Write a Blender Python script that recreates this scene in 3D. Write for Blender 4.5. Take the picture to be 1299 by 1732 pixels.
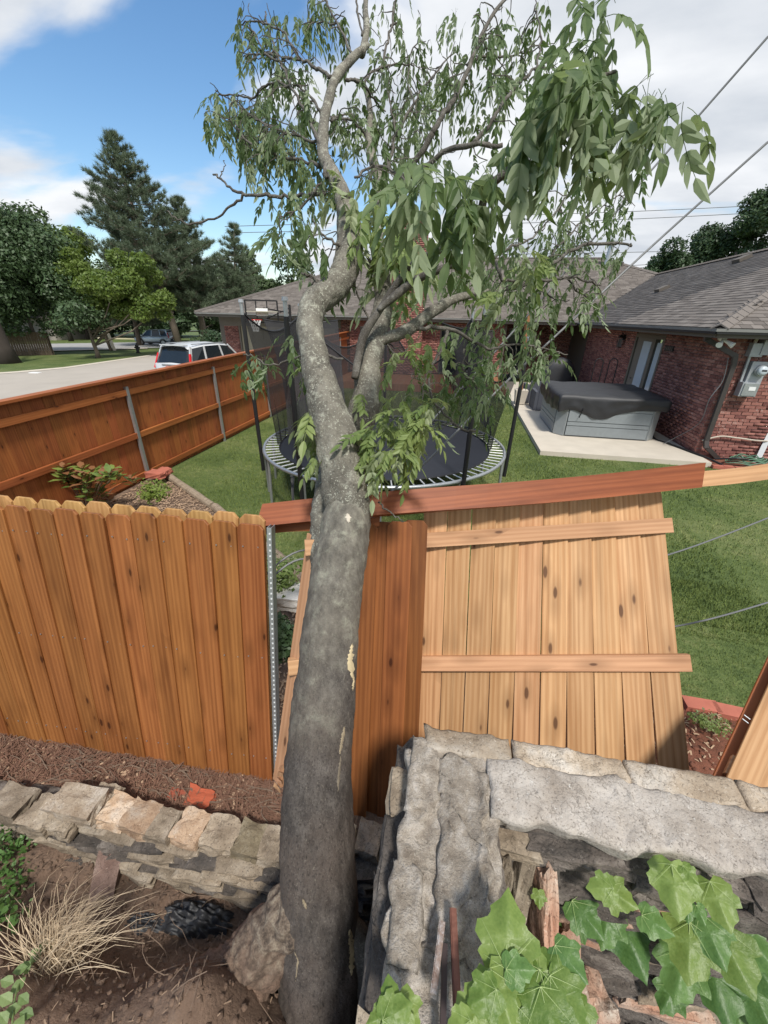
import bpy, math, random
import numpy as np
from mathutils import Vector, Matrix, noise
from math import sin, cos, pi, radians
random.seed(7); rng = np.random.default_rng(7)
for o in list(bpy.data.objects): bpy.data.objects.remove(o)
S = bpy.context.scene
COL = S.collection
# ------------------------------------------------------------------ camera
CAM_F, CAM_P, CAM_R, CAM_Y, CAM_H = 672.0, radians(26.3), radians(1.3), radians(9.6), 2.69
_f = Vector((-sin(CAM_Y)*cos(CAM_P), cos(CAM_Y)*cos(CAM_P), -sin(CAM_P)))
_r = Vector((cos(CAM_Y), sin(CAM_Y), 0)); _u = _r.cross(_f)
_R = _r*cos(CAM_R)+_u*sin(CAM_R); _U = -_r*sin(CAM_R)+_u*cos(CAM_R)
cam = bpy.data.cameras.new('camera'); camo = bpy.data.objects.new('camera', cam); COL.objects.link(camo)
camo.matrix_world = Matrix(((_R.x,_U.x,-_f.x,0),(_R.y,_U.y,-_f.y,0),(_R.z,_U.z,-_f.z,CAM_H),(0,0,0,1)))
cam.sensor_fit = 'VERTICAL'; cam.sensor_height = 24; cam.lens = 24*CAM_F/1732
cam.clip_start = .02; cam.clip_end = 1500
S.camera = camo
CP = Vector((0,0,CAM_H))
def ray(x,y): return _f+_R*((x-649.5)/CAM_F)-_U*((y-866)/CAM_F)
def D(x,y,d): return CP+ray(x,y)*d                       # surveyed point at a depth
def YP(x,y,Y): d=ray(x,y); return CP+d*(Y/d.y)
def XP(x,y,X): d=ray(x,y); return CP+d*(X/d.x)
def hfar(x,y):
    t=max(0,-5.35-x); return -.02*t-.01*max(y-5,0)*min(t/5,1)
def G(x,y):
    d=ray(x,y); z=0
    for _ in range(6):
        p=CP+d*((z-CAM_H)/d.z); z=hfar(p.x,p.y)
    return p
# ------------------------------------------------------------------ world, sun, exposure
SUN_EL, SUN_AZ = radians(56), radians(158)
W = bpy.data.worlds.new('World'); S.world = W; W.use_nodes = True
nt = W.node_tree; nt.nodes.clear()
def N(nt, t, **k):
    n = nt.nodes.new(t)
    for a,b in k.items():
        if a.startswith('i_'): n.inputs[a[2:].replace('_',' ')].default_value = b
        else: setattr(n,a,b)
    return n
def LK(nt,a,b): nt.links.new(a,b)
def MATH(nt, op, a, b=None, clamp=False):
    n = nt.nodes.new('ShaderNodeMath'); n.operation = op; n.use_clamp = clamp
    for i,v in enumerate((a,b)):
        if v is None: continue
        if isinstance(v,(int,float)): n.inputs[i].default_value = v
        else: nt.links.new(v, n.inputs[i])
    return n.outputs[0]
sky = N(nt,'ShaderNodeTexSky',sky_type='NISHITA',sun_disc=False,sun_elevation=SUN_EL,sun_rotation=SUN_AZ,air_density=1.2,dust_density=.5,ozone_density=2.2)
tc = N(nt,'ShaderNodeTexCoord'); sep = N(nt,'ShaderNodeSeparateXYZ'); LK(nt,tc.outputs['Generated'],sep.inputs[0])
zz = MATH(nt,'ADD',MATH(nt,'MAXIMUM',sep.outputs[2],0.0),.22)
cx = MATH(nt,'DIVIDE',sep.outputs[0],zz); cyy = MATH(nt,'DIVIDE',sep.outputs[1],zz)
cmb = N(nt,'ShaderNodeCombineXYZ'); LK(nt,cx,cmb.inputs[0]); LK(nt,cyy,cmb.inputs[1])
mp = N(nt,'ShaderNodeMapping'); LK(nt,cmb.outputs[0],mp.inputs[0]); mp.inputs['Rotation'].default_value=(0,0,.6); mp.inputs['Scale'].default_value=(.75,1.25,1); mp.inputs['Location'].default_value=(1.4,6.6,0)
nz = N(nt,'ShaderNodeTexNoise'); nz.inputs['Scale'].default_value=1.3; nz.inputs['Detail'].default_value=7; nz.inputs['Roughness'].default_value=.48; nz.inputs['Distortion'].default_value=.35; LK(nt,mp.outputs[0],nz.inputs[0])
bias = MATH(nt,'MULTIPLY',MATH(nt,'ADD',sep.outputs[0],.30),.50)
bias = MATH(nt,'MINIMUM',MATH(nt,'MAXIMUM',bias,-.05),.16)
cov = MATH(nt,'ADD',nz.outputs[0],bias)
rp = N(nt,'ShaderNodeMapRange'); rp.interpolation_type='SMOOTHSTEP'; rp.inputs[1].default_value=.45; rp.inputs[2].default_value=.575; LK(nt,cov,rp.inputs[0])
nz2 = N(nt,'ShaderNodeTexNoise'); nz2.inputs['Scale'].default_value=2.0; nz2.inputs['Detail'].default_value=6; LK(nt,mp.outputs[0],nz2.inputs[0])
cr = N(nt,'ShaderNodeValToRGB'); LK(nt,nz2.outputs[0],cr.inputs[0])
cr.color_ramp.elements[0].position=.3; cr.color_ramp.elements[0].color=(.58,.63,.70,1); cr.color_ramp.elements[1].position=.62; cr.color_ramp.elements[1].color=(.93,.95,.98,1)
bg1 = N(nt,'ShaderNodeBackground'); bg1.inputs[1].default_value=.095
hs = N(nt,'ShaderNodeHueSaturation'); hs.inputs['Saturation'].default_value=1.2; LK(nt,sky.outputs[0],hs.inputs['Color']); LK(nt,hs.outputs[0],bg1.inputs[0])
bg2 = N(nt,'ShaderNodeBackground'); bg2.inputs[1].default_value=.60; LK(nt,cr.outputs[0],bg2.inputs[0])
mx = N(nt,'ShaderNodeMixShader'); LK(nt,rp.outputs[0],mx.inputs[0]); LK(nt,bg1.outputs[0],mx.inputs[1]); LK(nt,bg2.outputs[0],mx.inputs[2])
wo = N(nt,'ShaderNodeOutputWorld'); LK(nt,mx.outputs[0],wo.inputs[0])
sl = bpy.data.lights.new('sun','SUN'); sl.energy=2.5; sl.angle=radians(7); sl.color=(1,.95,.88)
so = bpy.data.objects.new('sun',sl); COL.objects.link(so)
sv = Vector((sin(SUN_AZ)*cos(SUN_EL), cos(SUN_AZ)*cos(SUN_EL), sin(SUN_EL)))
so.rotation_euler = (-sv).to_track_quat('-Z','Y').to_euler(); so.location=sv*50
S.view_settings.view_transform='Standard'; S.view_settings.look='None'; S.view_settings.gamma=1; S.view_settings.exposure=0.80
S.view_settings.use_curve_mapping=False
S.render.engine='CYCLES'; S.cycles.max_bounces=8; S.cycles.transparent_max_bounces=24
# ------------------------------------------------------------------ mesh helpers
class MB:
    def __init__(s): s.v=[]; s.f=[]
    def add(s,vs,fs):
        n=len(s.v); s.v.extend([tuple(q) for q in vs]); s.f.extend([tuple(i+n for i in f) for f in fs]); return s
    def box(s,c,size,M=None):
        a,b,d=size[0]/2,size[1]/2,size[2]/2; c=Vector(c)
        vs=[Vector((x*a,y*b,z*d)) for x in(-1,1) for y in(-1,1) for z in(-1,1)]
        vs=[c+(M@v if M else v) for v in vs]
        return s.add(vs,[(0,1,3,2),(4,6,7,5),(0,4,5,1),(2,3,7,6),(0,2,6,4),(1,5,7,3)])
    def rod(s,p,q,w,t,up=(0,0,1)):                       # rectangular bar from p to q
        p,q=Vector(p),Vector(q); z=(q-p); L=z.length; z.normalize(); x=Vector(up).cross(z)
        if x.length<1e-4: x=Vector((1,0,0))
        x.normalize(); y=z.cross(x); return s.box((p+q)/2,(w,t,L),Matrix((x,y,z)).transposed())
    def tube(s,pts,rad,seg=8,cap=True,wob=0,seed=0,ridge=0,rf=(70,70,8)):
        pts=[Vector(p) for p in pts]; n=len(pts)
        if not hasattr(rad,'__len__'): rad=[rad]*n
        base=len(s.v); ref=None
        for i,p in enumerate(pts):
            t=(pts[min(i+1,n-1)]-pts[max(i-1,0)]).normalized()
            if ref is None: ref=t.orthogonal().normalized()
            else:
                ref=ref-t*ref.dot(t)
                ref = ref.normalized() if ref.length>1e-5 else t.orthogonal().normalized()
            b=t.cross(ref)
            for k in range(seg):
                a=2*pi*k/seg; d=ref*cos(a)+b*sin(a); r=rad[i]
                if wob: r*=1+wob*noise.noise((p+d*r)*9+Vector((seed,0,0)))+wob*.5*noise.noise((p+d*r)*30)
                if ridge:
                    w_=p+d*r; r*=1+ridge*(noise.noise(Vector((w_.x*rf[0],w_.y*rf[1],w_.z*rf[2])))-.8*abs(noise.noise(Vector((w_.x*rf[0]*.5,w_.y*rf[1]*.5,w_.z*rf[2]*.6+3)))))
                s.v.append(tuple(p+d*r))
        for i in range(n-1):
            for k in range(seg):
                a=base+i*seg+k; b2=base+i*seg+(k+1)%seg
                s.f.append((a,b2,b2+seg,a+seg))
        if cap:
            s.f.append(tuple(base+k for k in range(seg))[::-1]); s.f.append(tuple(base+(n-1)*seg+k for k in range(seg)))
        return s
    def prism(s,poly,depth,M=None,o=(0,0,0)):             # poly in xz, extruded along +y
        n=len(poly); o=Vector(o)
        vs=[Vector((x,0,z)) for x,z in poly]+[Vector((x,depth,z)) for x,z in poly]
        vs=[o+(M@v if M else v) for v in vs]
        fs=[tuple(range(n)),tuple(range(2*n-1,n-1,-1))]+[(i,i+n,(i+1)%n+n,(i+1)%n) for i in range(n)]
        return s.add(vs,fs)
    def disc(s,c,nrm,r,seg=12,t=.01):
        c=Vector(c); nrm=Vector(nrm).normalized(); return s.tube([c,c+nrm*t],r,seg)
    def mesh(s,name,mat=None,smooth=False):
        m=bpy.data.meshes.new(name); m.from_pydata(s.v,[],s.f); m.validate(); m.update()
        if mat: m.materials.append(mat)
        if smooth: m.polygons.foreach_set('use_smooth',[True]*len(m.polygons))
        return m
def obj(name,data,parent=None,mat=None,smooth=False,loc=None,kind=None,label=None,M=None):
    if isinstance(data,MB): data=data.mesh(name,mat,smooth)
    o=bpy.data.objects.new(name,data); COL.objects.link(o)
    if M is not None: o.matrix_basis=M
    if loc is not None: o.location=loc
    if parent:
        o.parent=parent
        if M is not None or loc is not None: pass
        # children are written in world coordinates: subtract the parents' offsets
        off=Vector((0,0,0)); p=parent
        while p: off+=p.location; p=p.parent
        o.location=Vector(o.location)-off
    if kind: o['kind']=kind
    if label: o['label']=label
    return o
def thing(name,label,cat,loc=(0,0,0),group=None):
    o=bpy.data.objects.new(name,None); COL.objects.link(o); o.location=loc; o.empty_display_size=.1
    o['label']=label; o['category']=cat
    if group: o['group']=group
    return o
def tag(o,label,cat,group=None):
    o['label']=label; o['category']=cat
    if group: o['group']=group
    return o
def npmesh(name,v,f,mat,smooth=False,attr=None):          # numpy verts, faces all same length
    m=bpy.data.meshes.new(name); v=np.asarray(v,dtype=np.float32).reshape(-1,3); f=np.asarray(f,dtype=np.int32); k=f.shape[1]
    m.vertices.add(len(v)); m.vertices.foreach_set('co',v.ravel()); m.loops.add(f.size); m.loops.foreach_set('vertex_index',f.ravel())
    m.polygons.add(len(f)); m.polygons.foreach_set('loop_start',np.arange(0,f.size,k,dtype=np.int32)); 
    try: m.polygons.foreach_set('loop_total',np.full(len(f),k,dtype=np.int32))
    except Exception: pass
    if smooth: m.polygons.foreach_set('use_smooth',np.ones(len(f),dtype=bool))
    m.update(calc_edges=True); m.materials.append(mat)
    if attr is not None:
        a=m.attributes.new('rnd','FLOAT','FACE'); a.data.foreach_set('value',np.asarray(attr,dtype=np.float32))
    return m
def MX(o,x,y,z):                                         # matrix from origin and axes
    return Matrix(((x[0],y[0],z[0],o[0]),(x[1],y[1],z[1],o[1]),(x[2],y[2],z[2],o[2]),(0,0,0,1)))
def along(p,q,face,scale_z=1.0):                         # local z runs p->q, local -y faces 'face'
    p,q=Vector(p),Vector(q); z=(q-p).normalized(); y=-Vector(face); y=(y-z*y.dot(z)).normalized(); x=y.cross(z)
    return MX(p,x,y,z*scale_z)
def smooth_path(pts,n=6):
    P=[np.array(p,dtype=float) for p in pts]; out=[]
    for i in range(len(P)-1):
        p0=P[max(i-1,0)];p1=P[i];p2=P[i+1];p3=P[min(i+2,len(P)-1)]
        for k in range(n):
            t=k/n; out.append(.5*((2*p1)+(-p0+p2)*t+(2*p0-5*p1+4*p2-p3)*t*t+(-p0+3*p1-3*p2+p3)*t**3))
    out.append(P[-1]); return out
# ------------------------------------------------------------------ materials
def newmat(name):
    m=bpy.data.materials.new(name); m.use_nodes=True; nt=m.node_tree; b=nt.nodes['Principled BSDF']; return m,nt,b
def ramp(nt,src,stops):
    r=nt.nodes.new('ShaderNodeValToRGB'); e=r.color_ramp.elements
    while len(e)<len(stops): e.new(.5)
    for i,(p,c) in enumerate(stops): e[i].position=p; e[i].color=(*c,1)
    nt.links.new(src,r.inputs[0]); return r.outputs[0]
def noise_n(nt,vec,scale,detail=4,rough=.5,dist=0):
    n=nt.nodes.new('ShaderNodeTexNoise'); n.inputs['Scale'].default_value=scale; n.inputs['Detail'].default_value=detail; n.inputs['Roughness'].default_value=rough; n.inputs['Distortion'].default_value=dist
    if vec is not None: nt.links.new(vec,n.inputs[0])
    return n.outputs[0]
def mixc(nt,f,a,b,mode='MIX'):
    m=nt.nodes.new('ShaderNodeMix'); m.data_type='RGBA'; m.blend_type=mode
    for idx,v in ((0,f),(6,a),(7,b)):
        if isinstance(v,(int,float)): m.inputs[idx].default_value=v
        elif isinstance(v,tuple): m.inputs[idx].default_value=(*v,1)
        else: nt.links.new(v,m.inputs[idx])
    return m.outputs[2]
def bump(nt,b,h,strength=.3,dist=.01):
    n=nt.nodes.new('ShaderNodeBump'); n.inputs['Strength'].default_value=strength; n.inputs['Distance'].default_value=dist
    nt.links.new(h,n.inputs['Height']); nt.links.new(n.outputs[0],b.inputs['Normal'])
def coords(nt,kind='Object',scale=(1,1,1),rand=0):
    t=nt.nodes.new('ShaderNodeTexCoord'); v=t.outputs[kind]
    if rand:
        oi=nt.nodes.new('ShaderNodeObjectInfo'); s=nt.nodes.new('ShaderNodeVectorMath'); s.operation='SCALE'; s.inputs[0].default_value=(37.1,17.3,53.7); nt.links.new(oi.outputs['Random'],s.inputs['Scale'])
        a=nt.nodes.new('ShaderNodeVectorMath'); nt.links.new(v,a.inputs[0]); nt.links.new(s.outputs[0],a.inputs[1]); v=a.outputs[0]
    m=nt.nodes.new('ShaderNodeMapping'); m.inputs['Scale'].default_value=scale; nt.links.new(v,m.inputs[0]); return m.outputs[0]
def plain(name,col,rough=.6,metal=0,var=.15,nscale=8,bumps=0.0,bscale=40):
    m,nt,b=newmat(name); v=coords(nt); n=noise_n(nt,v,nscale,5)
    c=mixc(nt,n,tuple(x*(1-var) for x in col),tuple(min(1,x*(1+var)) for x in col)); nt.links.new(c,b.inputs['Base Color'])
    b.inputs['Roughness'].default_value=rough; b.inputs['Metallic'].default_value=metal
    if bumps: bump(nt,b,noise_n(nt,v,bscale,4),bumps)
    return m
def wood(name,dark,light,tint=.25,rough=.6,knot=True,grey=0):
    m,nt,b=newmat(name)
    v0=coords(nt,'Object',(1,1,1),1)
    def mapp(sc):
        mm=nt.nodes.new('ShaderNodeMapping'); mm.inputs['Scale'].default_value=sc; nt.links.new(v0,mm.inputs[0]); return mm.outputs[0]
    # knots first so the rings can bend round them
    vor=nt.nodes.new('ShaderNodeTexVoronoi'); vor.inputs['Scale'].default_value=1; nt.links.new(mapp((9.5,.6,3.4)),vor.inputs[0])
    kd=vor.outputs['Distance']
    wv=nt.nodes.new('ShaderNodeTexWave'); wv.wave_type='RINGS'; wv.rings_direction='Y'
    wv.inputs['Scale'].default_value=1.0; wv.inputs['Distortion'].default_value=7.0; wv.inputs['Detail'].default_value=3; wv.inputs['Detail Scale'].default_value=.8
    nt.links.new(mapp((11,11,.55)),wv.inputs[0])
    fine=noise_n(nt,mapp((160,160,5)),1,6,.6)
    med=noise_n(nt,mapp((14,14,1.2)),1,3,.5)
    g=MATH(nt,'ADD',MATH(nt,'MULTIPLY',wv.outputs['Fac'],.24),MATH(nt,'ADD',MATH(nt,'MULTIPLY',fine,.42),MATH(nt,'MULTIPLY',med,.75)))
    c=ramp(nt,g,[(.28,light),(.62,tuple((a+d)/2 for a,d in zip(dark,light))),(.95,dark)])
    oi=nt.nodes.new('ShaderNodeObjectInfo')
    tn=MATH(nt,'ADD',MATH(nt,'MULTIPLY',oi.outputs['Random'],tint*2),1-tint)
    stk=noise_n(nt,mapp((34,34,.55)),1,4,.6,.4)
    c=mixc(nt,ramp(nt,stk,[(.52,(0,0,0)),(.72,(.55,.55,.55))]),c,tuple(x*.62 for x in dark))
    stl=noise_n(nt,mapp((22,22,.8)),1,2,.5)
    c=mixc(nt,ramp(nt,stl,[(.55,(0,0,0)),(.8,(.5,.5,.5))]),c,tuple(min(1,x*1.15) for x in light))
    hs=nt.nodes.new('ShaderNodeHueSaturation'); nt.links.new(c,hs.inputs['Color']); nt.links.new(tn,hs.inputs['Value'])
    wn=nt.nodes.new('ShaderNodeTexWhiteNoise'); wn.noise_dimensions='1D'; nt.links.new(oi.outputs['Random'],wn.inputs['W'])
    nt.links.new(MATH(nt,'ADD',MATH(nt,'MULTIPLY',wn.outputs['Value'],.012),.494),hs.inputs['Hue'])
    c=hs.outputs[0]
    if knot:
        sepc=nt.nodes.new('ShaderNodeSeparateColor'); nt.links.new(vor.outputs['Color'],sepc.inputs[0])
        on=MATH(nt,'GREATER_THAN',sepc.outputs[0],.06)
        mr=nt.nodes.new('ShaderNodeMapRange'); mr.interpolation_type='SMOOTHSTEP'; mr.inputs[1].default_value=.11; mr.inputs[2].default_value=.17; mr.inputs[3].default_value=1; mr.inputs[4].default_value=0; nt.links.new(MATH(nt,'ADD',MATH(nt,'ADD',kd,MATH(nt,'MULTIPLY',sepc.outputs[1],.07)),MATH(nt,'MULTIPLY',fine,.05)),mr.inputs[0])
        kf=MATH(nt,'MULTIPLY',mr.outputs[0],on)
        mr2=nt.nodes.new('ShaderNodeMapRange'); mr2.inputs[1].default_value=.1; mr2.inputs[2].default_value=.42; mr2.inputs[3].default_value=.45; mr2.inputs[4].default_value=0; nt.links.new(kd,mr2.inputs[0])
        c=mixc(nt,MATH(nt,'MULTIPLY',mr2.outputs[0],on),c,tuple(x*.55 for x in dark))
        c=mixc(nt,MATH(nt,'MULTIPLY',kf,.85),c,(dark[0]*.22,dark[1]*.18,dark[2]*.2))
    nt.links.new(c,b.inputs['Base Color']); b.inputs['Roughness'].default_value=rough; b.inputs['Specular IOR Level'].default_value=.3
    bump(nt,b,g,.12,.002)
    return m
M_STAIN=wood('stained_cedar',(.18,.062,.018),(.36,.148,.046),.13,.48)
M_STAINR=wood('stained_cedar_far',(.25,.072,.022),(.39,.132,.042),.13,.55)
M_RED=wood('stained_cap_wood',(.19,.055,.018),(.34,.115,.04),.1,.55)
M_RAW=wood('raw_cedar',(.37,.19,.08),(.62,.39,.205),.12,.7)
M_RAWP=wood('raw_cedar_pink',(.38,.20,.10),(.58,.345,.19),.1,.7)
M_OLD=wood('weathered_timber',(.16,.12,.085),(.36,.29,.22),.15,.9,knot=False)
M_GREYW=wood('old_grey_fence_wood',(.09,.065,.045),(.19,.14,.10),.15,.9,knot=False)
M_DECK=wood('deck_wood',(.20,.085,.045),(.36,.17,.09),.12,.7,knot=False)
M_GALV=plain('galvanized_steel',(.42,.44,.45),.42,.7,.2,30)
M_BLACK=plain('black_plastic',(.012,.012,.013),.5)
M_BLACKF=plain('black_cover_fabric',(.022,.023,.026),.55,0,.3,6,.25,60)
M_CONC=plain('patio_concrete',(.50,.45,.37),.85,0,.14,3,.15,60)
M_ROAD=plain('road_asphalt',(.30,.295,.28),.9,0,.1,1,.1,40)
M_DRIVE=plain('driveway_concrete',(.36,.325,.28),.9,0,.14,.8,.1,30)
M_TRIM=plain('brown_trim_paint',(.10,.085,.07),.6)
M_GUTTER=plain('gutter_metal',(.22,.22,.21),.5,.3,.3,3)
M_SOFFIT=plain('soffit_paint',(.16,.14,.115),.8)
M_WHITE=plain('white_paint',(.75,.76,.75),.5,0,.04)
M_GLASS=plain('dark_window_glass',(.015,.02,.024),.08)
M_GREYM=plain('grey_metal_box',(.36,.38,.40),.45,.3,.15,12)
M_TUB=plain('grey_spa_cabinet',(.21,.235,.245),.5,0,.12,14)
M_TAN=plain('tan_garage_paint',(.33,.29,.20),.6,0,.05)
M_RUBBER=plain('tyre_rubber',(.02,.02,.02),.8)
M_CABLE=plain('grey_cable_jacket',(.13,.135,.14),.5,0,.1)
def stone_mat(name,c1,c2,c3,bs=.6,sc=6,lichen=None):
    m,nt,b=newmat(name); v=coords(nt,'Object',(1,1,1),1)
    n=noise_n(nt,v,sc,8,.62); n2=noise_n(nt,v,sc*7,5,.6); n3=noise_n(nt,v,sc*.6,3)
    c=ramp(nt,n,[(.3,c1),(.5,c2),(.68,c3)])
    oi=nt.nodes.new('ShaderNodeObjectInfo'); hs=nt.nodes.new('ShaderNodeHueSaturation'); nt.links.new(c,hs.inputs['Color']); nt.links.new(MATH(nt,'ADD',MATH(nt,'MULTIPLY',oi.outputs['Random'],.5),.72),hs.inputs['Value'])
    c=mixc(nt,MATH(nt,'MULTIPLY',n2,.45),hs.outputs[0],tuple(x*.35 for x in c1))
    nf=noise_n(nt,v,sc*14+30,3,.7); ns=noise_n(nt,v,sc*5+22,5,.75)
    c=mixc(nt,ramp(nt,nf,[(.56,(0,0,0)),(.68,(.75,.75,.75))]),c,tuple(x*.28 for x in c1))
    c=mixc(nt,ramp(nt,ns,[(.60,(0,0,0)),(.70,(.6,.6,.6))]),c,tuple(min(.75,x*1.25) for x in c3))
    cw_=nt.nodes.new('ShaderNodeTexVoronoi'); cw_.feature='DISTANCE_TO_EDGE'; cw_.inputs['Scale'].default_value=sc*.8; dv=nt.nodes.new('ShaderNodeVectorMath'); nt.links.new(v,dv.inputs[0])
    nvv=nt.nodes.new('ShaderNodeTexNoise'); nvv.inputs['Scale'].default_value=sc*2; nvv.inputs['Detail'].default_value=5; nt.links.new(v,nvv.inputs[0]); sc3=nt.nodes.new('ShaderNodeVectorMath'); sc3.operation='SCALE'; sc3.inputs['Scale'].default_value=.25; nt.links.new(nvv.outputs['Color'],sc3.inputs[0]); nt.links.new(sc3.outputs[0],dv.inputs[1]); nt.links.new(dv.outputs[0],cw_.inputs[0])
    crk=ramp(nt,cw_.outputs['Distance'],[(.0,(.55,.55,.55)),(.022,(0,0,0))]); c=mixc(nt,crk,c,tuple(x*.3 for x in c1))
    if lichen: c=mixc(nt,ramp(nt,n3,[(.55,(0,0,0)),(.66,(1,1,1))]),c,lichen)
    nt.links.new(c,b.inputs['Base Color']); b.inputs['Roughness'].default_value=.95
    bump(nt,b,MATH(nt,'ADD',MATH(nt,'ADD',n,MATH(nt,'MULTIPLY',nf,-.35)),MATH(nt,'MULTIPLY',n2,.6)),bs,.014); return m
M_STONE=stone_mat('field_stone',(.17,.13,.09),(.32,.26,.19),(.50,.43,.34),.6,7)
M_STONEW=stone_mat('warm_stone',(.26,.19,.125),(.42,.345,.26),(.57,.52,.45),.7,8)
M_STONED=stone_mat('dark_slate_stone',(.05,.045,.04),(.12,.10,.085),(.27,.24,.21),.8,7)
M_STONEO=stone_mat('orange_stone',(.38,.17,.10),(.50,.33,.24),(.50,.45,.38),.6,6)
M_CAPS=stone_mat('lichened_conglomerate',(.22,.18,.14),(.42,.365,.30),(.62,.565,.50),1.0,22)
M_MORTAR=stone_mat('pale_mortar',(.36,.305,.25),(.53,.475,.415),(.67,.62,.56),.7,8)
M_BRICKE=plain('edging_brick',(.38,.12,.08),.9,0,.25,12,.2)
# soil
def soil_mat():
    m,nt,b=newmat('soil'); v=coords(nt,'Object'); n=noise_n(nt,v,4,8,.65); n2=noise_n(nt,v,40,6,.7); nbig=noise_n(nt,v,1.3,3)
    c=ramp(nt,n,[(.3,(.14,.088,.060)),(.55,(.235,.155,.108)),(.75,(.33,.235,.17))])
    c2=ramp(nt,n,[(.3,(.15,.055,.03)),(.7,(.30,.11,.065))])
    sp=nt.nodes.new('ShaderNodeSeparateXYZ'); nt.links.new(v,sp.inputs[0])
    red=nt.nodes.new('ShaderNodeMapRange'); red.inputs[1].default_value=.5; red.inputs[2].default_value=1.1; nt.links.new(sp.outputs[0],red.inputs[0])
    c=mixc(nt,red.outputs[0],c,c2)
    c=mixc(nt,MATH(nt,'MULTIPLY',n2,.5),c,(.04,.025,.017)); nt.links.new(c,b.inputs['Base Color']); b.inputs['Roughness'].default_value=1
    bump(nt,b,MATH(nt,'ADD',n2,n),.8,.03); return m
M_SOIL=soil_mat()
M_MULCH=stone_mat('wood_mulch',(.10,.055,.035),(.20,.13,.085),(.34,.25,.18),.9,22)
M_STRAW=plain('pine_straw',(.16,.085,.055),.9,0,.5,30)
M_CHIP=plain('wood_chip',(.38,.26,.17),.9,0,.4,40)
M_TWIG=plain('dry_twig',(.17,.12,.085),.9,0,.4,20)
M_DRY=plain('dry_grass',(.56,.45,.31),.8,0,.25,10)
def grass_mat(name,c1,c2,c3):
    m,nt,b=newmat(name); t=nt.nodes.new('ShaderNodeNewGeometry'); v=t.outputs['Position']
    n=noise_n(nt,v,.8,4,.6); n2=noise_n(nt,v,9,5,.7); n3=noise_n(nt,v,60,2,.5)
    f=MATH(nt,'ADD',MATH(nt,'MULTIPLY',n,.45),MATH(nt,'ADD',MATH(nt,'MULTIPLY',n2,.35),MATH(nt,'MULTIPLY',n3,.25)))
    c=ramp(nt,f,[(.38,c1),(.52,c2),(.68,c3)]); nt.links.new(c,b.inputs['Base Color']); b.inputs['Roughness'].default_value=.75; b.inputs['Specular IOR Level'].default_value=.25
    bump(nt,b,n3,.6,.03); return m
M_GRASS=grass_mat('lawn_grass',(.04,.065,.017),(.085,.12,.034),(.17,.185,.075))
M_BLADE=grass_mat('grass_blade',(.075,.115,.028),(.16,.21,.055),(.31,.32,.13))
def leaf_mat(name,c1,c2,back,trans=.35,scale=3,rough=.5):
    m,nt,b=newmat(name); oi=nt.nodes.new('ShaderNodeObjectInfo'); g=nt.nodes.new('ShaderNodeNewGeometry')
    n=noise_n(nt,g.outputs['Position'],scale,3); n2=noise_n(nt,g.outputs['Position'],scale*12,2)
    f=MATH(nt,'ADD',MATH(nt,'MULTIPLY',oi.outputs['Random'],.35),MATH(nt,'ADD',MATH(nt,'MULTIPLY',n,.5),MATH(nt,'MULTIPLY',n2,.5)))
    c=ramp(nt,f,[(.36,c1),(.85,c2)]); c=mixc(nt,g.outputs['Backfacing'],c,back)
    nt.links.new(c,b.inputs['Base Color']); b.inputs['Roughness'].default_value=rough; b.inputs['Specular IOR Level'].default_value=.35
    if scale>5: bump(nt,b,noise_n(nt,g.outputs['Position'],70,4,.6),.5,.004)
    tr=nt.nodes.new('ShaderNodeBsdfTranslucent'); nt.links.new(mixc(nt,.5,c,(c2[0]*1.3,c2[1]*1.4,c2[2]*.5)),tr.inputs[0])
    mxs=nt.nodes.new('ShaderNodeMixShader'); mxs.inputs[0].default_value=trans; nt.links.new(b.outputs[0],mxs.inputs[1]); nt.links.new(tr.outputs[0],mxs.inputs[2])
    nt.links.new(mxs.outputs[0],nt.nodes['Material Output'].inputs[0]); return m
M_LEAF=leaf_mat('tree_leaf',(.075,.125,.05),(.17,.235,.105),(.27,.33,.20),.42)
M_LEAFY=leaf_mat('fresh_tree_leaf',(.11,.17,.05),(.23,.29,.10),(.30,.35,.20),.35)
M_OAK=leaf_mat('dark_oak_leaf',(.024,.052,.022),(.065,.108,.045),(.085,.125,.065),.15,.8)
M_MAPLE=leaf_mat('bright_maple_leaf',(.07,.12,.025),(.19,.25,.05),(.2,.26,.08),.3,.6)
M_PINE=leaf_mat('pine_needles',(.065,.095,.06),(.145,.185,.115),(.13,.17,.11),.1,.8,.7)
M_BG=leaf_mat('far_tree_leaf',(.03,.06,.02),(.08,.12,.045),(.07,.10,.045),.15,.5)
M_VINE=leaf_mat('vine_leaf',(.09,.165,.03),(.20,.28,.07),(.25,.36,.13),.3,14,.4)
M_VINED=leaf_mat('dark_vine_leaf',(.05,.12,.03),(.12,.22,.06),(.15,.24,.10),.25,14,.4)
M_WEED=leaf_mat('weed_leaf',(.10,.17,.05),(.22,.30,.12),(.25,.32,.16),.3,10)
M_MAG=leaf_mat('magnolia_leaf',(.04,.09,.02),(.20,.26,.06),(.26,.13,.05),.15,20,.35)
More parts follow.
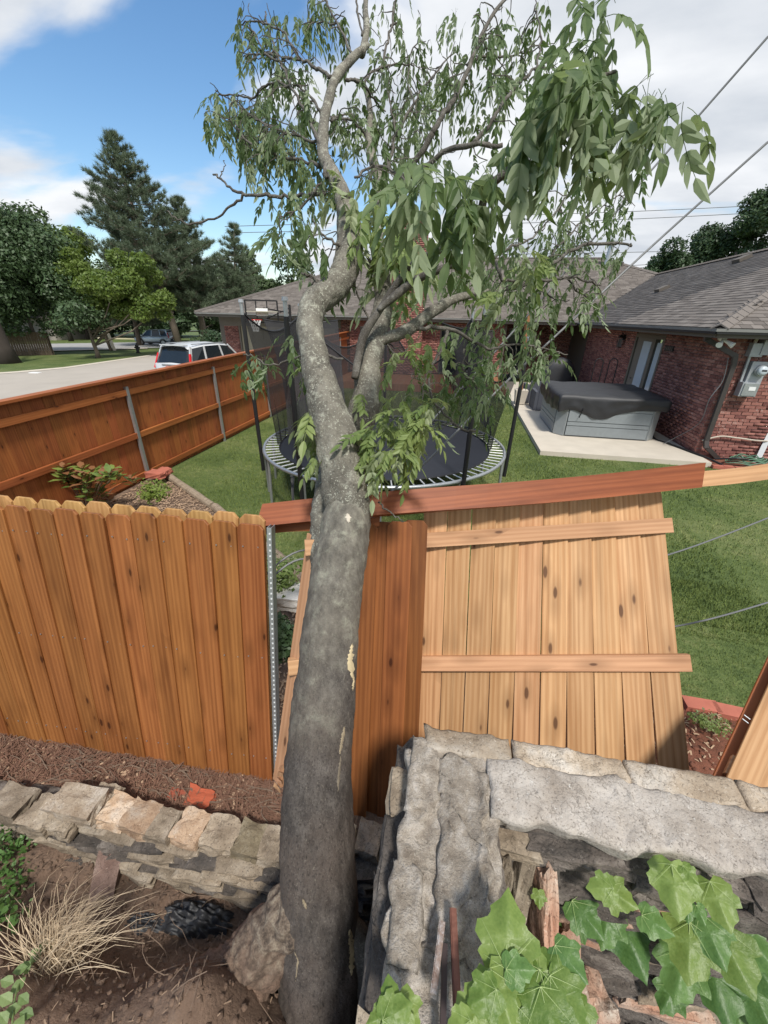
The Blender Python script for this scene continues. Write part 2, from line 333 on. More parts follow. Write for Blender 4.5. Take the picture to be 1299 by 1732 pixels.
def bark_mat(name,c1,c2,c3,fleck,sc=10,vert=1):
    m,nt,b=newmat(name); v=coords(nt,'Object'); vv=coords(nt,'Object',(1,1,.35))
    n=noise_n(nt,vv,sc,8,.65); n2=noise_n(nt,v,sc*9,4,.6); n3=noise_n(nt,v,sc*.5,5,.7); nf=noise_n(nt,v,sc*13,2)
    c=ramp(nt,n,[(.32,c1),(.52,c2),(.72,c3)])
    c=mixc(nt,ramp(nt,nf,[(.60,(0,0,0)),(.67,(1,1,1))]),c,fleck)
    c=mixc(nt,ramp(nt,n3,[(.60,(0,0,0)),(.68,(.8,.8,.8))]),c,tuple(min(1,x*1.15) for x in fleck))
    nv=noise_n(nt,v,14,6,.8); c=mixc(nt,ramp(nt,nv,[(.54,(0,0,0)),(.64,(.75,.75,.75))]),c,tuple(min(1,x*1.1) for x in fleck)); nd=noise_n(nt,v,38,4,.7); c=mixc(nt,ramp(nt,nd,[(.56,(0,0,0)),(.70,(.7,.7,.7))]),c,tuple(x*.5 for x in c1))
    nt.links.new(c,b.inputs['Base Color']); b.inputs['Roughness'].default_value=.9; bump(nt,b,MATH(nt,'ADD',n,MATH(nt,'MULTIPLY',n2,.8)),.9,.010); return m
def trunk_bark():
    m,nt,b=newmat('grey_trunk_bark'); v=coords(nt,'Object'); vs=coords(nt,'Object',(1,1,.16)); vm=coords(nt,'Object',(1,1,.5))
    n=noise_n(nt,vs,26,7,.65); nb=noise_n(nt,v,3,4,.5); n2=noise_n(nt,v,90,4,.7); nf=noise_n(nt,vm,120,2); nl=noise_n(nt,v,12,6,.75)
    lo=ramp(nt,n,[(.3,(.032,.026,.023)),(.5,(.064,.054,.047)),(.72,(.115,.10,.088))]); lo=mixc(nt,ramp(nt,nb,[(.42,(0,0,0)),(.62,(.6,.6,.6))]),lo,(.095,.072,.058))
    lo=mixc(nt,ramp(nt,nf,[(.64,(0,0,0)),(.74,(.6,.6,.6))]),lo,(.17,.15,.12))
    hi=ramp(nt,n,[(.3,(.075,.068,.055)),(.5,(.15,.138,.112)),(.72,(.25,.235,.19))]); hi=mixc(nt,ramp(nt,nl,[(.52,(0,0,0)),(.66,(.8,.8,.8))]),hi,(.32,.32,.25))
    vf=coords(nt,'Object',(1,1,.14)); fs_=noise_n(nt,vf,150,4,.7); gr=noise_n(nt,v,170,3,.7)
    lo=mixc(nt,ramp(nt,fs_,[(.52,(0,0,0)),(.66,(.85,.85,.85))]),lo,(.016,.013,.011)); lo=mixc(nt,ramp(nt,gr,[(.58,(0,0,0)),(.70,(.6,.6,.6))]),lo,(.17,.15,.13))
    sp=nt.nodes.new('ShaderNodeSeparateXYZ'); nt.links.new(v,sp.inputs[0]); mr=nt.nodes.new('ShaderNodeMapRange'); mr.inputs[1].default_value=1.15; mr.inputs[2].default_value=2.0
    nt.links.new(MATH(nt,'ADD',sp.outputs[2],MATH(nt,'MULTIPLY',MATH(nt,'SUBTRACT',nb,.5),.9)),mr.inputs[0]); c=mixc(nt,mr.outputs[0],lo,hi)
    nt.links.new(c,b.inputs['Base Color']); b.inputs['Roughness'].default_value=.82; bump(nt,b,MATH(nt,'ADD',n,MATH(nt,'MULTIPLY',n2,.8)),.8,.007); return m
M_BARKD=bark_mat('grey_trunk_bark',(.045,.042,.038),(.078,.073,.066),(.125,.118,.105),(.16,.155,.13),9)
M_BARKL=bark_mat('lichened_limb_bark',(.075,.068,.055),(.15,.138,.112),(.25,.235,.19),(.33,.33,.27),9)
M_BARKT=bark_mat('twig_bark',(.05,.042,.034),(.10,.09,.075),(.17,.155,.135),(.2,.19,.17),20)
M_BARKF=plain('far_bark',(.13,.105,.08),.95,0,.3,3,.4,20)
M_BARKK=plain('dark_far_bark',(.045,.036,.03),.95,0,.3,3,.4,20)
M_SCAR=plain('bare_scraped_wood',(.50,.41,.25),.8,0,.2,60)
# brick, driven by per-brick random
def brick_mat(name,cols,var_attr=True):
    m,nt,b=newmat(name); at=nt.nodes.new('ShaderNodeAttribute'); at.attribute_name='rnd'; oi=nt.nodes.new('ShaderNodeObjectInfo')
    r=MATH(nt,'FRACT',MATH(nt,'ADD',at.outputs['Fac'],oi.outputs['Random']))
    g=nt.nodes.new('ShaderNodeNewGeometry'); n=noise_n(nt,g.outputs['Position'],25,5,.65); nl=noise_n(nt,g.outputs['Position'],1.7,3)
    f=MATH(nt,'ADD',MATH(nt,'MULTIPLY',r,.55),MATH(nt,'MULTIPLY',n,.45))
    c=ramp(nt,f,cols); pale=ramp(nt,MATH(nt,'ADD',n,MATH(nt,'MULTIPLY',nl,.25)),[(.74,(0,0,0)),(.80,(.7,.7,.7))])
    c=mixc(nt,pale,c,(.42,.35,.31)) if var_attr else c
    nt.links.new(c,b.inputs['Base Color']); b.inputs['Roughness'].default_value=.9; bump(nt,b,n,.4,.006); return m
M_BRICK=brick_mat('red_brick',[(.15,(.11,.036,.032)),(.45,(.25,.10,.08)),(.7,(.33,.145,.115)),(.95,(.43,.25,.21))])
M_MORT=plain('brick_mortar',(.27,.21,.19),.95,0,.2,20)
M_SHING=brick_mat('roof_shingle',[(.15,(.085,.073,.064)),(.5,(.13,.113,.10)),(.85,(.19,.168,.15))],False)
M_SHINGB=plain('roof_felt',(.07,.062,.055),.95)
M_SILVER=plain('silver_car_paint',(.60,.62,.63),.3,.2,.03)
M_BLUECAR=plain('pale_blue_car_paint',(.40,.47,.52),.3,.4,.03)
M_REDL=plain('red_lamp_plastic',(.55,.02,.02),.25)
def net_mat():
    m,nt,b=newmat('trampoline_net'); b.inputs['Base Color'].default_value=(.012,.012,.014,1); b.inputs['Roughness'].default_value=.8
    t=nt.nodes.new('ShaderNodeBsdfTransparent'); mxs=nt.nodes.new('ShaderNodeMixShader'); mxs.inputs[0].default_value=.78
    nt.links.new(t.outputs[0],mxs.inputs[1]); nt.links.new(b.outputs[0],mxs.inputs[2]); nt.links.new(mxs.outputs[0],nt.nodes['Material Output'].inputs[0]); return m
M_NET=net_mat()
#--PART2
# ------------------------------------------------------------------ ground
def sstep(a,b,x): t=min(1,max(0,(x-a)/(b-a))); return t*t*(3-2*t)
def hn(x,y):                                              # garden soil near the walls
    z=.02-.16*sstep(2.5,2.58,y)*sstep(-1.5,-1.3,x)+.03*noise.noise(Vector((x*3,y*3,0)))+.012*noise.noise(Vector((x*14,y*14,1)))
    if x<.35 or y<1.0:
        near=sstep(1.08,.80,y)                            # drop in front of the low stone edging
        z=z*(1-near)+near*(-.10+.50*sstep(.66,.22,y)+.10*sstep(-1.2,-2.2,x))
        z+=near*(.035*noise.noise(Vector((x*7,y*7,3)))+.02*noise.noise(Vector((x*20,y*20,5)))+.01*noise.noise(Vector((x*50,y*50,5))))
        z+=.40*math.exp(-(((x+.70)/.24)**2+((y-.44)/.17)**2))      # heaved root mound
    return z
def GN(x,y,up=0):                                          # where the sight line meets the garden soil
    d=ray(x,y); t=.6
    while t<4:
        p=CP+d*t
        if p.z<=hn(p.x,p.y)+up: return p
        t+=.01
    return p
def grid(name,x0,x1,y0,y1,nx,ny,h,mat,**k):
    X=np.linspace(x0,x1,nx); Yv=np.linspace(y0,y1,ny)
    v=[(x,y,h(x,y)) for y in Yv for x in X]
    f=[(j*nx+i,j*nx+i+1,(j+1)*nx+i+1,(j+1)*nx+i) for j in range(ny-1) for i in range(nx-1)]
    return obj(name,npmesh(name,v,f,mat,True),kind='structure')
grid('garden_soil',-5.2,3.2,-.6,3.45,330,190,hn,M_SOIL)
def hl(x,y):
    z=hfar(x,y)
    if x>-5.3 and y<3.6: z-=.12*sstep(3.6,3.3,y)
    if x>-5.3 and y<3.3: z-=.6
    z+=.012*noise.noise(Vector((x*.9,y*.9,9))) if x>-5.3 else 0
    return z
grid('lawn',-5.3,14,1.2,22,194,210,hl,M_GRASS)
grid('far_grass',-60,-5.3,-20,60,60,80,lambda x,y:hfar(x,y)-.015,M_GRASS)
gb=MB(); 
for a in range(48):
    pass
R0=[(-400,-400),(400,-400),(400,600),(-400,600)]
gb.add([(-900,60,-1.7),(900,60,-.9),(900,1200,-1),(-900,1200,-1.7),(-900,-300,-2),(-60,-300,-2),(-60,60,-1.72),(14,-300,-.7),(900,-300,-.7),(14,60,-.7)],[(0,1,2,3),(4,5,6,0),(7,8,1,9),])
gb.add([(-60,60,-1.72),(14,60,-.72),(14,22,-.72),(-60,22,-1.72),(-5.3,-300,-.8),(14,-300,-.8),(14,1.2,-.8),(-5.3,1.2,-.8),(-60,-300,-2),(-5.3,-300,-2),(-5.3,-20,-1.9),(-60,-20,-1.9)],[(0,3,2,1),(4,5,6,7),(8,9,10,11)])
obj('ground',gb,mat=M_GRASS,kind='structure')
def strip(name,px,mat,dz,sub=14):                         # ground band given by near and far edge points
    m=MB(); A=[G(*p) for p in px[0]]; B=[G(*p) for p in px[1]]
    def lerp(L,t):
        t*=len(L)-1; i=min(int(t),len(L)-2); return L[i].lerp(L[i+1],t-i)
    vs=[]; n=40
    for i in range(n+1):
        a=lerp(A,i/n); b=lerp(B,i/n)
        for k in range(sub+1):
            q=a.lerp(b,k/sub); vs.append((q.x,q.y,hfar(q.x,q.y)+dz))
    fs=[(i*(sub+1)+k,(i+1)*(sub+1)+k,(i+1)*(sub+1)+k+1,i*(sub+1)+k+1) for i in range(n) for k in range(sub)]
    m.add(vs,fs); return obj(name,m,mat=mat,kind='structure',smooth=True)
strip('driveway',([(-400,800),(60,740),(330,690),(470,650)],[(-400,652),(20,630),(110,622),(255,601),(400,592)]),M_DRIVE,.03)
strip('street',([(-300,600),(60,594),(250,589),(460,586)],[(-300,586),(60,582),(250,579),(460,576)]),M_ROAD,.03)
sk=strip('street_kerb',([(-300,601.5),(60,595.5),(250,590.5)],[(-300,600),(60,594),(250,589)]),M_CONC,.07,2)
strip('driveway_edge',([(-400,655),(20,632.5),(110,624.5),(255,603)],[(-400,652),(20,630),(110,622),(255,601)]),M_CONC,.045,2)
# patio slab, deck
m=MB(); m.box((3.65,14.3,.045),(3.4,10.8,.11)); obj('concrete_patio',m,mat=M_CONC,kind='structure')
# lawn blades (uncountable)
def blades():
    n=210000; u=rng.random(n); y=3.35+15*u**1.5; x=-5.1+rng.random(n)*(12.2)
    x=np.where(rng.random(n)<.45,-4+rng.random(n)*7.5,x)
    tim=(y> 3.45-(x+1.4)*.72)                             # beyond the timber edging
    keep=~((x>1.9)&(y>8.85))&((x>-1.35)|tim)&((x>-1.3)|(y>3.5))
    keep&=(y>np.where(x>-1.4,2.72+.05*np.sin(x*9),0)); 
    y2=2.56+rng.random(34000)*1.8; x2=-1.2+rng.random(34000)*4.6
    x=np.concatenate([x[keep],x2]); y=np.concatenate([y[keep],y2]); n=len(x)
    h=(.028+.03*rng.random(n)); a=rng.random(n)*2*pi; ln=rng.random(n)*.035; wd=.0022+.0007*y
    dx,dy=np.cos(a),np.sin(a); b=rng.random(n)*2*pi
    base=np.stack([x,y,np.full(n,-.01)],1)
    p0=base+np.stack([-dx*wd,-dy*wd,0*x],1); p1=base+np.stack([dx*wd,dy*wd,0*x],1)
    p2=base+np.stack([np.cos(b)*ln,np.sin(b)*ln,h],1)
    v=np.stack([p0,p1,p2],1).reshape(-1,3); f=np.arange(3*n).reshape(-1,3)
    o=obj('grass',npmesh('grass',v,f,M_BLADE),kind='stuff'); o['label']='mown green lawn grass of the back yard around the trampoline'; o['category']='grass'
blades()
# near-corner lawn lip (right): covers the strip between bed and lawn sheet
m=MB(); m.add([(-1.25,2.55,.012),(3.4,2.55,.012),(3.4,3.5,.012),(-1.25,3.7,.012)],[(0,1,2,3)]); obj('lawn_edge',m,mat=M_GRASS,kind='structure')
# ------------------------------------------------------------------ boards
def board_mesh(w,t,L,ear=0,name='board'):
    m=MB()
    if ear: poly=[(-w/2,0),(w/2,0),(w/2,L-ear),(w/2-ear*.95,L),(-w/2+ear*.95,L),(-w/2,L-ear)]
    else: poly=[(-w/2,0),(w/2,0),(w/2,L),(-w/2,L)]
    c=.0016; n=len(poly)                                   # small chamfer ring on the face
    cx_=0; cz=L/2
    def ins(p): return (p[0]-math.copysign(c,p[0]), p[1]-math.copysign(c,p[1]-cz))
    vs=[(x,0,z) for x,z in map(ins,poly)]+[(x,c,z) for x,z in poly]+[(x,t-c,z) for x,z in poly]+[(x,t,z) for x,z in map(ins,poly)]
    fs=[tuple(range(n)),tuple(range(4*n-1,3*n-1,-1))]
    for r in range(3):
        for i in range(n): fs.append((r*n+i,r*n+i+n,r*n+(i+1)%n+n,r*n+(i+1)%n))
    m.add(vs,fs); return m
def bmesh_of(w,t,L,mat,ear=0,name='board'): return board_mesh(w,t,L,ear).mesh(name,mat)
# near stained shadow-box fence ------------------------------------------------
BM_F=bmesh_of(.1422,.017,1.765,M_STAIN,.022); M_HONEY=wood('honey_cedar_back',(.36,.19,.065),(.58,.35,.14),.1,.6)
BM_B=bmesh_of(.140,.017,1.765,M_HONEY,.028,'board')
nf=thing('board_fence','orange stained dog-eared board fence standing left of the leaning tree','fence',(-2.9,1.3,0))
def nf_at(x,dy=0): # base and top points of the leaning fence line
    return Vector((x,1.33+.036*(x+.9)+dy,.0)), Vector((x+.01,1.63+dy+.081*(x+.9),1.738+.008*(x+.9)))
for i in range(30):
    x=-.90-.07-i*.1425
    if x<-5.0: break
    b,t=nf_at(x,random.uniform(-.003,.003)); b.z+=random.uniform(-.012,.012); t.z+=(b.z)*.8
    d=(t-b).normalized(); obj('board',BM_F,nf,M=along(b,b+d,(random.uniform(-.02,.02),-1,.2)))
    b2,t2=nf_at(x-.0712+.045,.075); d=(t2-b2).normalized(); b2+=d*(.004+random.uniform(0,.015))
    if i==0: pass
    obj('board',BM_B,nf,M=along(b2,b2+d,(0,-1,.2)))
def lumber(w,t,L,mat,name='rail'): return bmesh_of(w,t,L,mat,0,name)
RL=lumber(.089,.038,4.0,M_STAIN)
for s in (.14,.55,.93):
    b,t=nf_at(-.93,.028); p=b.lerp(t,s); b,t=nf_at(-4.93,.028); q=b.lerp(t,s); obj('rail',RL,nf,M=along(p,q,(0,-1,.2)))
nm=MB()
for i in range(27):
    for s_ in (.14,.55,.93):
        for dx in (-.04,.04):
            b,t=nf_at(-.97-i*.1425+dx,-.0015); q=b.lerp(t,s_+random.uniform(-.004,.004)); nm.box(q,(.006,.004,.006))
obj('nail_head',nm,nf,mat=M_GALV,kind='stuff')
# steel post at the broken end
b,t=nf_at(-.868,-.005); d=(t-b).normalized(); b=b-d*.05
m=MB(); L=1.80; m.box((0,.002,L/2),(.024,.004,L)); m.box((-.010,.03,L/2),(.004,.052,L)); m.box((.010,.03,L/2),(.004,.052,L))
post=obj('steel_post',m.mesh('steel_post',M_GALV),nf,M=along(b,b+d,(.1,-1,.2)))
m=MB(); m2=MB()
for k in range(58): m.box((.003,-.0012,.03+k*.0305),(.0085,.0016,.0085)); 
obj('punched_hole',m.mesh('punched_hole',plain('pale_bracket_hole',(.62,.64,.64),.6)),nf,M=along(b,b+d,(.1,-1,.2)),kind='stuff')
# rails and boards of the knocked-over section (right of the trunk) ---------------
lf=thing('leaning_fence_panel','broken fence panel of pale unstained boards leaning back over the lawn right of the trunk','fence panel',(.6,1.3,0))
TL,TR=Vector((-.117,2.05,1.607)),Vector((1.262,2.40,1.728)); BL,BR=Vector((-.01,1.46,-.02)),Vector((1.345,1.10,.33))
def pn(u,v): return BL.lerp(BR,u).lerp(TL.lerp(TR,u),v)
def pnorm(u,v):
    du=pn(u+.01,v)-pn(u-.01,v); dv=pn(u,v+.01)-pn(u,v-.01); n=du.cross(dv); n.normalize(); return n if n.y<0 else -n
PB=bmesh_of(.1365,.016,1.80,M_RAW,0)
NB=10
for i in range(NB):
    u=(i+.5)/NB; jit=random.uniform(-.004,.004); n=pnorm(u,.5)
    b=pn(u,0)+n*jit; t=pn(u+random.uniform(-.003,.003),1.055)+n*jit
    sc=(t-b).length/1.80; Mx=along(b,t,n,sc); 
    w=(pn(1,.5)-pn(0,.5)).length/NB/.1405; Mx=Mx@Matrix.Diagonal((w,1,1,1)); obj('board',PB,lf,M=Mx)
def rail_on(parent,fn,nfn,u0,u1,v,mat,off=.001,w=.085,t=.036,vv=None):
    p=fn(u0,v)+nfn(u0,v)*off; q=fn(u1,vv or v)+nfn(u1,v)*off; L=(q-p).length
    n=(nfn(u0,v)+nfn(u1,v)).normalized(); Mx=along(p,q,n); Mx=Matrix.Translation(n*t)@Mx
    return obj('rail',lumber(w,t,L,mat),parent,M=Mx)
rail_on(lf,pn,pnorm,-.005,1.02,.945,M_RAWP,vv=.925); rail_on(lf,pn,pnorm,-.005,1.03,.515,M_RAWP,vv=.535); rail_on(lf,pn,pnorm,0,1.0,.09,M_RAWP)
# fanned-open back boards on the far side of that panel (stained faces hidden)
# stained boards still standing next to the trunk
sf=thing('stained_fence_boards','few orange-brown dog-eared boards left standing between the trunk and the pale panel','fence panel',(-.2,1.3,0))
M_STAIND=wood('dark_stained_cedar',(.15,.047,.016),(.29,.105,.036),.15,.5)
SB=bmesh_of(.138,.017,1.80,M_STAIND,.026)
b0=Vector((-.47,1.24,-.05)); b1=Vector((-.03,1.28,-.05)); t0=Vector((-.53,1.86,1.66)); t1=Vector((-.125,1.93,1.69))
for i,(u,off) in enumerate([(0.02,.02),(.27,0),(.48,.022),(.73,.003),(.93,.026)]):
    b=b0.lerp(b1,u); t=t0.lerp(t1,u); n=Vector((.02,-.95,.3)); b=b+n*(-off); t=t+n*(-off)
    Mx=along(b,t,n,(t-b).length/1.80); obj('board',SB,sf,M=Mx)
n=Vector((0,-.95,.3)); 
for v in (.1,.5,.93):
    p=b0.lerp(t0,v)-n*.06; q=b1.lerp(t1,v)-n*.06; obj('rail',lumber(.085,.036,(q-p).length,M_STAIN),sf,M=along(p,q,n))
# narrow edge-on broken piece left of the trunk
ef=thing('splintered_fence_piece','narrow splintered pink cedar board with two rail stubs seen edge-on left of the trunk','fence piece',(-.7,1.4,0))
p0=D(468,1325,2.12); p1=D(527,905,1.92); ax=(p1-p0).normalized(); nn=Vector((-.55,-.8,.25))
obj('board',bmesh_of(.075,.018,(p1-p0).length,M_RAWP,0),ef,M=along(p0,p1,nn))
q0=p0+Vector((.05,.02,0)); q1=p1+Vector((.045,.02,.01)); obj('board',bmesh_of(.06,.018,(q1-q0).length,M_STAIN,0),ef,M=along(q0,q1,(-.2,-.95,.2)))
for f_,l_ in ((.955,.11),(.50,.10)):
    c=p0.lerp(p1,f_)+nn.normalized()*.005; obj('rail_stub',lumber(.075,.05,l_,M_RAWP,'rail_stub'),ef,M=along(c+Vector((-.02,0,0)),c+Vector((.3,.12,0)),nn)@Matrix.Translation((0,-.045,0)))
for k in range(4):
    c=D(462+k*3,1330-k*9,2.1); e=D(475+k*2,1342-k*14,2.05); sp=MB(); sp.add([c,c+Vector((.018,.01,.0)),e+Vector((0,0,.03)),c+Vector((.005,.012,.02)),e],[(0,1,4),(1,3,2,4),(0,3,1),(0,4,2,3)]); obj('splinter',sp,ef,mat=M_RAWP)
# cap boards across the top
def twisted(name,p,q,wp,wq,t,mat,label,cat):
    m=MB(); p,q=Vector(p),Vector(q); N_=14; vs=[]
    for i in range(N_+1):
        f=i/N_; c=p.lerp(q,f); w=Vector(wp).lerp(Vector(wq),f); dz=(q-p).normalized(); n=dz.cross(w).normalized()*t
        c=c+Vector((0,0,.008*sin(f*7)))
        vs+= [c-w/2,c+w/2,c+w/2+n,c-w/2+n]
    fs=[(0,1,2,3),(N_*4+3,N_*4+2,N_*4+1,N_*4)]+[(i*4+k,i*4+4+k,i*4+4+(k+1)%4,i*4+(k+1)%4) for i in range(N_) for k in range(4)]
    # shift to local space so the grain runs along the board
    M_=along(p,q,(0,-1,.4)); Mi=M_.inverted(); m.add([Mi@Vector(v) for v in vs],fs); o=obj(name,m,mat=mat,M=M_); tag(o,label,cat); return o
twisted('cap_board',(-.97,1.76,1.70),(1.40,2.40,1.91),(0,.105,.085),(0,.05,.128),.036,M_RED,'long red-brown stained cap board lying across the broken fence behind the trunk','board')
twisted('cap_board',(-.97,1.79,1.615),(-.35,1.93,1.66),(0,.02,.05),(0,.02,.05),.03,M_RED,'short red-brown board end tucked under the long cap board beside the steel post','board')
twisted('loose_rail',(.85,2.33,1.80),(1.95,2.50,1.975),(0,.03,.082),(0,.03,.082),.036,M_RAWP,'pale raw timber rail sticking out past the right end of the cap board','board')
# right corner fence piece
rf=thing('tilted_fence_panel','tilted pale board fence panel cut off by the right edge above the stone wall','fence panel',(1.5,1.4,.7))
a0=D(1212,1345,1.55); a1=D(1300,1150,1.75); ax=(a1-a0).normalized(); side=Vector((.8,-.55,-.1)); side=(side-ax*side.dot(ax)).normalized(); nrm=ax.cross(side); nrm=nrm if nrm.y<0 else -nrm
RB=bmesh_of(.138,.017,1.7,M_RAW)
RB2=bmesh_of(.10,.017,1.7,M_STAINR)
for k in range(4):
    o_=a0-ax*.35+side*(.075+k*.141); obj('board',RB,rf,M=along(o_,o_+ax,nrm)); 
o_=a0-ax*.35+side*.03-nrm*.055; obj('board',RB2,rf,M=along(o_,o_+ax,nrm))
for s_ in (.5,1.2):
    o_=a0-ax*.35+ax*s_-nrm*.022; obj('rail',lumber(.085,.03,.55,M_RAWP),rf,M=along(o_,o_+side,nrm))
for s_ in (.69,.71):
    o_=a0-ax*.35+ax*s_-side*.002+nrm*.001; sp=MB(); sp.tube([o_,o_-side*.022+ax*.004],.0025,6); obj('nail',sp,rf,mat=M_GALV)
# ------------------------------------------------------------------ far fence along the driveway
ff=thing('long_fence','long stained privacy fence with three rails and steel posts beside the driveway','fence',(-5.15,10,0))
FB=bmesh_of(.148,.016,1.80,M_STAINR)
def FH(y): return 1.675+.0185*(y-3.8)
y=1.15
while y<19.5:
    b=Vector((-5.235,y,0)); obj('board',FB,ff,M=along(b,b+Vector((0,random.uniform(-.002,.002),1)),(1,0,0),FH(y)/1.80)); y+=.15
y0=.75; k=0
FRL=lumber(.089,.038,2.50,M_STAINR); FCAP=lumber(.14,.036,2.50,M_STAINR,'cap_board'); FFA=lumber(.10,.018,2.5,M_STAINR,'fascia')
while y0<19:
    y1=y0+2.5
    z0=z1=0
    for zr in (.075,.47,.878):
        p=Vector((-5.215,y0,zr*FH(y0))); q=Vector((-5.215,y1,zr*FH(y1))); Mx=along(p,q,(1,0,0)); Mx=Matrix.Translation((.04,0,0))@Mx; obj('rail',FRL,ff,M=Mx)
    p=Vector((-5.20,y0,FH(y0))); q=Vector((-5.20,y1,FH(y1))); obj('cap_board',FCAP,ff,M=Matrix.Translation((0,0,.038))@along(p,q,(0,0,1)))
    y0=y1
PM=MB(); PM.box((0,0,.83),(.05,.005,1.66)); PM.box((-.024,.02,.83),(.004,.045,1.66)); PM.box((.024,.02,.83),(.004,.045,1.66)); PM=PM.mesh('steel_post',M_GALV)
for k in range(8):
    yy=3.25+k*2.5-.02; zt=FH(yy)*.93-1.66; b=Vector((-5.168,yy,zt)); obj('steel_post',PM,ff,M=along(b,b+Vector((0,0,1)),(1,0,0)))
# ------------------------------------------------------------------ trampoline
TC=Vector((-1.1,6.4,.78)); TR_=1.95
tr=thing('trampoline','large round trampoline with grey steel frame, black mat and torn black safety net','trampoline',(TC.x,TC.y,0))
def circ(r,z,n=72): return [TC+Vector((r*cos(2*pi*i/n),r*sin(2*pi*i/n),z)) for i in range(n+1)]
m=MB(); m.tube(circ(TR_,0),.026,10,False); obj('frame_ring',m,tr,mat=M_GALV,smooth=True)
m=MB(); rr=TR_-.24; ring=[TC+Vector((rr*f*cos(2*pi*i/64),rr*f*sin(2*pi*i/64),-.035*(1-f*f)+.0)) for f in (1,.75,.5,.25) for i in range(64)]+[TC+Vector((0,0,-.04))]
fs=[(r*64+i,r*64+(i+1)%64,(r+1)*64+(i+1)%64,(r+1)*64+i) for r in range(3) for i in range(64)]+[(3*64+i,3*64+(i+1)%64,256) for i in range(64)]
m.add(ring,fs); obj('jump_mat',m,tr,mat=plain('black_mat_weave',(.016,.018,.025),.55,0,.2,3),smooth=True)
m=MB(); m.tube([TC+Vector((rr*cos(2*pi*i/72),rr*sin(2*pi*i/72),.004)) for i in range(73)],.012,6,False); obj('mat_hem',m,tr,mat=M_BLACK)
spm=MB(); spm.tube([(rr+.01,0,0),(TR_-.02,0,0)],.0095,6); spm=spm.mesh('spring',plain('spring_steel',(.62,.63,.62),.4,.3))
for i in range(84):
    a=2*pi*i/84; o=obj('spring',spm,tr,loc=TC); o.rotation_euler=(0,0,a)
legA=[-2.42,-2.0,-1.42,-.84,-.2,.6,1.25,1.9,2.6,3.3]
for a in (-2.45,-1.97,-1.42,-.86,-.27,.5,1.2,1.9,2.6,3.2):
    p=TC+Vector((TR_*cos(a),TR_*sin(a),0)); m=MB(); q=Vector((p.x,p.y,.0))-Vector((cos(a),sin(a),0))*-.02; m.tube([p,q],.021,8); obj('leg',m,tr,mat=M_GALV)
poleT=[]
for (a,px,py) in ((-2.76,420,533),(-1.97,512,570),(-.86,772,522),(-.06,857,590),(.9,0,0),(1.75,0,0),(2.6,0,0)):
    r=TR_+.05; base=TC+Vector((r*cos(a),r*sin(a),-.38)); top=Vector((TC.x+(r+.03)*cos(a),TC.y+(r+.03)*sin(a),2.66))
    if px==772: top.z=2.72
    if a>-.1 and a<0: top.z=2.30
    m=MB(); m.tube([base,top],.03,10); po=obj('pole',m,tr,mat=M_BLACK)
    m=MB(); m.tube([top,top+Vector((0,0,.16))],.024,8); obj('pole_sleeve',m,po,mat=M_GALV)
    m=MB(); m.tube([top+Vector((0,0,.15)),top+Vector((0,0,.19))],[.036,.03],10); obj('pole_cap',m,po,mat=M_GREYM)
    poleT.append((a,top)); m=MB(); m.tube([TC+Vector((TR_*cos(a),TR_*sin(a),-.05)),Vector((TC.x+TR_*cos(a),TC.y+TR_*sin(a),.02))],.021,8); obj('pole_socket',m,tr,mat=M_GALV)
# nets: sagging sheets between neighbouring poles
def net(i,j,sag,topz,bot_in,name='safety_net',slump=0):
    (a0_,t0_),(a1_,t1_)=poleT[i],poleT[j]
    if a1_<a0_: a1_+=2*pi
    nu,nv=26,18; vs=[]
    for v in range(nv+1):
        for u in range(nu+1):
            f=u/nu; g=v/nv; a=a0_+(a1_-a0_)*f; rb=rr; rt=TR_+.02
            pinch=1-.35*sin(pi*g)*(1-abs(2*f-1))*bot_in
            r=rb*(1-g)+rt*g-.10*sin(g*pi)*bot_in
            top=t0_.z*(1-f)+t1_.z*f-sag*sin(pi*f)
            z=TC.z+.02+(top-TC.z)*g; fold=.035*sin(f*34+g*2)*(1-g*.6)
            chord=t0_.lerp(t1_,f); px_=TC.x+(r+fold)*cos(a); py_=TC.y+(r+fold)*sin(a)
            k=g*.75; px_=px_*(1-k)+chord.x*k; py_=py_*(1-k)+chord.y*k
            vs.append((px_,py_,z-slump*sin(pi*f)*g))
    m=MB(); m.add(vs,[(v*(nu+1)+u,v*(nu+1)+u+1,(v+1)*(nu+1)+u+1,(v+1)*(nu+1)+u) for v in range(nv) for u in range(nu)])
    o=obj(name,m,tr,mat=M_NET,smooth=True)
    e=MB(); e.tube([vs[nv*(nu+1)+u] for u in range(nu+1)],.014,6); obj('net_rope',e,o,mat=M_BLACK)
# order of poles around ring: 0(-2.76) 1(-1.97) 2(-.86) 3(-.06) 4(.9) 5(1.75) 6(2.6)
net(0,6-0,.0,0,1) if False else None
poleT.append((poleT[6][0]-2*pi,poleT[6][1]))
net(7,0,.25,0,1); net(4,5,.5,0,1,slump=.35); net(5,6,.35,0,1,slump=.2); net(3,4,.45,0,1,slump=.3)
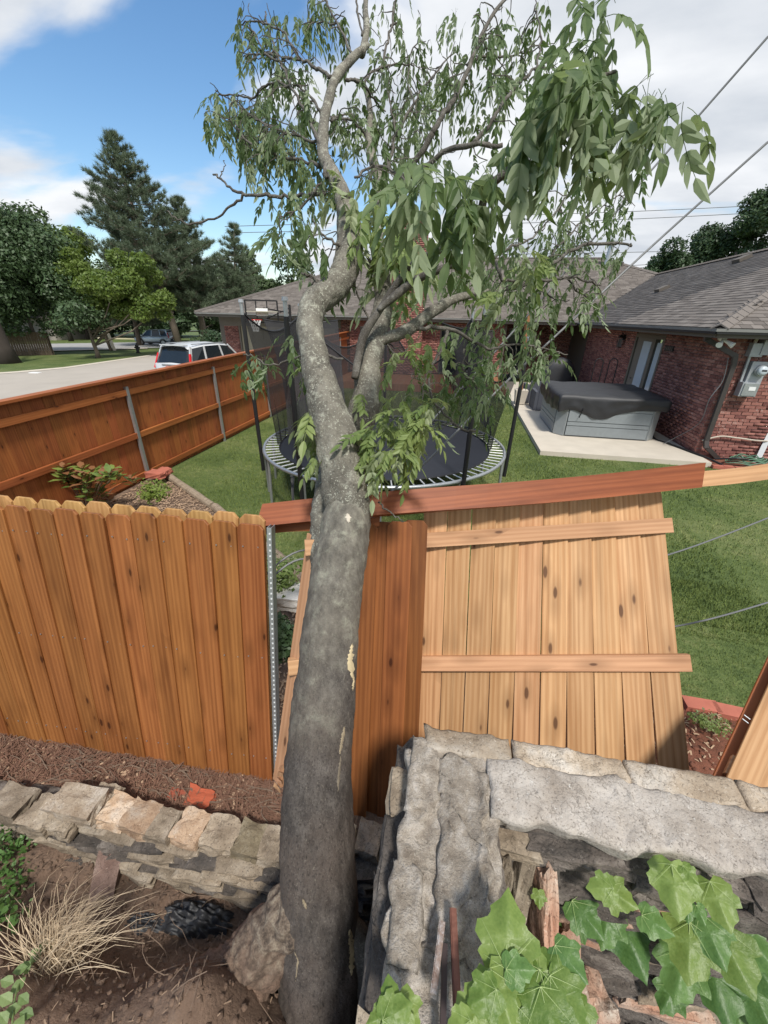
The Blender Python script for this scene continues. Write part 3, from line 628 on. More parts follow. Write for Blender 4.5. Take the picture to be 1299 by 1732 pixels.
# torn net hanging in a pinched sheet from the left pole (as in the picture)
def hang(px_top,px_bot,dt,db,name='torn_net'):
    nu,nv=14,20; vs=[]
    for v in range(nv+1):
        g=v/nv
        for u in range(nu+1):
            f=u/nu; T_=D(px_top[0][0]*(1-f)+px_top[1][0]*f, px_top[0][1]*(1-f)+px_top[1][1]*f+6*sin(pi*f), dt[0]*(1-f)+dt[1]*f)
            B_=D(px_bot[0][0]*(1-f)+px_bot[1][0]*f, px_bot[0][1]*(1-f)+px_bot[1][1]*f, db[0]*(1-f)+db[1]*f)
            q=B_.lerp(T_,g); q+=Vector((.0,.10*sin(f*17+g*3)*(1-g*.5),0))+Vector((.08*sin(pi*g)*(1 if f<.5 else -.2),0,0)); vs.append(q)
    m=MB(); m.add(vs,[(v*(nu+1)+u,v*(nu+1)+u+1,(v+1)*(nu+1)+u+1,(v+1)*(nu+1)+u) for v in range(nv) for u in range(nu)])
    o=obj(name,m,tr,mat=M_NET,smooth=True); e=MB(); e.tube([vs[nv*(nu+1)+u] for u in range(nu+1)],.014,6); obj('net_rope',e,o,mat=M_BLACK)
hang(((445,540),(570,542)),((487,735),(600,790)),(7.0,7.6),(6.6,6.0))
hang(((745,545),(835,560)),((750,640),(830,735)),(6.2,8.2),(7.4,7.2))
m=MB(); m.rod(D(543,575,7.2),D(640,650,7.0),.03,.02); obj('slack_pole',m,tr,mat=M_BLACK)
m=MB(); 
for px_ in (493,): m.rod(D(px_,798,5.7),D(px_+4,868,5.45),.035,.006); m.rod(D(px_+4,805,5.68),D(px_+1,860,5.4),.02,.006)
obj('ladder_strap',m,tr,mat=M_BLACK)
#--PART3
# ------------------------------------------------------------------ brick house
hs_=thing('brick_house','long low red brick house with grey shingled hip roof and covered patio','house',(5.3,9.55,0))
BRL,BRH,JT=.194,.0585,.011
NEARB=[]; 
def brickwall(o,u,nrm,width,z0,z1,opens=(),far=False,name='wall'):
    o=Vector(o); u=Vector(u); nrm=Vector(nrm); back=MB()
    # mortar backing: pieces round the openings
    zs=sorted({z0,z1,*[a[2] for a in opens],*[a[3] for a in opens]}); us=sorted({0,width,*[a[0] for a in opens],*[a[1] for a in opens]})
    for a,b in zip(us,us[1:]):
        for c,d in zip(zs,zs[1:]):
            mu,mz=(a+b)/2,(c+d)/2
            if any(q[0]<mu<q[1] and q[2]<mz<q[3] for q in opens): continue
            P0=o+u*a-nrm*.012; n_=nrm*.1
            vs=[P0+Vector((0,0,c)),P0+u*(b-a)+Vector((0,0,c)),P0+u*(b-a)+Vector((0,0,d)),P0+Vector((0,0,d))]
            back.add(vs+[v-n_ for v in vs],[(0,1,2,3),(7,6,5,4),(0,4,5,1),(1,5,6,2),(2,6,7,3),(3,7,4,0)])
    w=obj(name,back,hs_,mat=M_MORT)
    rows=int((z1-z0)/(BRH+JT)); L=[]
    for r in range(rows):
        z=z0+(r+.5)*(BRH+JT); x=(-(BRL+JT)/2 if r%2 else 0)
        while x<width:
            a,b=max(x,0),min(x+BRL,width); x+=BRL+JT
            for q in opens:
                if q[2]-.02<z<q[3]+.02 and b>q[0] and a<q[1]:
                    if a<q[0]: b=min(b,q[0])
                    elif b>q[1]: a=max(a,q[1])
                    else: a=b
            if b-a<.03: continue
            c=o+u*((a+b)/2)+Vector((0,0,z))+nrm*(random.uniform(-.004,.004)-.004)
            L.append((c,b-a,u,nrm,w))
    return w,L
NB_=[]
w1,l1=brickwall((5.3,9.55,0),(1,0,0),(0,-1,0),8.0,.0,2.52); NB_+=l1
w2,l2=brickwall((5.3,19.7,0),(0,-1,0),(-1,0,0),10.15,.05,2.52,[(5.2,7.2,.1,2.36)]); NB_+=l2
w3,l3=brickwall((-5.15,19.7,0),(1,0,0),(0,-1,0),6.95,.3,2.52,[(.5,1.6,.9,2.2),(4.2,6.2,.32,2.3)]); NB_+=l3
w4,l4=brickwall((1.8,22.5,0),(1,0,0),(0,-1,0),3.5,.1,2.52,[(.5,1.5,.9,2.2)]); NB_+=l4
w5,l5=brickwall((-11.75,20.2,0),(1,0,0),(0,-1,0),.75,-.5,2.1); NB_+=l5
w6,l6=brickwall((-5.9,20.2,0),(1,0,0),(0,-1,0),.75,-.3,2.5); NB_+=l6
w7,l7=brickwall((-3.1,19.05,0),(1,0,0),(0,-1,0),1.35,.3,6.3,name='chimney'); NB_+=l7
w8,l8=brickwall((-1.75,19.05,0),(0,1,0),(1,0,0),.7,.3,6.3,name='chimney'); NB_+=l8
w9,l9=brickwall((-3.1,19.75,0),(0,-1,0),(-1,0,0),.7,.3,6.3,name='chimney'); NB_+=l9
m=MB(); m.box((-2.42,19.42,6.34),(1.5,.9,.1)); obj('chimney_cap',m,hs_,mat=M_CONC)
def cpd(p): return (p-CP).length
NB_.sort(key=lambda b: cpd(b[0]))
bm_cache={}
def brickmesh(u,L_):
    key=(round(u[0]),round(u[1]),round(L_,2))
    if key not in bm_cache:
        m=MB(); sx,sy=(round(L_,2),.03) if abs(u[0])>.5 else (.03,round(L_,2)); m.box((0,0,0),(sx,sy,BRH)); bm_cache[key]=m.mesh('brick',M_BRICK)
    return bm_cache[key]
def visible_px(c):
    d=c-CP; z=d.dot(_f)
    if z<=0: return False
    x=649.5+CAM_F*d.dot(_R)/z; y=866-CAM_F*d.dot(_U)/z; return -20<x<1320 and 0<y<1732
cnt=0; rest={}
for c,L_,u,nrm,w in NB_:
    if cnt<290 and visible_px(c) and w in (w1,w2): obj('brick',brickmesh(u,L_),w,loc=c); cnt+=1
    else: rest.setdefault(w,[]).append((c,L_,u))
for w,L in rest.items():
    v=[];f=[];a=[]
    for c,L_,u in L:
        sx,sy=(L_/2,.015) if abs(u[0])>.5 else (.015,L_/2); b=len(v)
        v+=[(c.x+i*sx,c.y+j*sy,c.z+k*BRH/2) for i in(-1,1) for j in(-1,1) for k in(-1,1)]
        f+=[tuple(b+q for q in t) for t in [(0,1,3,2),(4,6,7,5),(0,4,5,1),(2,3,7,6),(0,2,6,4),(1,5,7,3)]]; a+=[random.random()]*6
    obj('brickwork',npmesh('brickwork',v,f,M_BRICK,attr=a),w,kind='stuff')
# --- roof
SH=[]
def slope(poly,eave_u,up,name='roof',shing=True,exp=.145,tab=.31):
    P=[Vector(p) for p in poly]; m=MB(); n=Vector(eave_u).cross(Vector(up)).normalized(); n=n if n.z>0 else -n
    m.add(P+[p-n*.10 for p in P],[tuple(range(len(P))),tuple(range(2*len(P)-1,len(P)-1,-1))]+[(i,i+len(P),(i+1)%len(P)+len(P),(i+1)%len(P)) for i in range(len(P))])
    r=obj(name,m,hs_,mat=M_SHINGB)
    if not shing: return r
    O=P[0]; u=Vector(eave_u).normalized(); v=Vector(up).normalized(); uv=[((p-O).dot(u),(p-O).dot(v)) for p in P]
    umin=min(a for a,b in uv); umax=max(a for a,b in uv); vmax=max(b for a,b in uv)
    def inside(a,b):
        c=False; k=len(uv)
        for i in range(k):
            x1,y1=uv[i]; x2,y2=uv[(i+1)%k]
            if (y1>b)!=(y2>b) and a<(x2-x1)*(b-y1)/(y2-y1)+x1: c=not c
        return c
    row=0; b=-.03
    while b<vmax:
        a=umin-random.random()*tab
        while a<umax:
            wd=tab*random.choice((.6,.8,1,1.2)); 
            if inside(a+wd/2,max(b+exp/2,.01)): SH.append((O+u*a+v*b,u*wd,v*(exp+.03),n,r))
            a+=wd+.006
        b+=exp; row+=1
    return r
p1=.486; zE=2.62
rw=slope([(4.7,9.1,zE),(4.7,19.2,zE),(9.1,24.45,zE+4.4*p1),(9.1,13.5,zE+4.4*p1)],(0,1,0),(1,0,p1))
rs=slope([(4.7,9.1,zE),(13.5,9.1,zE),(9.1,13.5,zE+4.4*p1)],(1,0,0),(0,1,p1))
re=slope([(13.5,9.1,zE),(13.5,25,zE),(9.1,24.45,zE+4.4*p1),(9.1,13.5,zE+4.4*p1)],(0,1,0),(-1,0,p1),shing=False)
rm=slope([(-12.6,19.2,2.66),(4.7,19.2,2.66),(9.1,24.45,4.76),(7.0,26.7,5.66),(-5.1,26.7,5.66)],(1,0,0),(0,1,.4))
rn=slope([(-12.6,34.2,2.66),(13,34.2,2.66),(7.0,26.7,5.66),(-5.1,26.7,5.66)],(1,0,0),(0,-1,.4),shing=False)
rl=slope([(-12.6,19.2,2.66),(-12.6,34.2,2.66),(-5.1,26.7,5.66)],(0,1,0),(1,0,.4),shing=False)
rr_=slope([(13,34.2,2.66),(7,26.7,5.66),(9.1,24.45,4.76),(13.5,25,2.66)],(0,1,0),(-1,0,.4),shing=False)
def tabverts(s):
    p,u,v,n,r=s; t0=.011+random.random()*.006; lo=p+n*t0; hi=p+v+n*.003
    return [lo,lo+u,hi+u,hi,p-n*.002,p+u-n*.002],[(0,1,2,3),(4,5,1,0),(4,0,3),(5,2,1)]
SH.sort(key=lambda s:cpd(s[0])); cnt=0; rest={}
for s in SH:
    if cnt<290 and visible_px(s[0]) and s[4] in (rw,rs):
        vs,fs=tabverts(s); m=MB(); c=s[0]; m.add([q-c for q in vs],fs); obj('shingle',m.mesh('shingle',M_SHING),s[4],loc=c); cnt+=1
    else: rest.setdefault(s[4],[]).append(s)
for r,L in rest.items():
    v=[];f=[];a=[]
    for s in L:
        vs,fs=tabverts(s); b=len(v); v+=[tuple(q) for q in vs]; rnd=random.random()
        for t in fs: f.append(tuple(b+q for q in (t if len(t)==4 else t+(t[-1],)))); a.append(rnd)
    # degenerate quads for the triangles are dropped here
    f4=[t for t in f if t[2]!=t[3]]; a4=[x for t,x in zip(f,a) if t[2]!=t[3]]
    obj('shingles',npmesh('shingles',v,f4,M_SHING,attr=a4),r,kind='stuff')
# hip and ridge caps
def caps(p,q,name='ridge_cap'):
    p,q=Vector(p),Vector(q); d=(q-p); n=int(d.length/.2); m=MB()
    for i in range(n):
        a=p+d*(i/n); b=p+d*((i+1.25)/n); s=d.cross(Vector((0,0,1))).normalized()*.15; up=Vector((0,0,.035)); dn=Vector((0,0,-.045))
        m.add([a+s+dn,a+up,a-s+dn,b+s+dn+Vector((0,0,-.012)),b+up-Vector((0,0,.012)),b-s+dn-Vector((0,0,.012)),a+s+dn*1.6,a-s+dn*1.6,a+up*.3],[(0,1,4,3),(1,2,5,4),(6,8,1,0),(8,7,2,1)])
    obj(name,m,hs_,mat=M_SHING,kind='stuff')
caps((4.7,9.1,zE+.03),(9.1,13.5,zE+4.4*p1+.03)); caps((9.1,13.5,4.79),(9.1,24.45,4.79)); caps((-12.6,19.2,2.69),(-5.1,26.7,5.69)); caps((-5.1,26.7,5.69),(7,26.7,5.69)); caps((7,26.7,5.69),(9.1,24.45,4.80))
# eaves: gutter, fascia, soffit
m=MB(); m.box((4.70,14.15,zE-.105),(.03,10.1,.15)); m.box((9.1,9.10,zE-.105),(8.8,.03,.15)); m.box((-3.95,19.2,2.56),(17.2,.03,.15)); obj('fascia',m,hs_,mat=M_TRIM)
m=MB(); m.box((4.655,14.13,zE-.045),(.075,10.2,.05)); m.box((9.1,9.055,zE-.045),(8.96,.075,.05)); m.box((-3.95,19.155,2.62),(17.2,.075,.05)); obj('gutter',m,hs_,mat=M_GUTTER)
m=MB(); m.box((4.655,14.13,zE-.09),(.06,10.15,.045)); m.box((9.1,9.055,zE-.09),(8.9,.06,.045)); obj('gutter_shadow_strip',m,hs_,mat=M_BLACK)  # black strip added as a painted shade line under the gutter
m=MB(); m.box((5.0,14.2,2.525),(.56,10.2,.02)); m.box((9.1,9.33,2.525),(8.2,.42,.02)); m.box((-3.9,20.9,2.525),(17.2,3.3,.02)); obj('soffit',m,hs_,mat=M_SOFFIT)
# downspout: diagonal under the eave, down the wall, kick-out
m=MB()
pts=[(4.76,9.7,2.5),(4.76,9.6,2.36),(5.32,9.47,2.14),(5.36,9.47,2.0),(5.40,9.47,.30),(5.42,9.40,.2)]
dp=[Vector((4.74,9.55,2.54)),Vector((4.76,9.52,2.40)),Vector((5.33,9.45,2.12)),Vector((5.36,9.45,1.98)),Vector((5.40,9.45,.42)),Vector((5.42,9.42,.30)),D(1222,784,8.75)]
for a,b in zip(dp,dp[1:]): m.rod(a,b+(b-a).normalized()*.03,.085,.065,up=(0,-1,.01))
obj('downspout',m,hs_,mat=plain('brown_downspout',(.055,.048,.045),.45,.1))
# door with two glass lights, windows
m=MB(); 
def frame(m,x,y0,y1,z0,z1,t=.08,d=.1):
    m.box((x,y0+t/2,(z0+z1)/2),(d,t,z1-z0)); m.box((x,y1-t/2,(z0+z1)/2),(d,t,z1-z0)); m.box((x,(y0+y1)/2,z1-t/2),(d-.004,y1-y0-2*t,t)); m.box((x,(y0+y1)/2,z0+t/2),(d-.004,y1-y0-2*t,t))
m2=MB(); frame(m2,5.34,12.5,14.5,.1,2.36,.10,.12); m2.box((5.34,13.1,1.22),(.13,.14,2.1)); df=obj('door_frame',m2,hs_,mat=plain('taupe_door_paint',(.13,.115,.09),.6))
m2=MB(); m2.box((5.345,13.78,1.22),(.05,1.2,2.1)); dd=obj('door',m2,hs_,mat=plain('taupe_door_leaf',(.15,.135,.11),.6))
M_DG=plain('pale_door_glass',(.50,.56,.60),.15,0,.05)
m2=MB(); m2.box((5.315,13.62,1.35),(.012,.55,1.65)); obj('door_glass',m2,dd,mat=M_DG)
m2=MB(); m2.box((5.315,12.78,1.35),(.012,.34,1.65)); obj('side_glass',m2,df,mat=M_DG)
m2=MB(); m2.tube([(5.29,14.02,1.12),(5.25,14.02,1.12),(5.25,13.93,1.12)],.012,6); obj('door_handle',m2,dd,mat=M_BLACK)
def win(x0,x1,y,z0,z1,name='window'):
    m=MB(); t=.06
    m.box(((x0+x1)/2,y,z1-t/2),(x1-x0,.09,t)); m.box(((x0+x1)/2,y,z0+t/2),(x1-x0,.09,t)); m.box((x0+t/2,y,(z0+z1)/2),(t,.088,z1-z0-2*t)); m.box((x1-t/2,y,(z0+z1)/2),(t,.088,z1-z0-2*t)); m.box(((x0+x1)/2,y,(z0+z1)/2),(x1-x0-2*t,.07,.05)); 
    w=obj(name,m,hs_,mat=M_TRIM); g=MB(); g.box(((x0+x1)/2,y+.02,(z0+z1)/2),(x1-x0-.04,.012,z1-z0-.04)); obj('pane',g,w,mat=M_GLASS)
win(-4.65,-3.55,19.74,.9,2.2); win(-.95,1.05,19.74,.32,2.3,'patio_door'); win(2.3,3.3,22.54,.9,2.2)
m=MB(); m.box((1.86,21.1,1.3),(.12,2.7,2.45)); obj('recess_side_wall',m,hs_,mat=M_TRIM)
m=MB(); m.box((5.36,21.2,1.3),(.1,3.0,2.45)); obj('recess_side_wall',m,hs_,mat=M_TRIM)
# garage front: header beam, overhead doors with panels
m=MB(); m.box((-8.75,20.24,2.3),(6.1,.12,.42)); m.box((-11.95,20.5,1.1),(.35,.1,3.0)); obj('garage_header',m,hs_,mat=M_SOFFIT)
for x0 in (-10.9,-8.35):
    m=MB(); m.box((x0+1.2,20.3,.8),(2.4,.05,2.6)); gd=obj('garage_door',m,hs_,mat=M_TAN)
    pm=MB(); pm.box((0,0,0),(.52,.02,.5)); pm=pm.mesh('door_panel',M_TAN)
    for i in range(4):
        for j in range(4): obj('door_panel',pm,gd,loc=(x0+.32+i*.587,20.268,-.1+j*.6))
for x0 in (-10.98,-8.43,-5.93):
    m=MB(); m.box((x0,20.26,.8),(.12,.1,2.62)); obj('garage_post',m,hs_,mat=M_SOFFIT)
# vents on the roof
for (x,y,z,L) in ((6.9,17.8,0,1),(8.5,16.6,0,1)):
    z=zE+(x-4.7)*p1
    m=MB(); m.box((0,0,.04),(.34,.42,.10),Matrix.Rotation(-math.atan(p1),3,'Y')); obj('roof_vent',m.mesh('roof_vent',M_TRIM),hs_,loc=(x,y,z+.03))
m=MB(); pb=Vector((7.2,25.9,5.2)); 
vt=YP(1035,415,25.5); vb=YP(1018,470,25.5); m.tube([vb,vt],.13,10); m.tube([vt,vt+Vector((0,0,.18))],[.20,.20],10); m.tube([vt+Vector((0,0,.18)),vt+Vector((0,0,.3))],[.2,.06],10); obj('flue_pipe',m,hs_,mat=M_GALV)
m=MB(); vt=YP(1054,443,25.5); m.tube([vt-Vector((0,0,1.2)),vt],.05,8); obj('vent_pipe',m,hs_,mat=M_TRIM)
m=MB(); vt=YP(862,528,22); 
# wall pieces: lantern, vent grille, flood lamp, meter, boxes, conduits
t=thing('wall_lantern','black wall lantern on the brick beside the patio door','lantern',(5.3,15.38,2.05))
m=MB(); m.box((5.25,15.38,2.22),(.08,.09,.16)); m.rod((5.27,15.38,2.28),(5.16,15.38,2.33),.02,.02); obj('bracket',m,t,mat=M_BLACK)
m=MB()
for sx in (-1,1):
    for sy in (-1,1): m.rod((5.16+sx*.055,15.38+sy*.055,1.92),(5.16+sx*.075,15.38+sy*.075,2.2),.012,.012)
m.box((5.16,15.38,1.91),(.13,.13,.02)); m.add([(5.07,15.29,2.2),(5.25,15.29,2.2),(5.25,15.47,2.2),(5.07,15.47,2.2),(5.16,15.38,2.31)],[(0,1,4),(1,2,4),(2,3,4),(3,0,4),(3,2,1,0)]); obj('cage',m,t,mat=M_BLACK)
m=MB(); m.box((5.16,15.38,2.05),(.09,.09,.24)); obj('glass',m,t,mat=plain('lantern_glass',(.20,.2,.19),.1))
vg=thing('vent_grille','small dark slotted grille on the brick wall right of the patio door','grille',(5.3,12.15,2.08))
m=MB(); m.box((5.285,12.15,2.08),(.02,.50,.13)); obj('plate',m,vg,mat=M_BLACK)
for k in range(5): m=MB(); m.box((5.27,11.96+k*.095,2.08),(.012,.055,.085)); obj('slat',m,vg,mat=M_TRIM)
fl=thing('floodlight','twin floodlight fixture under the eave on the front brick wall','lamp',(5.0,9.5,2.4))
c=YP(1226,578,9.3)
m=MB(); m.tube([c+Vector((0,.2,.06)),c+Vector((0,.05,.05))],.05,10); obj('base_plate',m,fl,mat=M_WHITE)
for s in (-1,1): m=MB(); m.tube([c+Vector((0,.06,.03)),c+Vector((s*.07,-.02,-.02)),c+Vector((s*.12,-.08,-.06))],[.02,.035,.055],10); obj('lamp_head',m,fl,mat=M_WHITE)
em=thing('electric_meter','round glass electric meter on a grey box mounted on the brick wall','meter',(5.95,9.5,1.9))
c=YP(1280,628,9.45); m=MB(); m.box(c+Vector((-.01,.02,-.03)),(.28,.12,.42)); obj('meter_box',m,em,mat=M_GREYM)
m=MB(); m.tube([c+Vector((.02,-.04,.02)),c+Vector((.02,-.10,.02))],.105,18); obj('meter_ring',m,em,mat=M_GALV,smooth=False)
m=MB(); m.tube([c+Vector((.02,-.10,.02)),c+Vector((.02,-.16,.02)),c+Vector((.02,-.18,.02))],[.092,.088,.05],18); obj('meter_dome',m,em,mat=M_DG,smooth=True)
m=MB(); m.box(c+Vector((.02,-.182,.03)),(.09,.004,.03)); obj('dial',m,em,mat=M_BLACK)
ub=thing('service_box','grey utility service box tilted out below the electric meter','utility box',(5.9,9.5,1.4))
c=YP(1263,658,9.42); m=MB(); m.box(c,(.30,.16,.27)); obj('box_body',m,ub,mat=M_GREYM)
m=MB(); m.box(c+Vector((.01,-.09,.0)),(.26,.02,.23)); obj('box_lid',m,ub,mat=M_GALV)
m=MB(); m.box(c+Vector((.03,-.104,.02)),(.12,.006,.07)); obj('label_plate',m,ub,mat=M_WHITE)
bb=thing('breaker_box','dark grey breaker box under the eave beside the conduit','utility box',(6.0,9.5,2.3))
c=YP(1278,592,9.45); m=MB(); m.box(c,(.22,.14,.24)); obj('box_body',m,bb,mat=M_GREYM)
c2=YP(1297,588,9.45); m=MB(); m.box(c2,(.24,.18,.26)); obj('box_body',m,bb,mat=M_GREYM)
m=MB(); m.rod(YP(1283,566,9.46),YP(1270,596,9.46),.05,.04,up=(0,-1,.01)); cu=obj('conduit_pipe',m,mat=M_CONC); tag(cu,'pale upper conduit running from the eave to the grey boxes','conduit')
m=MB(); m.rod(YP(1270,597,9.47),YP(1250,652,9.47),.04,.04,up=(0,-1,.01)); cu=obj('conduit_pipe',m,mat=M_GREYM); tag(cu,'dark grey lower conduit running down to the service box','conduit')
m=MB(); m.tube(smooth_path([YP(1188,745,9.48),YP(1218,738,9.48),YP(1250,741,9.48),YP(1299,746,9.48),(7.8,9.48,.6)]),.016,6); cu=obj('wall_pipe',m,mat=M_CONC); tag(cu,'thin pale pipe running along the foot of the front brick wall','pipe')
m=MB(); m.tube(smooth_path([YP(1232,605,9.4),YP(1222,645,9.4),YP(1200,675,9.38),(5.22,9.6,.75),(5.05,10.0,.3),(4.9,10.1,.12)]),.008,6); cu=obj('spa_cable',m,mat=M_CABLE); tag(cu,'grey cable looping from the downspout down the brick corner to the patio','cable')
m=MB(); m.tube(smooth_path([(4.86,11.2,.75),(4.90,10.9,.4),(4.9,10.6,.13),(5.05,10.2,.115),(5.35,9.3,.12),(5.6,8.95,.05)]),.022,6); cu=obj('spa_hose',m,mat=M_BLACK); tag(cu,'thick black hose from the spa corner across the patio edge','hose')
m=MB(); m.rod(D(1277,787,8.55),D(1312,715,8.3),.09,.06); cu=obj('leaning_post',m,mat=M_WHITE); tag(cu,'white metal post leaning at the right edge in front of the brick wall','post')
# hose coil and brick edging beside the slab
m=MB(); c=Vector((6.15,9.15,.06))
for k in range(5):
    m.tube([c+Vector(((.42-.05*k)*cos(a)+.03*sin(3*a+k),(.20-.02*k)*sin(a),.03+.03*k+.02*sin(5*a+k))) for a in np.linspace(0,2*pi,30)],.011,6,False)
cu=obj('garden_hose',m,mat=plain('green_hose',(.10,.20,.13),.5)); tag(cu,'green garden hose coiled by the foot of the brick wall','hose')
m=MB(); m.tube(smooth_path([(5.55,9.2,.1),(5.9,9.0,.2),(6.3,9.1,.12),(6.6,8.95,.1)]),.02,6); cu=obj('drain_hose',m,mat=M_BLACK); tag(cu,'black drain hose lying in the hose coil by the wall','hose')
m=MB(); m.box((6.5,9.2,.005),(2.4,.62,.03)); obj('wall_bed_soil',m,mat=M_SOIL,kind='structure')
be=thing('brick_edging','row of flat red bricks edging the bed at the foot of the brick wall','edging',(6.4,8.85,0))
em_=MB(); em_.box((0,0,0),(.19,.10,.06)); em_=em_.mesh('brick',M_BRICKE)
for k in range(10): o=obj('brick',em_,be,loc=(5.45+k*.205,8.86+.02*sin(k*2.),.035)); o.rotation_euler=(0,0,random.uniform(-.08,.08))
# ------------------------------------------------------------------ deck, post, furniture on the patio
dk=thing('wooden_deck','low red-brown plank deck along the back wall of the house','deck',(-1,18,0))
pm=MB(); pm.box((0,0,0),(.137,3.45,.03)); pm=pm.mesh('plank',M_DECK)
for k in range(48): obj('plank',pm,dk,loc=(-4.9+k*.142,17.95,.265+random.uniform(-.002,.002)))
m=MB(); m.box((-1.55,16.2,.14),(6.9,.04,.26)); obj('rim_board',m,dk,mat=M_DECK)
t=thing('planter_post','slim brown timber post standing in a pale grey square planter','post',(2.15,14.4,.1))
pp0=Vector((2.14,14.3,.12)); pp1=YP(893,530,14.2)
m=MB(); m.rod(pp0,pp1,.10,.10); po=obj('timber_post',m,t,mat=plain('cedar_post_wood',(.30,.13,.055),.6,0,.2,4))
m=MB(); c=pp0; 
for a,b in (((-.17,-.17),(.17,.17)),): m.add([c+Vector((x*.15,y*.15,0)) for x,y in((-1,-1),(1,-1),(1,1),(-1,1))]+[c+Vector((x*.2,y*.2,.45)) for x,y in((-1,-1),(1,-1),(1,1),(-1,1))],[(3,2,1,0),(4,5,6,7),(0,1,5,4),(1,2,6,5),(2,3,7,6),(3,0,4,7)])
obj('planter',m,t,mat=M_CONC)
m=MB(); m.tube([pp1+Vector((.07,-.03,-.25)),pp1+Vector((.09,-.04,-.34))],[.02,.035],8); obj('bulb',m,t,mat=M_WHITE)
def wicker(x,y,w,label):
    t=thing('wicker_seat',label,'armchair',(x,y,.1)); M_W=plain('grey_wicker',(.065,.07,.085),.8,0,.3,60,.4,120)
    m=MB(); m.box((x,y,.28),(w,.75,.34)); obj('seat_base',m,t,mat=M_W); m=MB(); m.box((x,y-.42,.47),(w,.10,.72)); obj('backrest',m,t,mat=M_W)
    for s in (-1,1): m=MB(); m.box((x+s*(w/2+.05),y,.38),(.10,.9,.56)); obj('armrest',m,t,mat=M_W)
    m=MB(); m.box((x,y+.02,.49),(w-.04,.66,.09)); obj('cushion',m,t,mat=plain('grey_cushion',(.13,.15,.16),.9))
wicker(2.75,13.75,.42,'near dark grey wicker seat behind the hot tub')
wicker(2.65,14.95,.42,'far dark grey wicker seat beside the planter post')
# covered grill: swollen cover over a box with shelf
t=thing('covered_grill','barbecue grill under a black cover in the dark patio recess','grill',(4.1,18.4,.1))
vs=[];n=16
prof=[(0,.62,.28),(.35,.66,.30),(.75,.64,.30),(.95,.50,.27),(1.12,.34,.20),(1.2,.10,.06)]
m=MB()
for (z,a,b) in prof:
    for k in range(n):
        th=2*pi*k/n; c_,s_=cos(th),sin(th); r=(abs(c_)**4+abs(s_)**4)**(-.25); m.v.append((4.1+a*c_*r*(1+.03*sin(5*th+z*9)),18.4+b*s_*r,.1+z))
m.f+=[(i*n+k,i*n+(k+1)%n,(i+1)*n+(k+1)%n,(i+1)*n+k) for i in range(len(prof)-1) for k in range(n)]+[tuple((len(prof)-1)*n+k for k in range(n))]
obj('grill_cover',m,t,mat=M_BLACKF,smooth=True)
m=MB(); m.box((3.35,18.4,.95),(.25,.4,.03)); obj('side_shelf',m,t,mat=M_TRIM)
for (x,lab) in ((1007,'left'),(1031,'right')):
    c=YP(x,640,13.6); w=.115; top=YP(x-3,606,13.6)
    pts=[Vector((c.x-w,13.6,.1)),Vector((c.x-w,13.6,top.z-w))]+[Vector((c.x+w*cos(a),13.6,top.z-w+w*sin(a))) for a in np.linspace(pi,0,9)]+[Vector((c.x+w,13.6,.1))]
    m=MB(); m.tube(pts,.015,8); o=obj('handrail_hoop',m,mat=M_BLACK); tag(o,f'{lab} black hoop handrail standing behind the hot tub','handrail','hoop handrails behind the hot tub')
# ------------------------------------------------------------------ hot tub
ht=thing('hot_tub','grey panelled hot tub under a sagging black fabric cover on the patio','hot tub',(3.65,11.5,.1))
x0,x1,y0,y1=2.52,4.82,10.35,12.65; cc=.22
oct_=[(x0+cc,y0),(x1-cc,y0),(x1,y0+cc),(x1,y1-cc),(x1-cc,y1),(x0+cc,y1),(x0,y1-cc),(x0,y0+cc)]
m=MB(); m.add([(x,y,.1) for x,y in oct_]+[(x,y,.92) for x,y in oct_],[tuple(range(8))[::-1],tuple(range(8,16))]+[(i,(i+1)%8,(i+1)%8+8,i+8) for i in range(8)]); obj('cabinet',m,ht,mat=plain('spa_dark_base',(.09,.10,.105),.6))
for i in range(8):
    a=Vector((*oct_[i],0)); b=Vector((*oct_[(i+1)%8],0)); L=(b-a).length; u=(b-a)/L; nrm=Vector((u.y,-u.x,0))
    if i%2==0:
        for z0_,z1_ in ((.135,.36),(.375,.46),(.475,.74),(.75,.84)):
            m=MB(); c=(a+b)/2+nrm*.012; m.rod(c-u*(L/2-.01)+Vector((0,0,(z0_+z1_)/2)),c+u*(L/2-.01)+Vector((0,0,(z0_+z1_)/2)),.03,z1_-z0_,up=(0,0,1)); 
            obj('side_panel',m,ht,mat=M_TUB)
    else:
        m=MB(); c=(a+b)/2+nrm*.014; m.rod(c+Vector((0,0,.11)),c+Vector((0,0,.88)),L-.02,.035,up=tuple(nrm)); obj('corner_panel',m,ht,mat=plain('spa_corner_grey',(.27,.295,.30),.45))
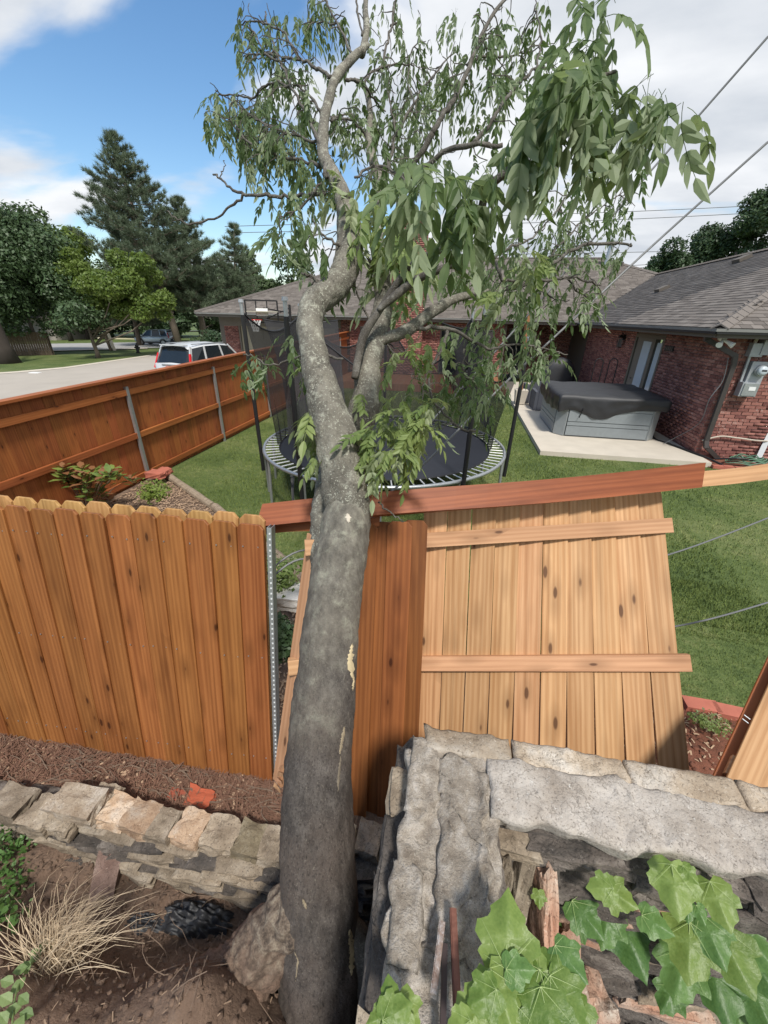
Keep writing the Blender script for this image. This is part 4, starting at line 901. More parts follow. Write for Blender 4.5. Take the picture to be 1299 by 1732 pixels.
# fabric cover: lid plus hanging skirt with folds
n=160; m=MB(); ex=.06
def octp(t,gr):
    per=[]; P=[Vector((x,y,0)) for x,y in [(x0-gr,y0-gr),(x1+gr,y0-gr),(x1+gr,y1+gr),(x0-gr,y1+gr)]]
    t=(t%1)*4; i=int(t); return P[i].lerp(P[(i+1)%4],t-i)
cxm=Vector(((x0+x1)/2,(y0+y1)/2,0))
for f,z in ((.0,1.115),(.3,1.115),(.6,1.11),(.85,1.105),(.97,1.10)):
    for k in range(n):
        p=octp(k/n,ex); d=p-cxm; q=cxm+d*f; z_=z+.03*noise.noise(Vector((q.x*2.2,q.y*2.2,1)))-.025*max(0,1-abs(q.y-(y0+y1)/2)*4)*(1 if f<.97 else .4); m.v.append((q.x,q.y,z_))
def drop(t):
    t=(t%1)*4; side=int(t); f=t-side
    if side==0: return .30+.24*math.exp(-((f-.40)/.20)**2)+.10*math.exp(-(f/.07)**2)-.03*f+.018*noise.noise(Vector((f*9,3,0)))
    if side==3: return .34+.12*sin(pi*f)+.03*noise.noise(Vector((f*7,8,0)))
    return .3
for j in range(1,9):
    g=j/8
    for k in range(n):
        t=k/n; p=octp(t,ex+.015+.05*g*(.5+.9*noise.noise(Vector((t*34,g*1.2,7))))*(1.2-abs(g-.5))); dz=drop(t)*g
        p2=p+(p-cxm).normalized()*(.03*noise.noise(Vector((t*40,g*3,0)))-.05*g*g)
        m.v.append((p2.x,p2.y,1.09-dz+.012*noise.noise(Vector((t*50,g*5,4)))))
R_=13
m.f+=[(i*n+k,i*n+(k+1)%n,(i+1)*n+(k+1)%n,(i+1)*n+k) for i in range(R_-1) for k in range(n)]
obj('fabric_cover',m,ht,mat=M_BLACKF,smooth=True)
m=MB(); m.rod((3.02,10.27,.80),(2.97,10.26,.58),.035,.008); obj('tie_strap',m,ht,mat=M_BLACK)
#--PART4
# ------------------------------------------------------------------ vehicles
def suv(name,label,cat,loc,rz,paint,L=4.55,W=1.82,H=1.66):
    t=thing(name,label,cat,(0,0,0)); hl_=L/2
    # lower body loft; x forward
    st=[(-hl_,.74,.45,.80),(-hl_+.05,.84,.36,1.02),(-hl_+.35,.89,.30,1.06),(-hl_+1.1,.91,.27,1.04),(0,.915,.26,1.02),(hl_-1.3,.91,.27,1.00),(hl_-1.0,.90,.28,.98),(hl_-.45,.86,.30,.90),(hl_-.1,.76,.36,.76),(hl_,.64,.42,.62)]
    m=MB(); K=9
    for x,w,zb,zt in st:
        w*=W/1.83
        for (fy,fz) in ((-.80,0),(-.97,.12),(-1,.4),(-.985,.72),(-.93,.97),(0,1.03),(.93,.97),(.985,.72),(1,.4),(.97,.12),(.80,0)): m.v.append((x,w*fy,zb+(zt-zb)*fz))
    K=11
    m.f+=[(i*K+k,i*K+k+1,(i+1)*K+k+1,(i+1)*K+k) for i in range(len(st)-1) for k in range(K-1)]+[tuple(range(K)),tuple(range((len(st)-1)*K+K-1,(len(st)-1)*K-1,-1))]+[(i*K,(i+1)*K,(i+1)*K+K-1,i*K+K-1) for i in range(len(st)-1)]
    body=obj('body',m,t,mat=paint,smooth=True)
    # glasshouse
    gs=[(-hl_+.06,.78,1.0,.76,1.02),(-hl_+.42,.80,1.02,.64,H-.07),(-hl_+1.2,.81,1.0,.66,H),(-.1,.81,1.0,.67,H),(.45,.80,.99,.64,H-.06),(1.22,.76,.98,.70,1.0)]
    def ring(g,e=0):
        x,wb,zb,wr,zr=g; wb*=W/1.83; wr*=W/1.83
        return [(x,-wb-e,zb-.05),(x,-wr-e,zr-.06),(x,-wr*.86,zr+e),(x,0,zr+.035+e),(x,wr*.86,zr+e),(x,wr+e,zr-.06),(x,wb+e,zb-.05)]
    m=MB()
    for g in gs: m.v+=ring(g)
    m.f+=[(i*7+k,i*7+k+1,(i+1)*7+k+1,(i+1)*7+k) for i in range(5) for k in range(6)]
    obj('windows',m,t,mat=M_GLASS,smooth=False)
    # roof skin
    m=MB(); sel=gs[1:5]
    for g in sel: m.v+=ring(g,.012)[1:6]
    m.v=[(v[0]+(-.12 if i<5 else 0),v[1],v[2]-(.01 if i<5 else 0)) for i,v in enumerate(m.v)]
    m.f+=[(i*5+k,i*5+k+1,(i+1)*5+k+1,(i+1)*5+k) for i in range(3) for k in range(4)]; obj('roof',m,t,mat=paint,smooth=True)
    for s in (-1,1):
        for (xa,za,wa,xb,zb2,wb2,th) in ((-hl_+.16,1.0,.80,-hl_+.46,H-.09,.655,.13),(-hl_+1.1,1.0,.815,-hl_+1.2,H-.08,.68,.07),(-.05,1.0,.815,-.12,H-.08,.685,.07),(1.18,1.0,.77,.47,H-.10,.665,.07)):
            m=MB(); k_=W/1.83; m.rod((xa,s*wa*k_,za-.03),(xb,s*wb2*k_,zb2+.03),th,.035,up=(0,s,0)); obj('pillar',m,t,mat=paint)
        m=MB(); m.rod((-hl_+.06,s*.84*W/1.83,.82),(-hl_+.28,s*.74*W/1.83,1.36),.07,.06,up=(0,1,0)); obj('tail_lamp',m,t,mat=M_REDL)
        m=MB(); m.box((1.0,s*(W/2+.08),1.05),(.12,.18,.13)); obj('mirror',m,t,mat=paint)
        m=MB(); m.box((hl_-.12,s*.62,.70),(.16,.3,.14)); obj('headlight',m,t,mat=M_DG)
        m=MB(); m.box((-.1,s*(W/2+.002),.33),(2.2,.03,.12)); obj('sill_trim',m,t,mat=M_BLACK)
        for x in (-hl_+.85,hl_-.9):
            m=MB(); m.tube([(x,s*(W/2-.20),.34),(x,s*(W/2+.01),.34)],.345,24); wh=obj('wheel',m,t,mat=M_RUBBER)
            m=MB(); m.tube([(x,s*(W/2),.34),(x,s*(W/2+.018),.34)],.225,16); obj('rim',m,wh,mat=M_GALV)
            m=MB()
            for k in range(12):
                a0=pi*k/11; a1=pi*(k+1)/11
                if k<11: m.add([(x+.37*cos(a0),s*(W/2+.006),.34+.37*sin(a0)),(x+.42*cos(a0),s*(W/2+.006),.34+.42*sin(a0)),(x+.42*cos(a1),s*(W/2+.006),.34+.42*sin(a1)),(x+.37*cos(a1),s*(W/2+.006),.34+.37*sin(a1)),(x+.37*cos(a0),s*(W/2-.04),.34+.37*sin(a0)),(x+.42*cos(a0),s*(W/2-.04),.34+.42*sin(a0)),(x+.42*cos(a1),s*(W/2-.04),.34+.42*sin(a1)),(x+.37*cos(a1),s*(W/2-.04),.34+.37*sin(a1))],[(0,1,2,3),(1,5,6,2),(0,3,7,4)])
            obj('wheel_arch',m,t,mat=M_BLACK)
        m=MB(); m.rod((-hl_+.6,s*.60*W/1.83,H+.03),(.3,s*.60*W/1.83,H+.02),.03,.03); obj('roof_rail',m,t,mat=M_GREYM)
    m=MB(); m.box((-hl_-.005,0,.45),(.10,1.5,.16)); obj('bumper',m,t,mat=M_BLACK)
    m=MB(); m.box((-hl_-.015,0,.86),(.02,.50,.14)); obj('number_plate',m,t,mat=plain('red_white_plate',(.45,.22,.2),.5))
    m=MB(); m.box((-hl_+.02,0,.965),(.03,.9,.035)); obj('tailgate_trim',m,t,mat=M_GALV)
    m=MB(); m.box((-hl_+.33,0,H+.0),(.25,1.1,.03)); obj('spoiler',m,t,mat=paint)
    t.location=loc; t.rotation_euler=(0,0,rz); return t
suv('parked_suv','silver suv with red tail lamps parked on the driveway behind the long fence','car',(-10.75,16.9,-.16),radians(84),M_SILVER)
gp=G(266,584); suv('parked_suv','small pale blue suv on the street beyond the hydrant','car',(gp.x,gp.y,gp.z+.03),radians(184),M_BLUECAR,4.5)
# ------------------------------------------------------------------ basketball hoop
bh=thing('basketball_hoop','freestanding basketball hoop with clear backboard and red rim in front of the garage','basketball hoop',(-6.6,15.2,0))
bc=D(443,527,15); ux=(D(456,527,15.3)-bc).normalized(); ux=Vector((.84,.54,0)); bn=Vector((-.54,.84,0)); bn=Vector((.45,-.89,0)); ux=Vector((.89,.45,0))
m=MB(); m.rod(bc-ux*.56,bc+ux*.56,.72,.03,up=(0,0,1)) ; M_BB=plain('clear_backboard',(.42,.40,.32),.2,0,.05); bbd=obj('backboard',m,bh,mat=M_BB)
m=MB()
for s in(-1,1): m.rod(bc+ux*.58*s-Vector((0,0,.38)),bc+ux*.58*s+Vector((0,0,.38)),.04,.05); m.rod(bc-ux*.58+Vector((0,0,.37*s)),bc+ux*.58+Vector((0,0,.37*s)),.04,.05)
for s in (-.2,.2): m.rod(bc+ux*s-Vector((0,0,.36)),bc+ux*s+Vector((0,0,.36)),.025,.045)
obj('board_frame',m,bh,mat=M_BLACK)
m=MB(); rc=bc+bn*.05+Vector((0,0,-.02))
m.box(rc,(.42,.035,.26),Matrix((ux,bn,Vector((0,0,1)))).transposed()); obj('target_square',m,bh,mat=M_WHITE)
rcn=D(431,541,14.7); m=MB(); m.tube([rcn+Vector((.23*cos(a),.23*sin(a),0)) for a in np.linspace(0,2*pi,25)],.012,6,False); m.rod(rcn+Vector((.2,.1,0)),bc+Vector((-.05,0,-.3)),.05,.03); obj('rim',m,bh,mat=M_REDL)
m=MB()
for k in range(12):
    a=2*pi*k/12; 
    for s in (-1,1):
        b_=a+s*.5; m.tube([rcn+Vector((.22*cos(a),.22*sin(a),0)),rcn+Vector((.15*cos(b_),.15*sin(b_),-.2)),rcn+Vector((.1*cos(a),.1*sin(a),-.40))],.006,3)
obj('net',m,bh,mat=M_WHITE)
pc=Vector((bc.x+.75,bc.y+.9,0)); m=MB(); m.tube([pc+Vector((0,0,-.1)),pc+Vector((0,0,3.0))],.05,8); obj('pole',m,bh,mat=M_BLACK)
m=MB()
for dz in (.12,-.28): m.rod(bc+Vector((.05,.05,dz)),pc+Vector((0,0,bc.z+dz-.15)),.04,.04)
m.rod(bc+Vector((.05,.05,-.28)),pc+Vector((0,0,bc.z+.15)),.03,.03); obj('support_arm',m,bh,mat=M_BLACK)
m=MB(); m.box(pc+Vector((0,.2,.1)),(.8,1.1,.3)); obj('base',m,bh,mat=M_BLACK)
# ------------------------------------------------------------------ foliage helpers
def leaf_cloud(blobs,n,size,mat,name,parent,flat=.0,hollow=.55,kind=None,droop=0):
    """leaf-sized quads scattered in lumpy ellipsoids (cx,cy,cz,rx,ry,rz)"""
    B=np.array(blobs); vol=(B[:,3]*B[:,4]*B[:,5])**.75; idx=rng.choice(len(B),n,p=vol/vol.sum()); b=B[idx]
    d=rng.normal(size=(n,3)); d/=np.linalg.norm(d,axis=1)[:,None]; r=(hollow+(1-hollow)*rng.random(n))**.8
    r*=1+.13*np.sin(d[:,0]*7+idx)*np.cos(d[:,1]*6+idx*2)+.10*np.sin(d[:,2]*11+idx)
    c=b[:,:3]+d*r[:,None]*b[:,3:6]
    nrm=d*.7+rng.normal(size=(n,3))*.6+np.array([0,0,.35]); nrm/=np.linalg.norm(nrm,axis=1)[:,None]
    t=np.cross(nrm,rng.normal(size=(n,3))); t/=np.linalg.norm(t,axis=1)[:,None]+1e-9; bt=np.cross(nrm,t)
    s=size*(.6+.8*rng.random(n))[:,None]
    v=np.stack([c-t*s,c-bt*s*.55,c+t*s,c+bt*s*.55],1).reshape(-1,3); f=np.arange(4*n).reshape(-1,4)
    return obj(name,npmesh(name,v,f,mat),parent,kind=kind)
def lumps(c,R,n,r0,r1,fl=.8,seed=0):
    rs=np.random.default_rng(seed); out=[]
    for _ in range(n):
        d=rs.normal(size=3); d/=np.linalg.norm(d); q=rs.random()**.4; r=r0+(r1-r0)*rs.random()
        out.append((c[0]+d[0]*R[0]*q,c[1]+d[1]*R[1]*q,c[2]+d[2]*R[2]*q,r,r,r*fl))
    return out
def tree(name,label,base,H,trunk_r,blobs,n,size,mat,bark,group=None,lean=(0,0),limbs=6,cat='tree'):
    if name=='oak_tree': limbs=1
    t=thing(name,label,cat,tuple(base),group); base=Vector(base); m=MB(); top=base+Vector((lean[0],lean[1],H))
    pts=[base+Vector((lean[0]*f,lean[1]*f,H*f-.2*(f==0)))+Vector((.1*sin(f*5),.08*cos(f*7)-.08,0)) for f in np.linspace(0,1,7)]
    m.tube(pts,[trunk_r*(1.5 if i==0 else 1-.75*i/7) for i in range(7)],12,True,.2)
    obj('trunk',m,t,mat=bark,smooth=True)
    rs=random.Random(len(blobs)+int(H*10)); m=MB()
    for k in range(limbs):
        b=blobs[rs.randrange(len(blobs))]; s=pts[2+k%4]; e=Vector(b[:3]); mid=s.lerp(e,.5)+Vector((0,0,-.08*(e-s).length)); m.tube([s,mid,e],[trunk_r*.42,trunk_r*.25,.03],7,True,.2)
    obj('limbs',m,t,mat=bark,smooth=True,kind='stuff')
    leaf_cloud(blobs,n,size,mat,'crown',t,kind='stuff'); return t
def at(px,py,d): return D(px,py,d)
# left oak: crown fills px 0..120, y 300..560
ob=G(15,614)
oc=at(10,450,32)
tree('oak_tree','dark dense oak tree with thick trunk at the left edge beyond the street corner lawn',ob,6,.50,
 lumps(at(-20,450,31),(4.2,3.5,5.0),34,1.7,2.5,.8,3)+lumps(at(70,470,31),(2.6,2.5,4.2),22,1.2,1.9,.8,4)+lumps(at(140,520,29),(1.6,2,1.4),10,.8,1.3,.6,5),70000,.13,M_OAK,M_BARKK)
mb_=G(166,605)
tree('maple_tree','small bright green tree with pale trunk on the corner lawn','maple' and mb_,2.6,.16,
 lumps(at(175,500,30),(2.4,2.0,1.2),14,.7,1.2,.7,6)+lumps(at(225,470,30),(1.8,2,1.7),12,.6,1.1,.8,7)+lumps(at(270,520,30),(1.6,1.6,.9),7,.6,.9,.7,8)+lumps(at(130,470,31),(1.5,1.5,1.7),7,.7,1.1,.8,18),30000,.11,M_MAPLE,M_BARKF,limbs=10)
# pines -----------------------------------------------------------
def pine(name,label,base,H,lean,tr_,levels,rad,n_per,seed,group,zlo=.25,tuft=.34,asym=0):
    t=thing(name,label,'tree',tuple(base),group); base=Vector(base); rs=random.Random(seed); m=MB()
    P=lambda f: base+Vector((lean[0]*f,lean[1]*f,H*f))
    m.tube([P(f)+Vector((.05*H*.1*sin(f*6),0,-.3*(f==0))) for f in np.linspace(0,1,9)],[tr_*(1-.9*f)+.02 for f in np.linspace(0,1,9)],10,True,.15); obj('trunk',m,t,mat=M_BARKF,smooth=True)
    br=MB(); tips=[]
    for i in range(levels):
        f=zlo+(1-zlo)*(i/(levels-1))**1.0*.97; R=rad*(1-((f-zlo)/(1-zlo))**1.3)*(.85 if f>zlo+.1 else .7)+.35
        for k in range(n_per):
            a=rs.random()*2*pi; L=R*(.55+.6*rs.random()); 
            s=P(f); d=Vector((cos(a),sin(a),0)); e1=s+d*L*.5+Vector((0,0,-.02*L)); e2=s+d*L+Vector((0,0,.22*L*rs.random()+.05*L))
            br.tube([s,e1,e2],[.045,.03,.012],4,False)
            nb=max(3,int(L*4.2))
            for j in range(nb):
                g=.25+.75*(j+rs.random())/nb; q=s.lerp(e1,g*2) if g<.5 else e1.lerp(e2,g*2-1)
                off=d.cross(Vector((0,0,1)))*rs.uniform(-1,1)*(.45*L*(1.1-g))+Vector((0,0,rs.uniform(-.05,.25)))
                br.tube([q,q+off],[.014,.008],3,False); tips.append((q+off,(d*.5+off*.6+Vector((0,0,.8))).normalized()))
                if rs.random()<.5: tips.append((q+off*.6+Vector((0,0,.08)),(d*.7+Vector((0,0,.7))).normalized()))
    obj('branches',br,t,mat=M_BARKF,kind='stuff')
    T=np.array([list(p) for p,_ in tips]); Dn=np.array([list(d) for _,d in tips]); K=34; n=len(T)
    c=np.repeat(T,K,0); dd=np.repeat(Dn,K,0)+rng.normal(size=(n*K,3))*.62; dd/=np.linalg.norm(dd,axis=1)[:,None]
    s=np.cross(dd,rng.normal(size=(n*K,3))); s/=np.linalg.norm(s,axis=1)[:,None]; L=tuft*(.6+.6*rng.random(n*K))[:,None]; c=c+rng.normal(size=c.shape)*.05
    v=np.stack([c-s*.016,c+s*.016,c+dd*L],1).reshape(-1,3); obj('needles',npmesh('needles',v,np.arange(len(v)).reshape(-1,3),M_PINE),t,kind='stuff')
    return t
pb=G(300,578)
pb=Vector((-24.5,36,-.8)); 
pine('pine_tree','tall open pine tree with bare grey trunk leaning left above the street',D(302,578,40.5),17.0,(-4.4,2.0),.34,26,7.2,8,1,'pines beyond the street',.30,.42)
pine('pine_tree','shorter bushy pine standing right of the tall open pine',D(345,575,44),12.8,(-.9,1),.26,20,5.6,8,2,'pines beyond the street',.22,.42)
pine('pine_tree','low wide pine whose boughs hang behind the small bright tree',D(235,580,46),10.5,(-.5,1),.24,16,5.2,8,3,'pines beyond the street',.18,.46)
pine('pine_tree','pine closest to the garage roof at the right end of the pine row',D(400,574,48),11.5,(1.0,1),.24,16,4.6,8,4,'pines beyond the street',.15,.46)
# leafy background trees
def bgtree(px,py_top,py_bot,d,wpx,label,seed,mat=M_BG,n=9000,size=.17,group='broadleaf trees behind the houses'):
    c=D(px,(py_top+py_bot)/2,d); h=(py_bot-py_top)*d/CAM_F*.5; w=wpx*d/CAM_F*.5; b=D(px,575,d); b.z=hfar(b.x,b.y)
    return tree('leafy_tree',label,b,max(2,c.z-b.z),.25,lumps(c,(w*.72,w*.7,h*.72),16,min(w,h)*.32,min(w,h)*.5,.85,seed),n,size,mat,M_BARKK,group,limbs=5)
bgtree(60,335,560,58,150,'broad green tree behind the dark oak at far left',21,n=9000,size=.24)
bgtree(120,345,540,56,90,'yellow-green tree between the oak and the tall pine',22,M_MAPLE,6000,.22)
bgtree(440,395,575,60,80,'feathery green tree just left of the garage roof peak',23,n=9000,size=.2)
bgtree(505,400,560,58,90,'green tree rising behind the garage roof',24,n=8000,size=.2)
bgtree(395,440,580,64,110,'dark tree low behind the pine closest to the garage',25,M_OAK,9000,.24)
bgtree(705,430,560,52,150,'green tree behind the chimney',26,n=8000,size=.2)
bgtree(880,435,520,50,90,'round tree top showing over the main roof ridge',27,n=5000,size=.18)
bgtree(1125,395,520,40,80,'dark tree just above the right roof ridge left of the tall tree',28,M_OAK,8000,.15)
bgtree(1195,370,500,42,110,'dark rounded tree behind the right roof',29,M_OAK,12000,.15)
bgtree(1295,290,480,38,120,'tall dark tree at the right edge behind the roof',30,M_OAK,14000,.15)
bgtree(960,450,540,60,60,'small far tree right of the flue pipe',31,n=3000,size=.2)
for k_,(px,yt,yb,d_,w_) in enumerate(((20,470,575,60,130),(150,440,575,62,150),(250,450,575,63,150),(350,455,580,66,150),(440,470,585,66,120),(-60,380,560,50,160),(300,470,580,55,60))):
    bgtree(px,yt,yb,d_,w_,('dense low dark-green mass of trees behind the oak','dense mass of trees above the concrete wall left','dense mass of trees above the concrete wall centre','dense mass of trees above the concrete wall right','dense mass of trees beside the garage gable','big tree cut by the left edge behind the oak','narrow dark tree in front of the wall by the tall pine')[k_],60+k_,(M_OAK,M_BG,M_OAK,M_OAK,M_BG,M_OAK,M_OAK)[k_],14000,.26)
# far concrete wall, wooden fence, hydrant etc.
A=G(-40,575); B=G(230,571); C_=G(470,569)
cw=thing('concrete_wall','long pale weathered concrete wall on the far side of the street','wall',tuple(A))
M_CW=plain('weathered_concrete',(.33,.30,.265),.95,0,.35,.6,.3,8)
def wallseg(p,q,h,t_,name,mat,parent):
    m=MB(); d=(q-p); L=d.length; m.rod(p+Vector((0,0,h/2-.1)),q+Vector((0,0,h/2-.1)),h+.2,t_,up=(0,0,1)); return obj(name,m,parent,mat=mat)
P_=A; 
for P0,P1 in ((A,B),(B,C_)):
    n=int((P1-P0).length/3.2)
    for i in range(n):
        a=P0.lerp(P1,i/n); b=P0.lerp(P1,(i+1)/n); dd=(b-a).normalized()*.02; wallseg(a+dd,b-dd,2.15,.15,'wall_panel',M_CW,cw)
        m=MB(); m.box(a+Vector((0,-.03,1.1)),(.25,.25,2.4)); obj('pier',m,cw,mat=M_CW)
of=thing('wooden_fence','weathered grey-brown wooden fence behind the dark oak trunk','fence',tuple(G(60,603)))
a=G(-60,603); b=G(92,600); n=int((b-a).length/.16); bm_=MB(); bm_.box((0,0,.85),(.145,.03,1.75)); bm_=bm_.mesh('board',M_GREYW)
ang=math.atan2((b-a).y,(b-a).x)
for i in range(n): q=a.lerp(b,i/n); o=obj('board',bm_,of,loc=(q.x,q.y,q.z+random.uniform(-.02,.02))); o.rotation_euler=(0,0,ang)
b2=D(82,585,38); b2.z=hfar(b2.x,b2.y)
n=18
for i in range(n): q=b.lerp(b2,i/n); o=obj('board',bm_,of,loc=(q.x,q.y,q.z)); o.rotation_euler=(0,0,math.atan2((b2-b).y,(b2-b).x))
hy=G(234,597); t=thing('fire_hydrant','small dark fire hydrant on the grass by the driveway corner','hydrant',tuple(hy))
m=MB(); m.tube([hy,hy+Vector((0,0,.05)),hy+Vector((0,0,.06)),hy+Vector((0,0,.5)),hy+Vector((0,0,.62)),hy+Vector((0,0,.74))],[.2,.2,.13,.13,.15,.05],12); obj('barrel',m,t,mat=M_BLACK)
m=MB(); m.tube([hy+Vector((-.24,0,.44)),hy+Vector((.24,0,.44))],.07,8); obj('nozzle',m,t,mat=M_BLACK); m=MB(); m.tube([hy+Vector((0,0,.72)),hy+Vector((0,0,.85))],.04,6); obj('cap_nut',m,t,mat=M_BLACK)
for (x0,x1,lab,mt) in ((183,188,'left leaning pale post beside the small bright tree',M_OLD),(190,194,'right leaning white post beside the small bright tree',M_CONC)):
    q=G(x1,593); m=MB(); m.rod(q,q+Vector((-.35,.1,1.5)),.26,.10); o=obj('leaning_post',m,mat=mt); tag(o,lab,'post')
for i,(x,y) in enumerate(((72,580),(62,560),(46,556))):
    pass
q=G(60,632); m=MB(); m.box(q+Vector((0,0,.04)),(.55,.25,.05)); o=obj('folded_newspaper',m,mat=M_WHITE); tag(o,'white paper lying at the edge of the driveway','newspaper')
hh=thing('far_house','pale far house roof half hidden behind the wooden fence and oak','house',tuple(G(60,585)))
q=D(55,555,62); m=MB(); m.box((q.x,q.y,q.z),(14,6,3.2)); obj('wall',m,hh,mat=M_CW); m=MB(); 
m.add([(q.x-8,q.y-4,q.z+1.5),(q.x+8,q.y-4,q.z+1.5),(q.x+8,q.y+4,q.z+1.5),(q.x-8,q.y+4,q.z+1.5),(q.x-5,q.y,q.z+3.6),(q.x+5,q.y,q.z+3.6)],[(0,1,5,4),(1,2,5),(2,3,4,5),(3,0,4),(3,2,1,0)]); obj('roof',m,hh,mat=M_SHINGB)
# shrubs in front of garage
for i,(px,py,d,w,lab) in enumerate(((368,575,24,1.0,'low dark hedge left of the garage brick column'),(352,580,30,1.2,'dark shrub at the street edge behind the silver car'))):
    c=D(px,py,d); t=thing('shrub',lab,'shrub',(c.x,c.y,c.z-.6)); leaf_cloud(lumps(c,(w,.7,.35),8,.35,.55,.8,40+i),2500,.06,M_OAK,'foliage',t,kind='stuff')
# power lines and service cables
def wire(pts,r,label,mat=M_CABLE,sag=0,name='power_line',cat='power line',group=None):
    P=smooth_path(pts,8) if len(pts)>2 else [Vector(pts[0]).lerp(Vector(pts[1]),i/24)-Vector((0,0,sag*4*(i/24)*(1-i/24))) for i in range(25)]
    m=MB(); m.tube(P,r,6); o=obj(name,m,mat=mat); tag(o,label,cat,group)
wire([D(1299,62,2.6),D(1094,297,3.0),D(900,525,3.2),D(722,721,3.2),D(640,812,3.1)],.0075,'upper grey service cable running down from the top right through the leaves','cable' and M_CABLE,name='service_cable',cat='cable')
wire([D(1299,240,2.5),D(1102,417,2.8),D(968,542,2.9),D(850,652,2.8),D(722,780,2.7),D(628,858,2.6)],.0075,'lower grey service cable crossing in front of the hot tub and trampoline',name='service_cable',cat='cable')
wire([D(1310,872,3.3),D(1125,940,3.0),D(900,990,2.8),D(640,960,2.5),D(518,930,2.4),D(445,975,2.3)],.006,'upper thin cable over the lawn, passing behind the pale fence panel',name='yard_cable',cat='cable')
wire([D(1310,1016,2.9),D(1140,1060,2.7),D(900,1080,2.6),D(640,1000,2.5),D(520,945,2.35),D(445,990,2.25)],.006,'lower thin cable over the lawn, nearest the stone wall on the right',name='yard_cable',cat='cable')
for k,(ya,yb) in enumerate(((366,352),(380,364),(430,425),(462,440))):
    wire([D(760,ya,60),D(1310,yb-6,50)],.035,('highest','second','third','lowest')[k]+' of the thin power lines above the right roof',sag=.2,group='power lines over the back houses')
for k,(ya,yb) in enumerate(((383,378),(394,390))):
    wire([D(380,ya,60),D(560,yb,60)],.04,('upper','lower')[k]+' thin power line right of the tall pine',group='power lines left of the tree')
#--PART5
# ------------------------------------------------------------------ the leaning tree
def root_mat():
    m,nt,b=newmat('earthy_root_bark'); v=coords(nt,'Object'); n=noise_n(nt,v,38,6,.7); n2=noise_n(nt,v,110,4,.7); nb=noise_n(nt,v,9,4,.6)
    bark=ramp(nt,n,[(.36,(.045,.034,.026)),(.5,(.14,.105,.078)),(.68,(.28,.235,.175))]); dirt=ramp(nt,n2,[(.3,(.10,.064,.044)),(.7,(.24,.16,.115))])
    sp=nt.nodes.new('ShaderNodeSeparateXYZ'); nt.links.new(v,sp.inputs[0]); mr=nt.nodes.new('ShaderNodeMapRange'); mr.inputs[1].default_value=.40; mr.inputs[2].default_value=.56
    nt.links.new(MATH(nt,'ADD',sp.outputs[2],MATH(nt,'MULTIPLY',MATH(nt,'SUBTRACT',nb,.5),.35)),mr.inputs[0]); c=mixc(nt,mr.outputs[0],dirt,bark)
    nt.links.new(c,b.inputs['Base Color']); b.inputs['Roughness'].default_value=.95; bump(nt,b,MATH(nt,'ADD',n,MATH(nt,'MULTIPLY',n2,.4)),1.0,.012); return m
lt=thing('leaning_tree','large uprooted tree leaning over the broken fence, its two stems crossing, wilted drooping leaves','tree',(-.3,.55,.2))
def PD(L): return [D(x,y,d) for x,y,d in L]
def limb(name,L,widths,mat,seg=28,wob=.16,n=7,seed=0,cap=True,kind=None,ridge=0,rf=(70,70,8)):
    P=smooth_path(PD(L),n); ds=[l[2] for l in L]; R=[w*d/CAM_F/2 for w,d in zip(widths,ds)]
    k=len(P); Rr=[float(np.interp(i/(k-1)*(len(R)-1),range(len(R)),R)) for i in range(k)]
    m=MB(); m.tube(P,Rr,seg,cap,wob,seed,ridge,rf); return obj(name,m,lt,mat=mat,smooth=True,kind=kind),P,Rr
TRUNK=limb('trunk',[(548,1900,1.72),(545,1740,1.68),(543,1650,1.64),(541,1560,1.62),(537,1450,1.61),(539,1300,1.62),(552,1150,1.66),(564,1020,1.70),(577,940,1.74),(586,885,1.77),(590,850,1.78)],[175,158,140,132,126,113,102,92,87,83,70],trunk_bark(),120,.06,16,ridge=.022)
# root flare buried by the soil heap on the left, small one on the right
limb('root',[(520,1480,1.60),(478,1560,1.58),(440,1610,1.60),(395,1668,1.66),(350,1735,1.70),(300,1830,1.75)],[60,84,100,125,150,160],root_mat(),110,.30,26,3,ridge=.06,rf=(38,38,30))
limb('root',[(575,1540,1.62),(608,1610,1.62),(622,1700,1.64),(640,1800,1.66)],[30,52,50,60],M_BARKD,20,.2,6,4)
# left stem, contorted
limb('limb',[(588,925,1.80),(588,850,1.79),(577,790,1.79),(566,730,1.80),(548,670,1.83),(533,610,1.87),(524,555,1.92),(530,515,1.96),(556,497,2.0),(578,468,2.03),(590,430,2.07),(592,395,2.10),(583,345,2.15),(566,300,2.22),(547,262,2.28),(547,215,2.35),(556,170,2.42),(570,128,2.48),(595,100,2.55),(622,76,2.6)],
     [62,80,76,70,60,50,44,44,46,46,46,43,32,24,20,18,16,15,13,9],M_BARKL,48,.16,9,5,ridge=.05,rf=(50,50,22))
limb('branch',[(612,92,2.58),(620,50,2.65),(618,15,2.7),(621,-30,2.8)],[13,11,9,8],M_BARKL,10,.2,5,6)
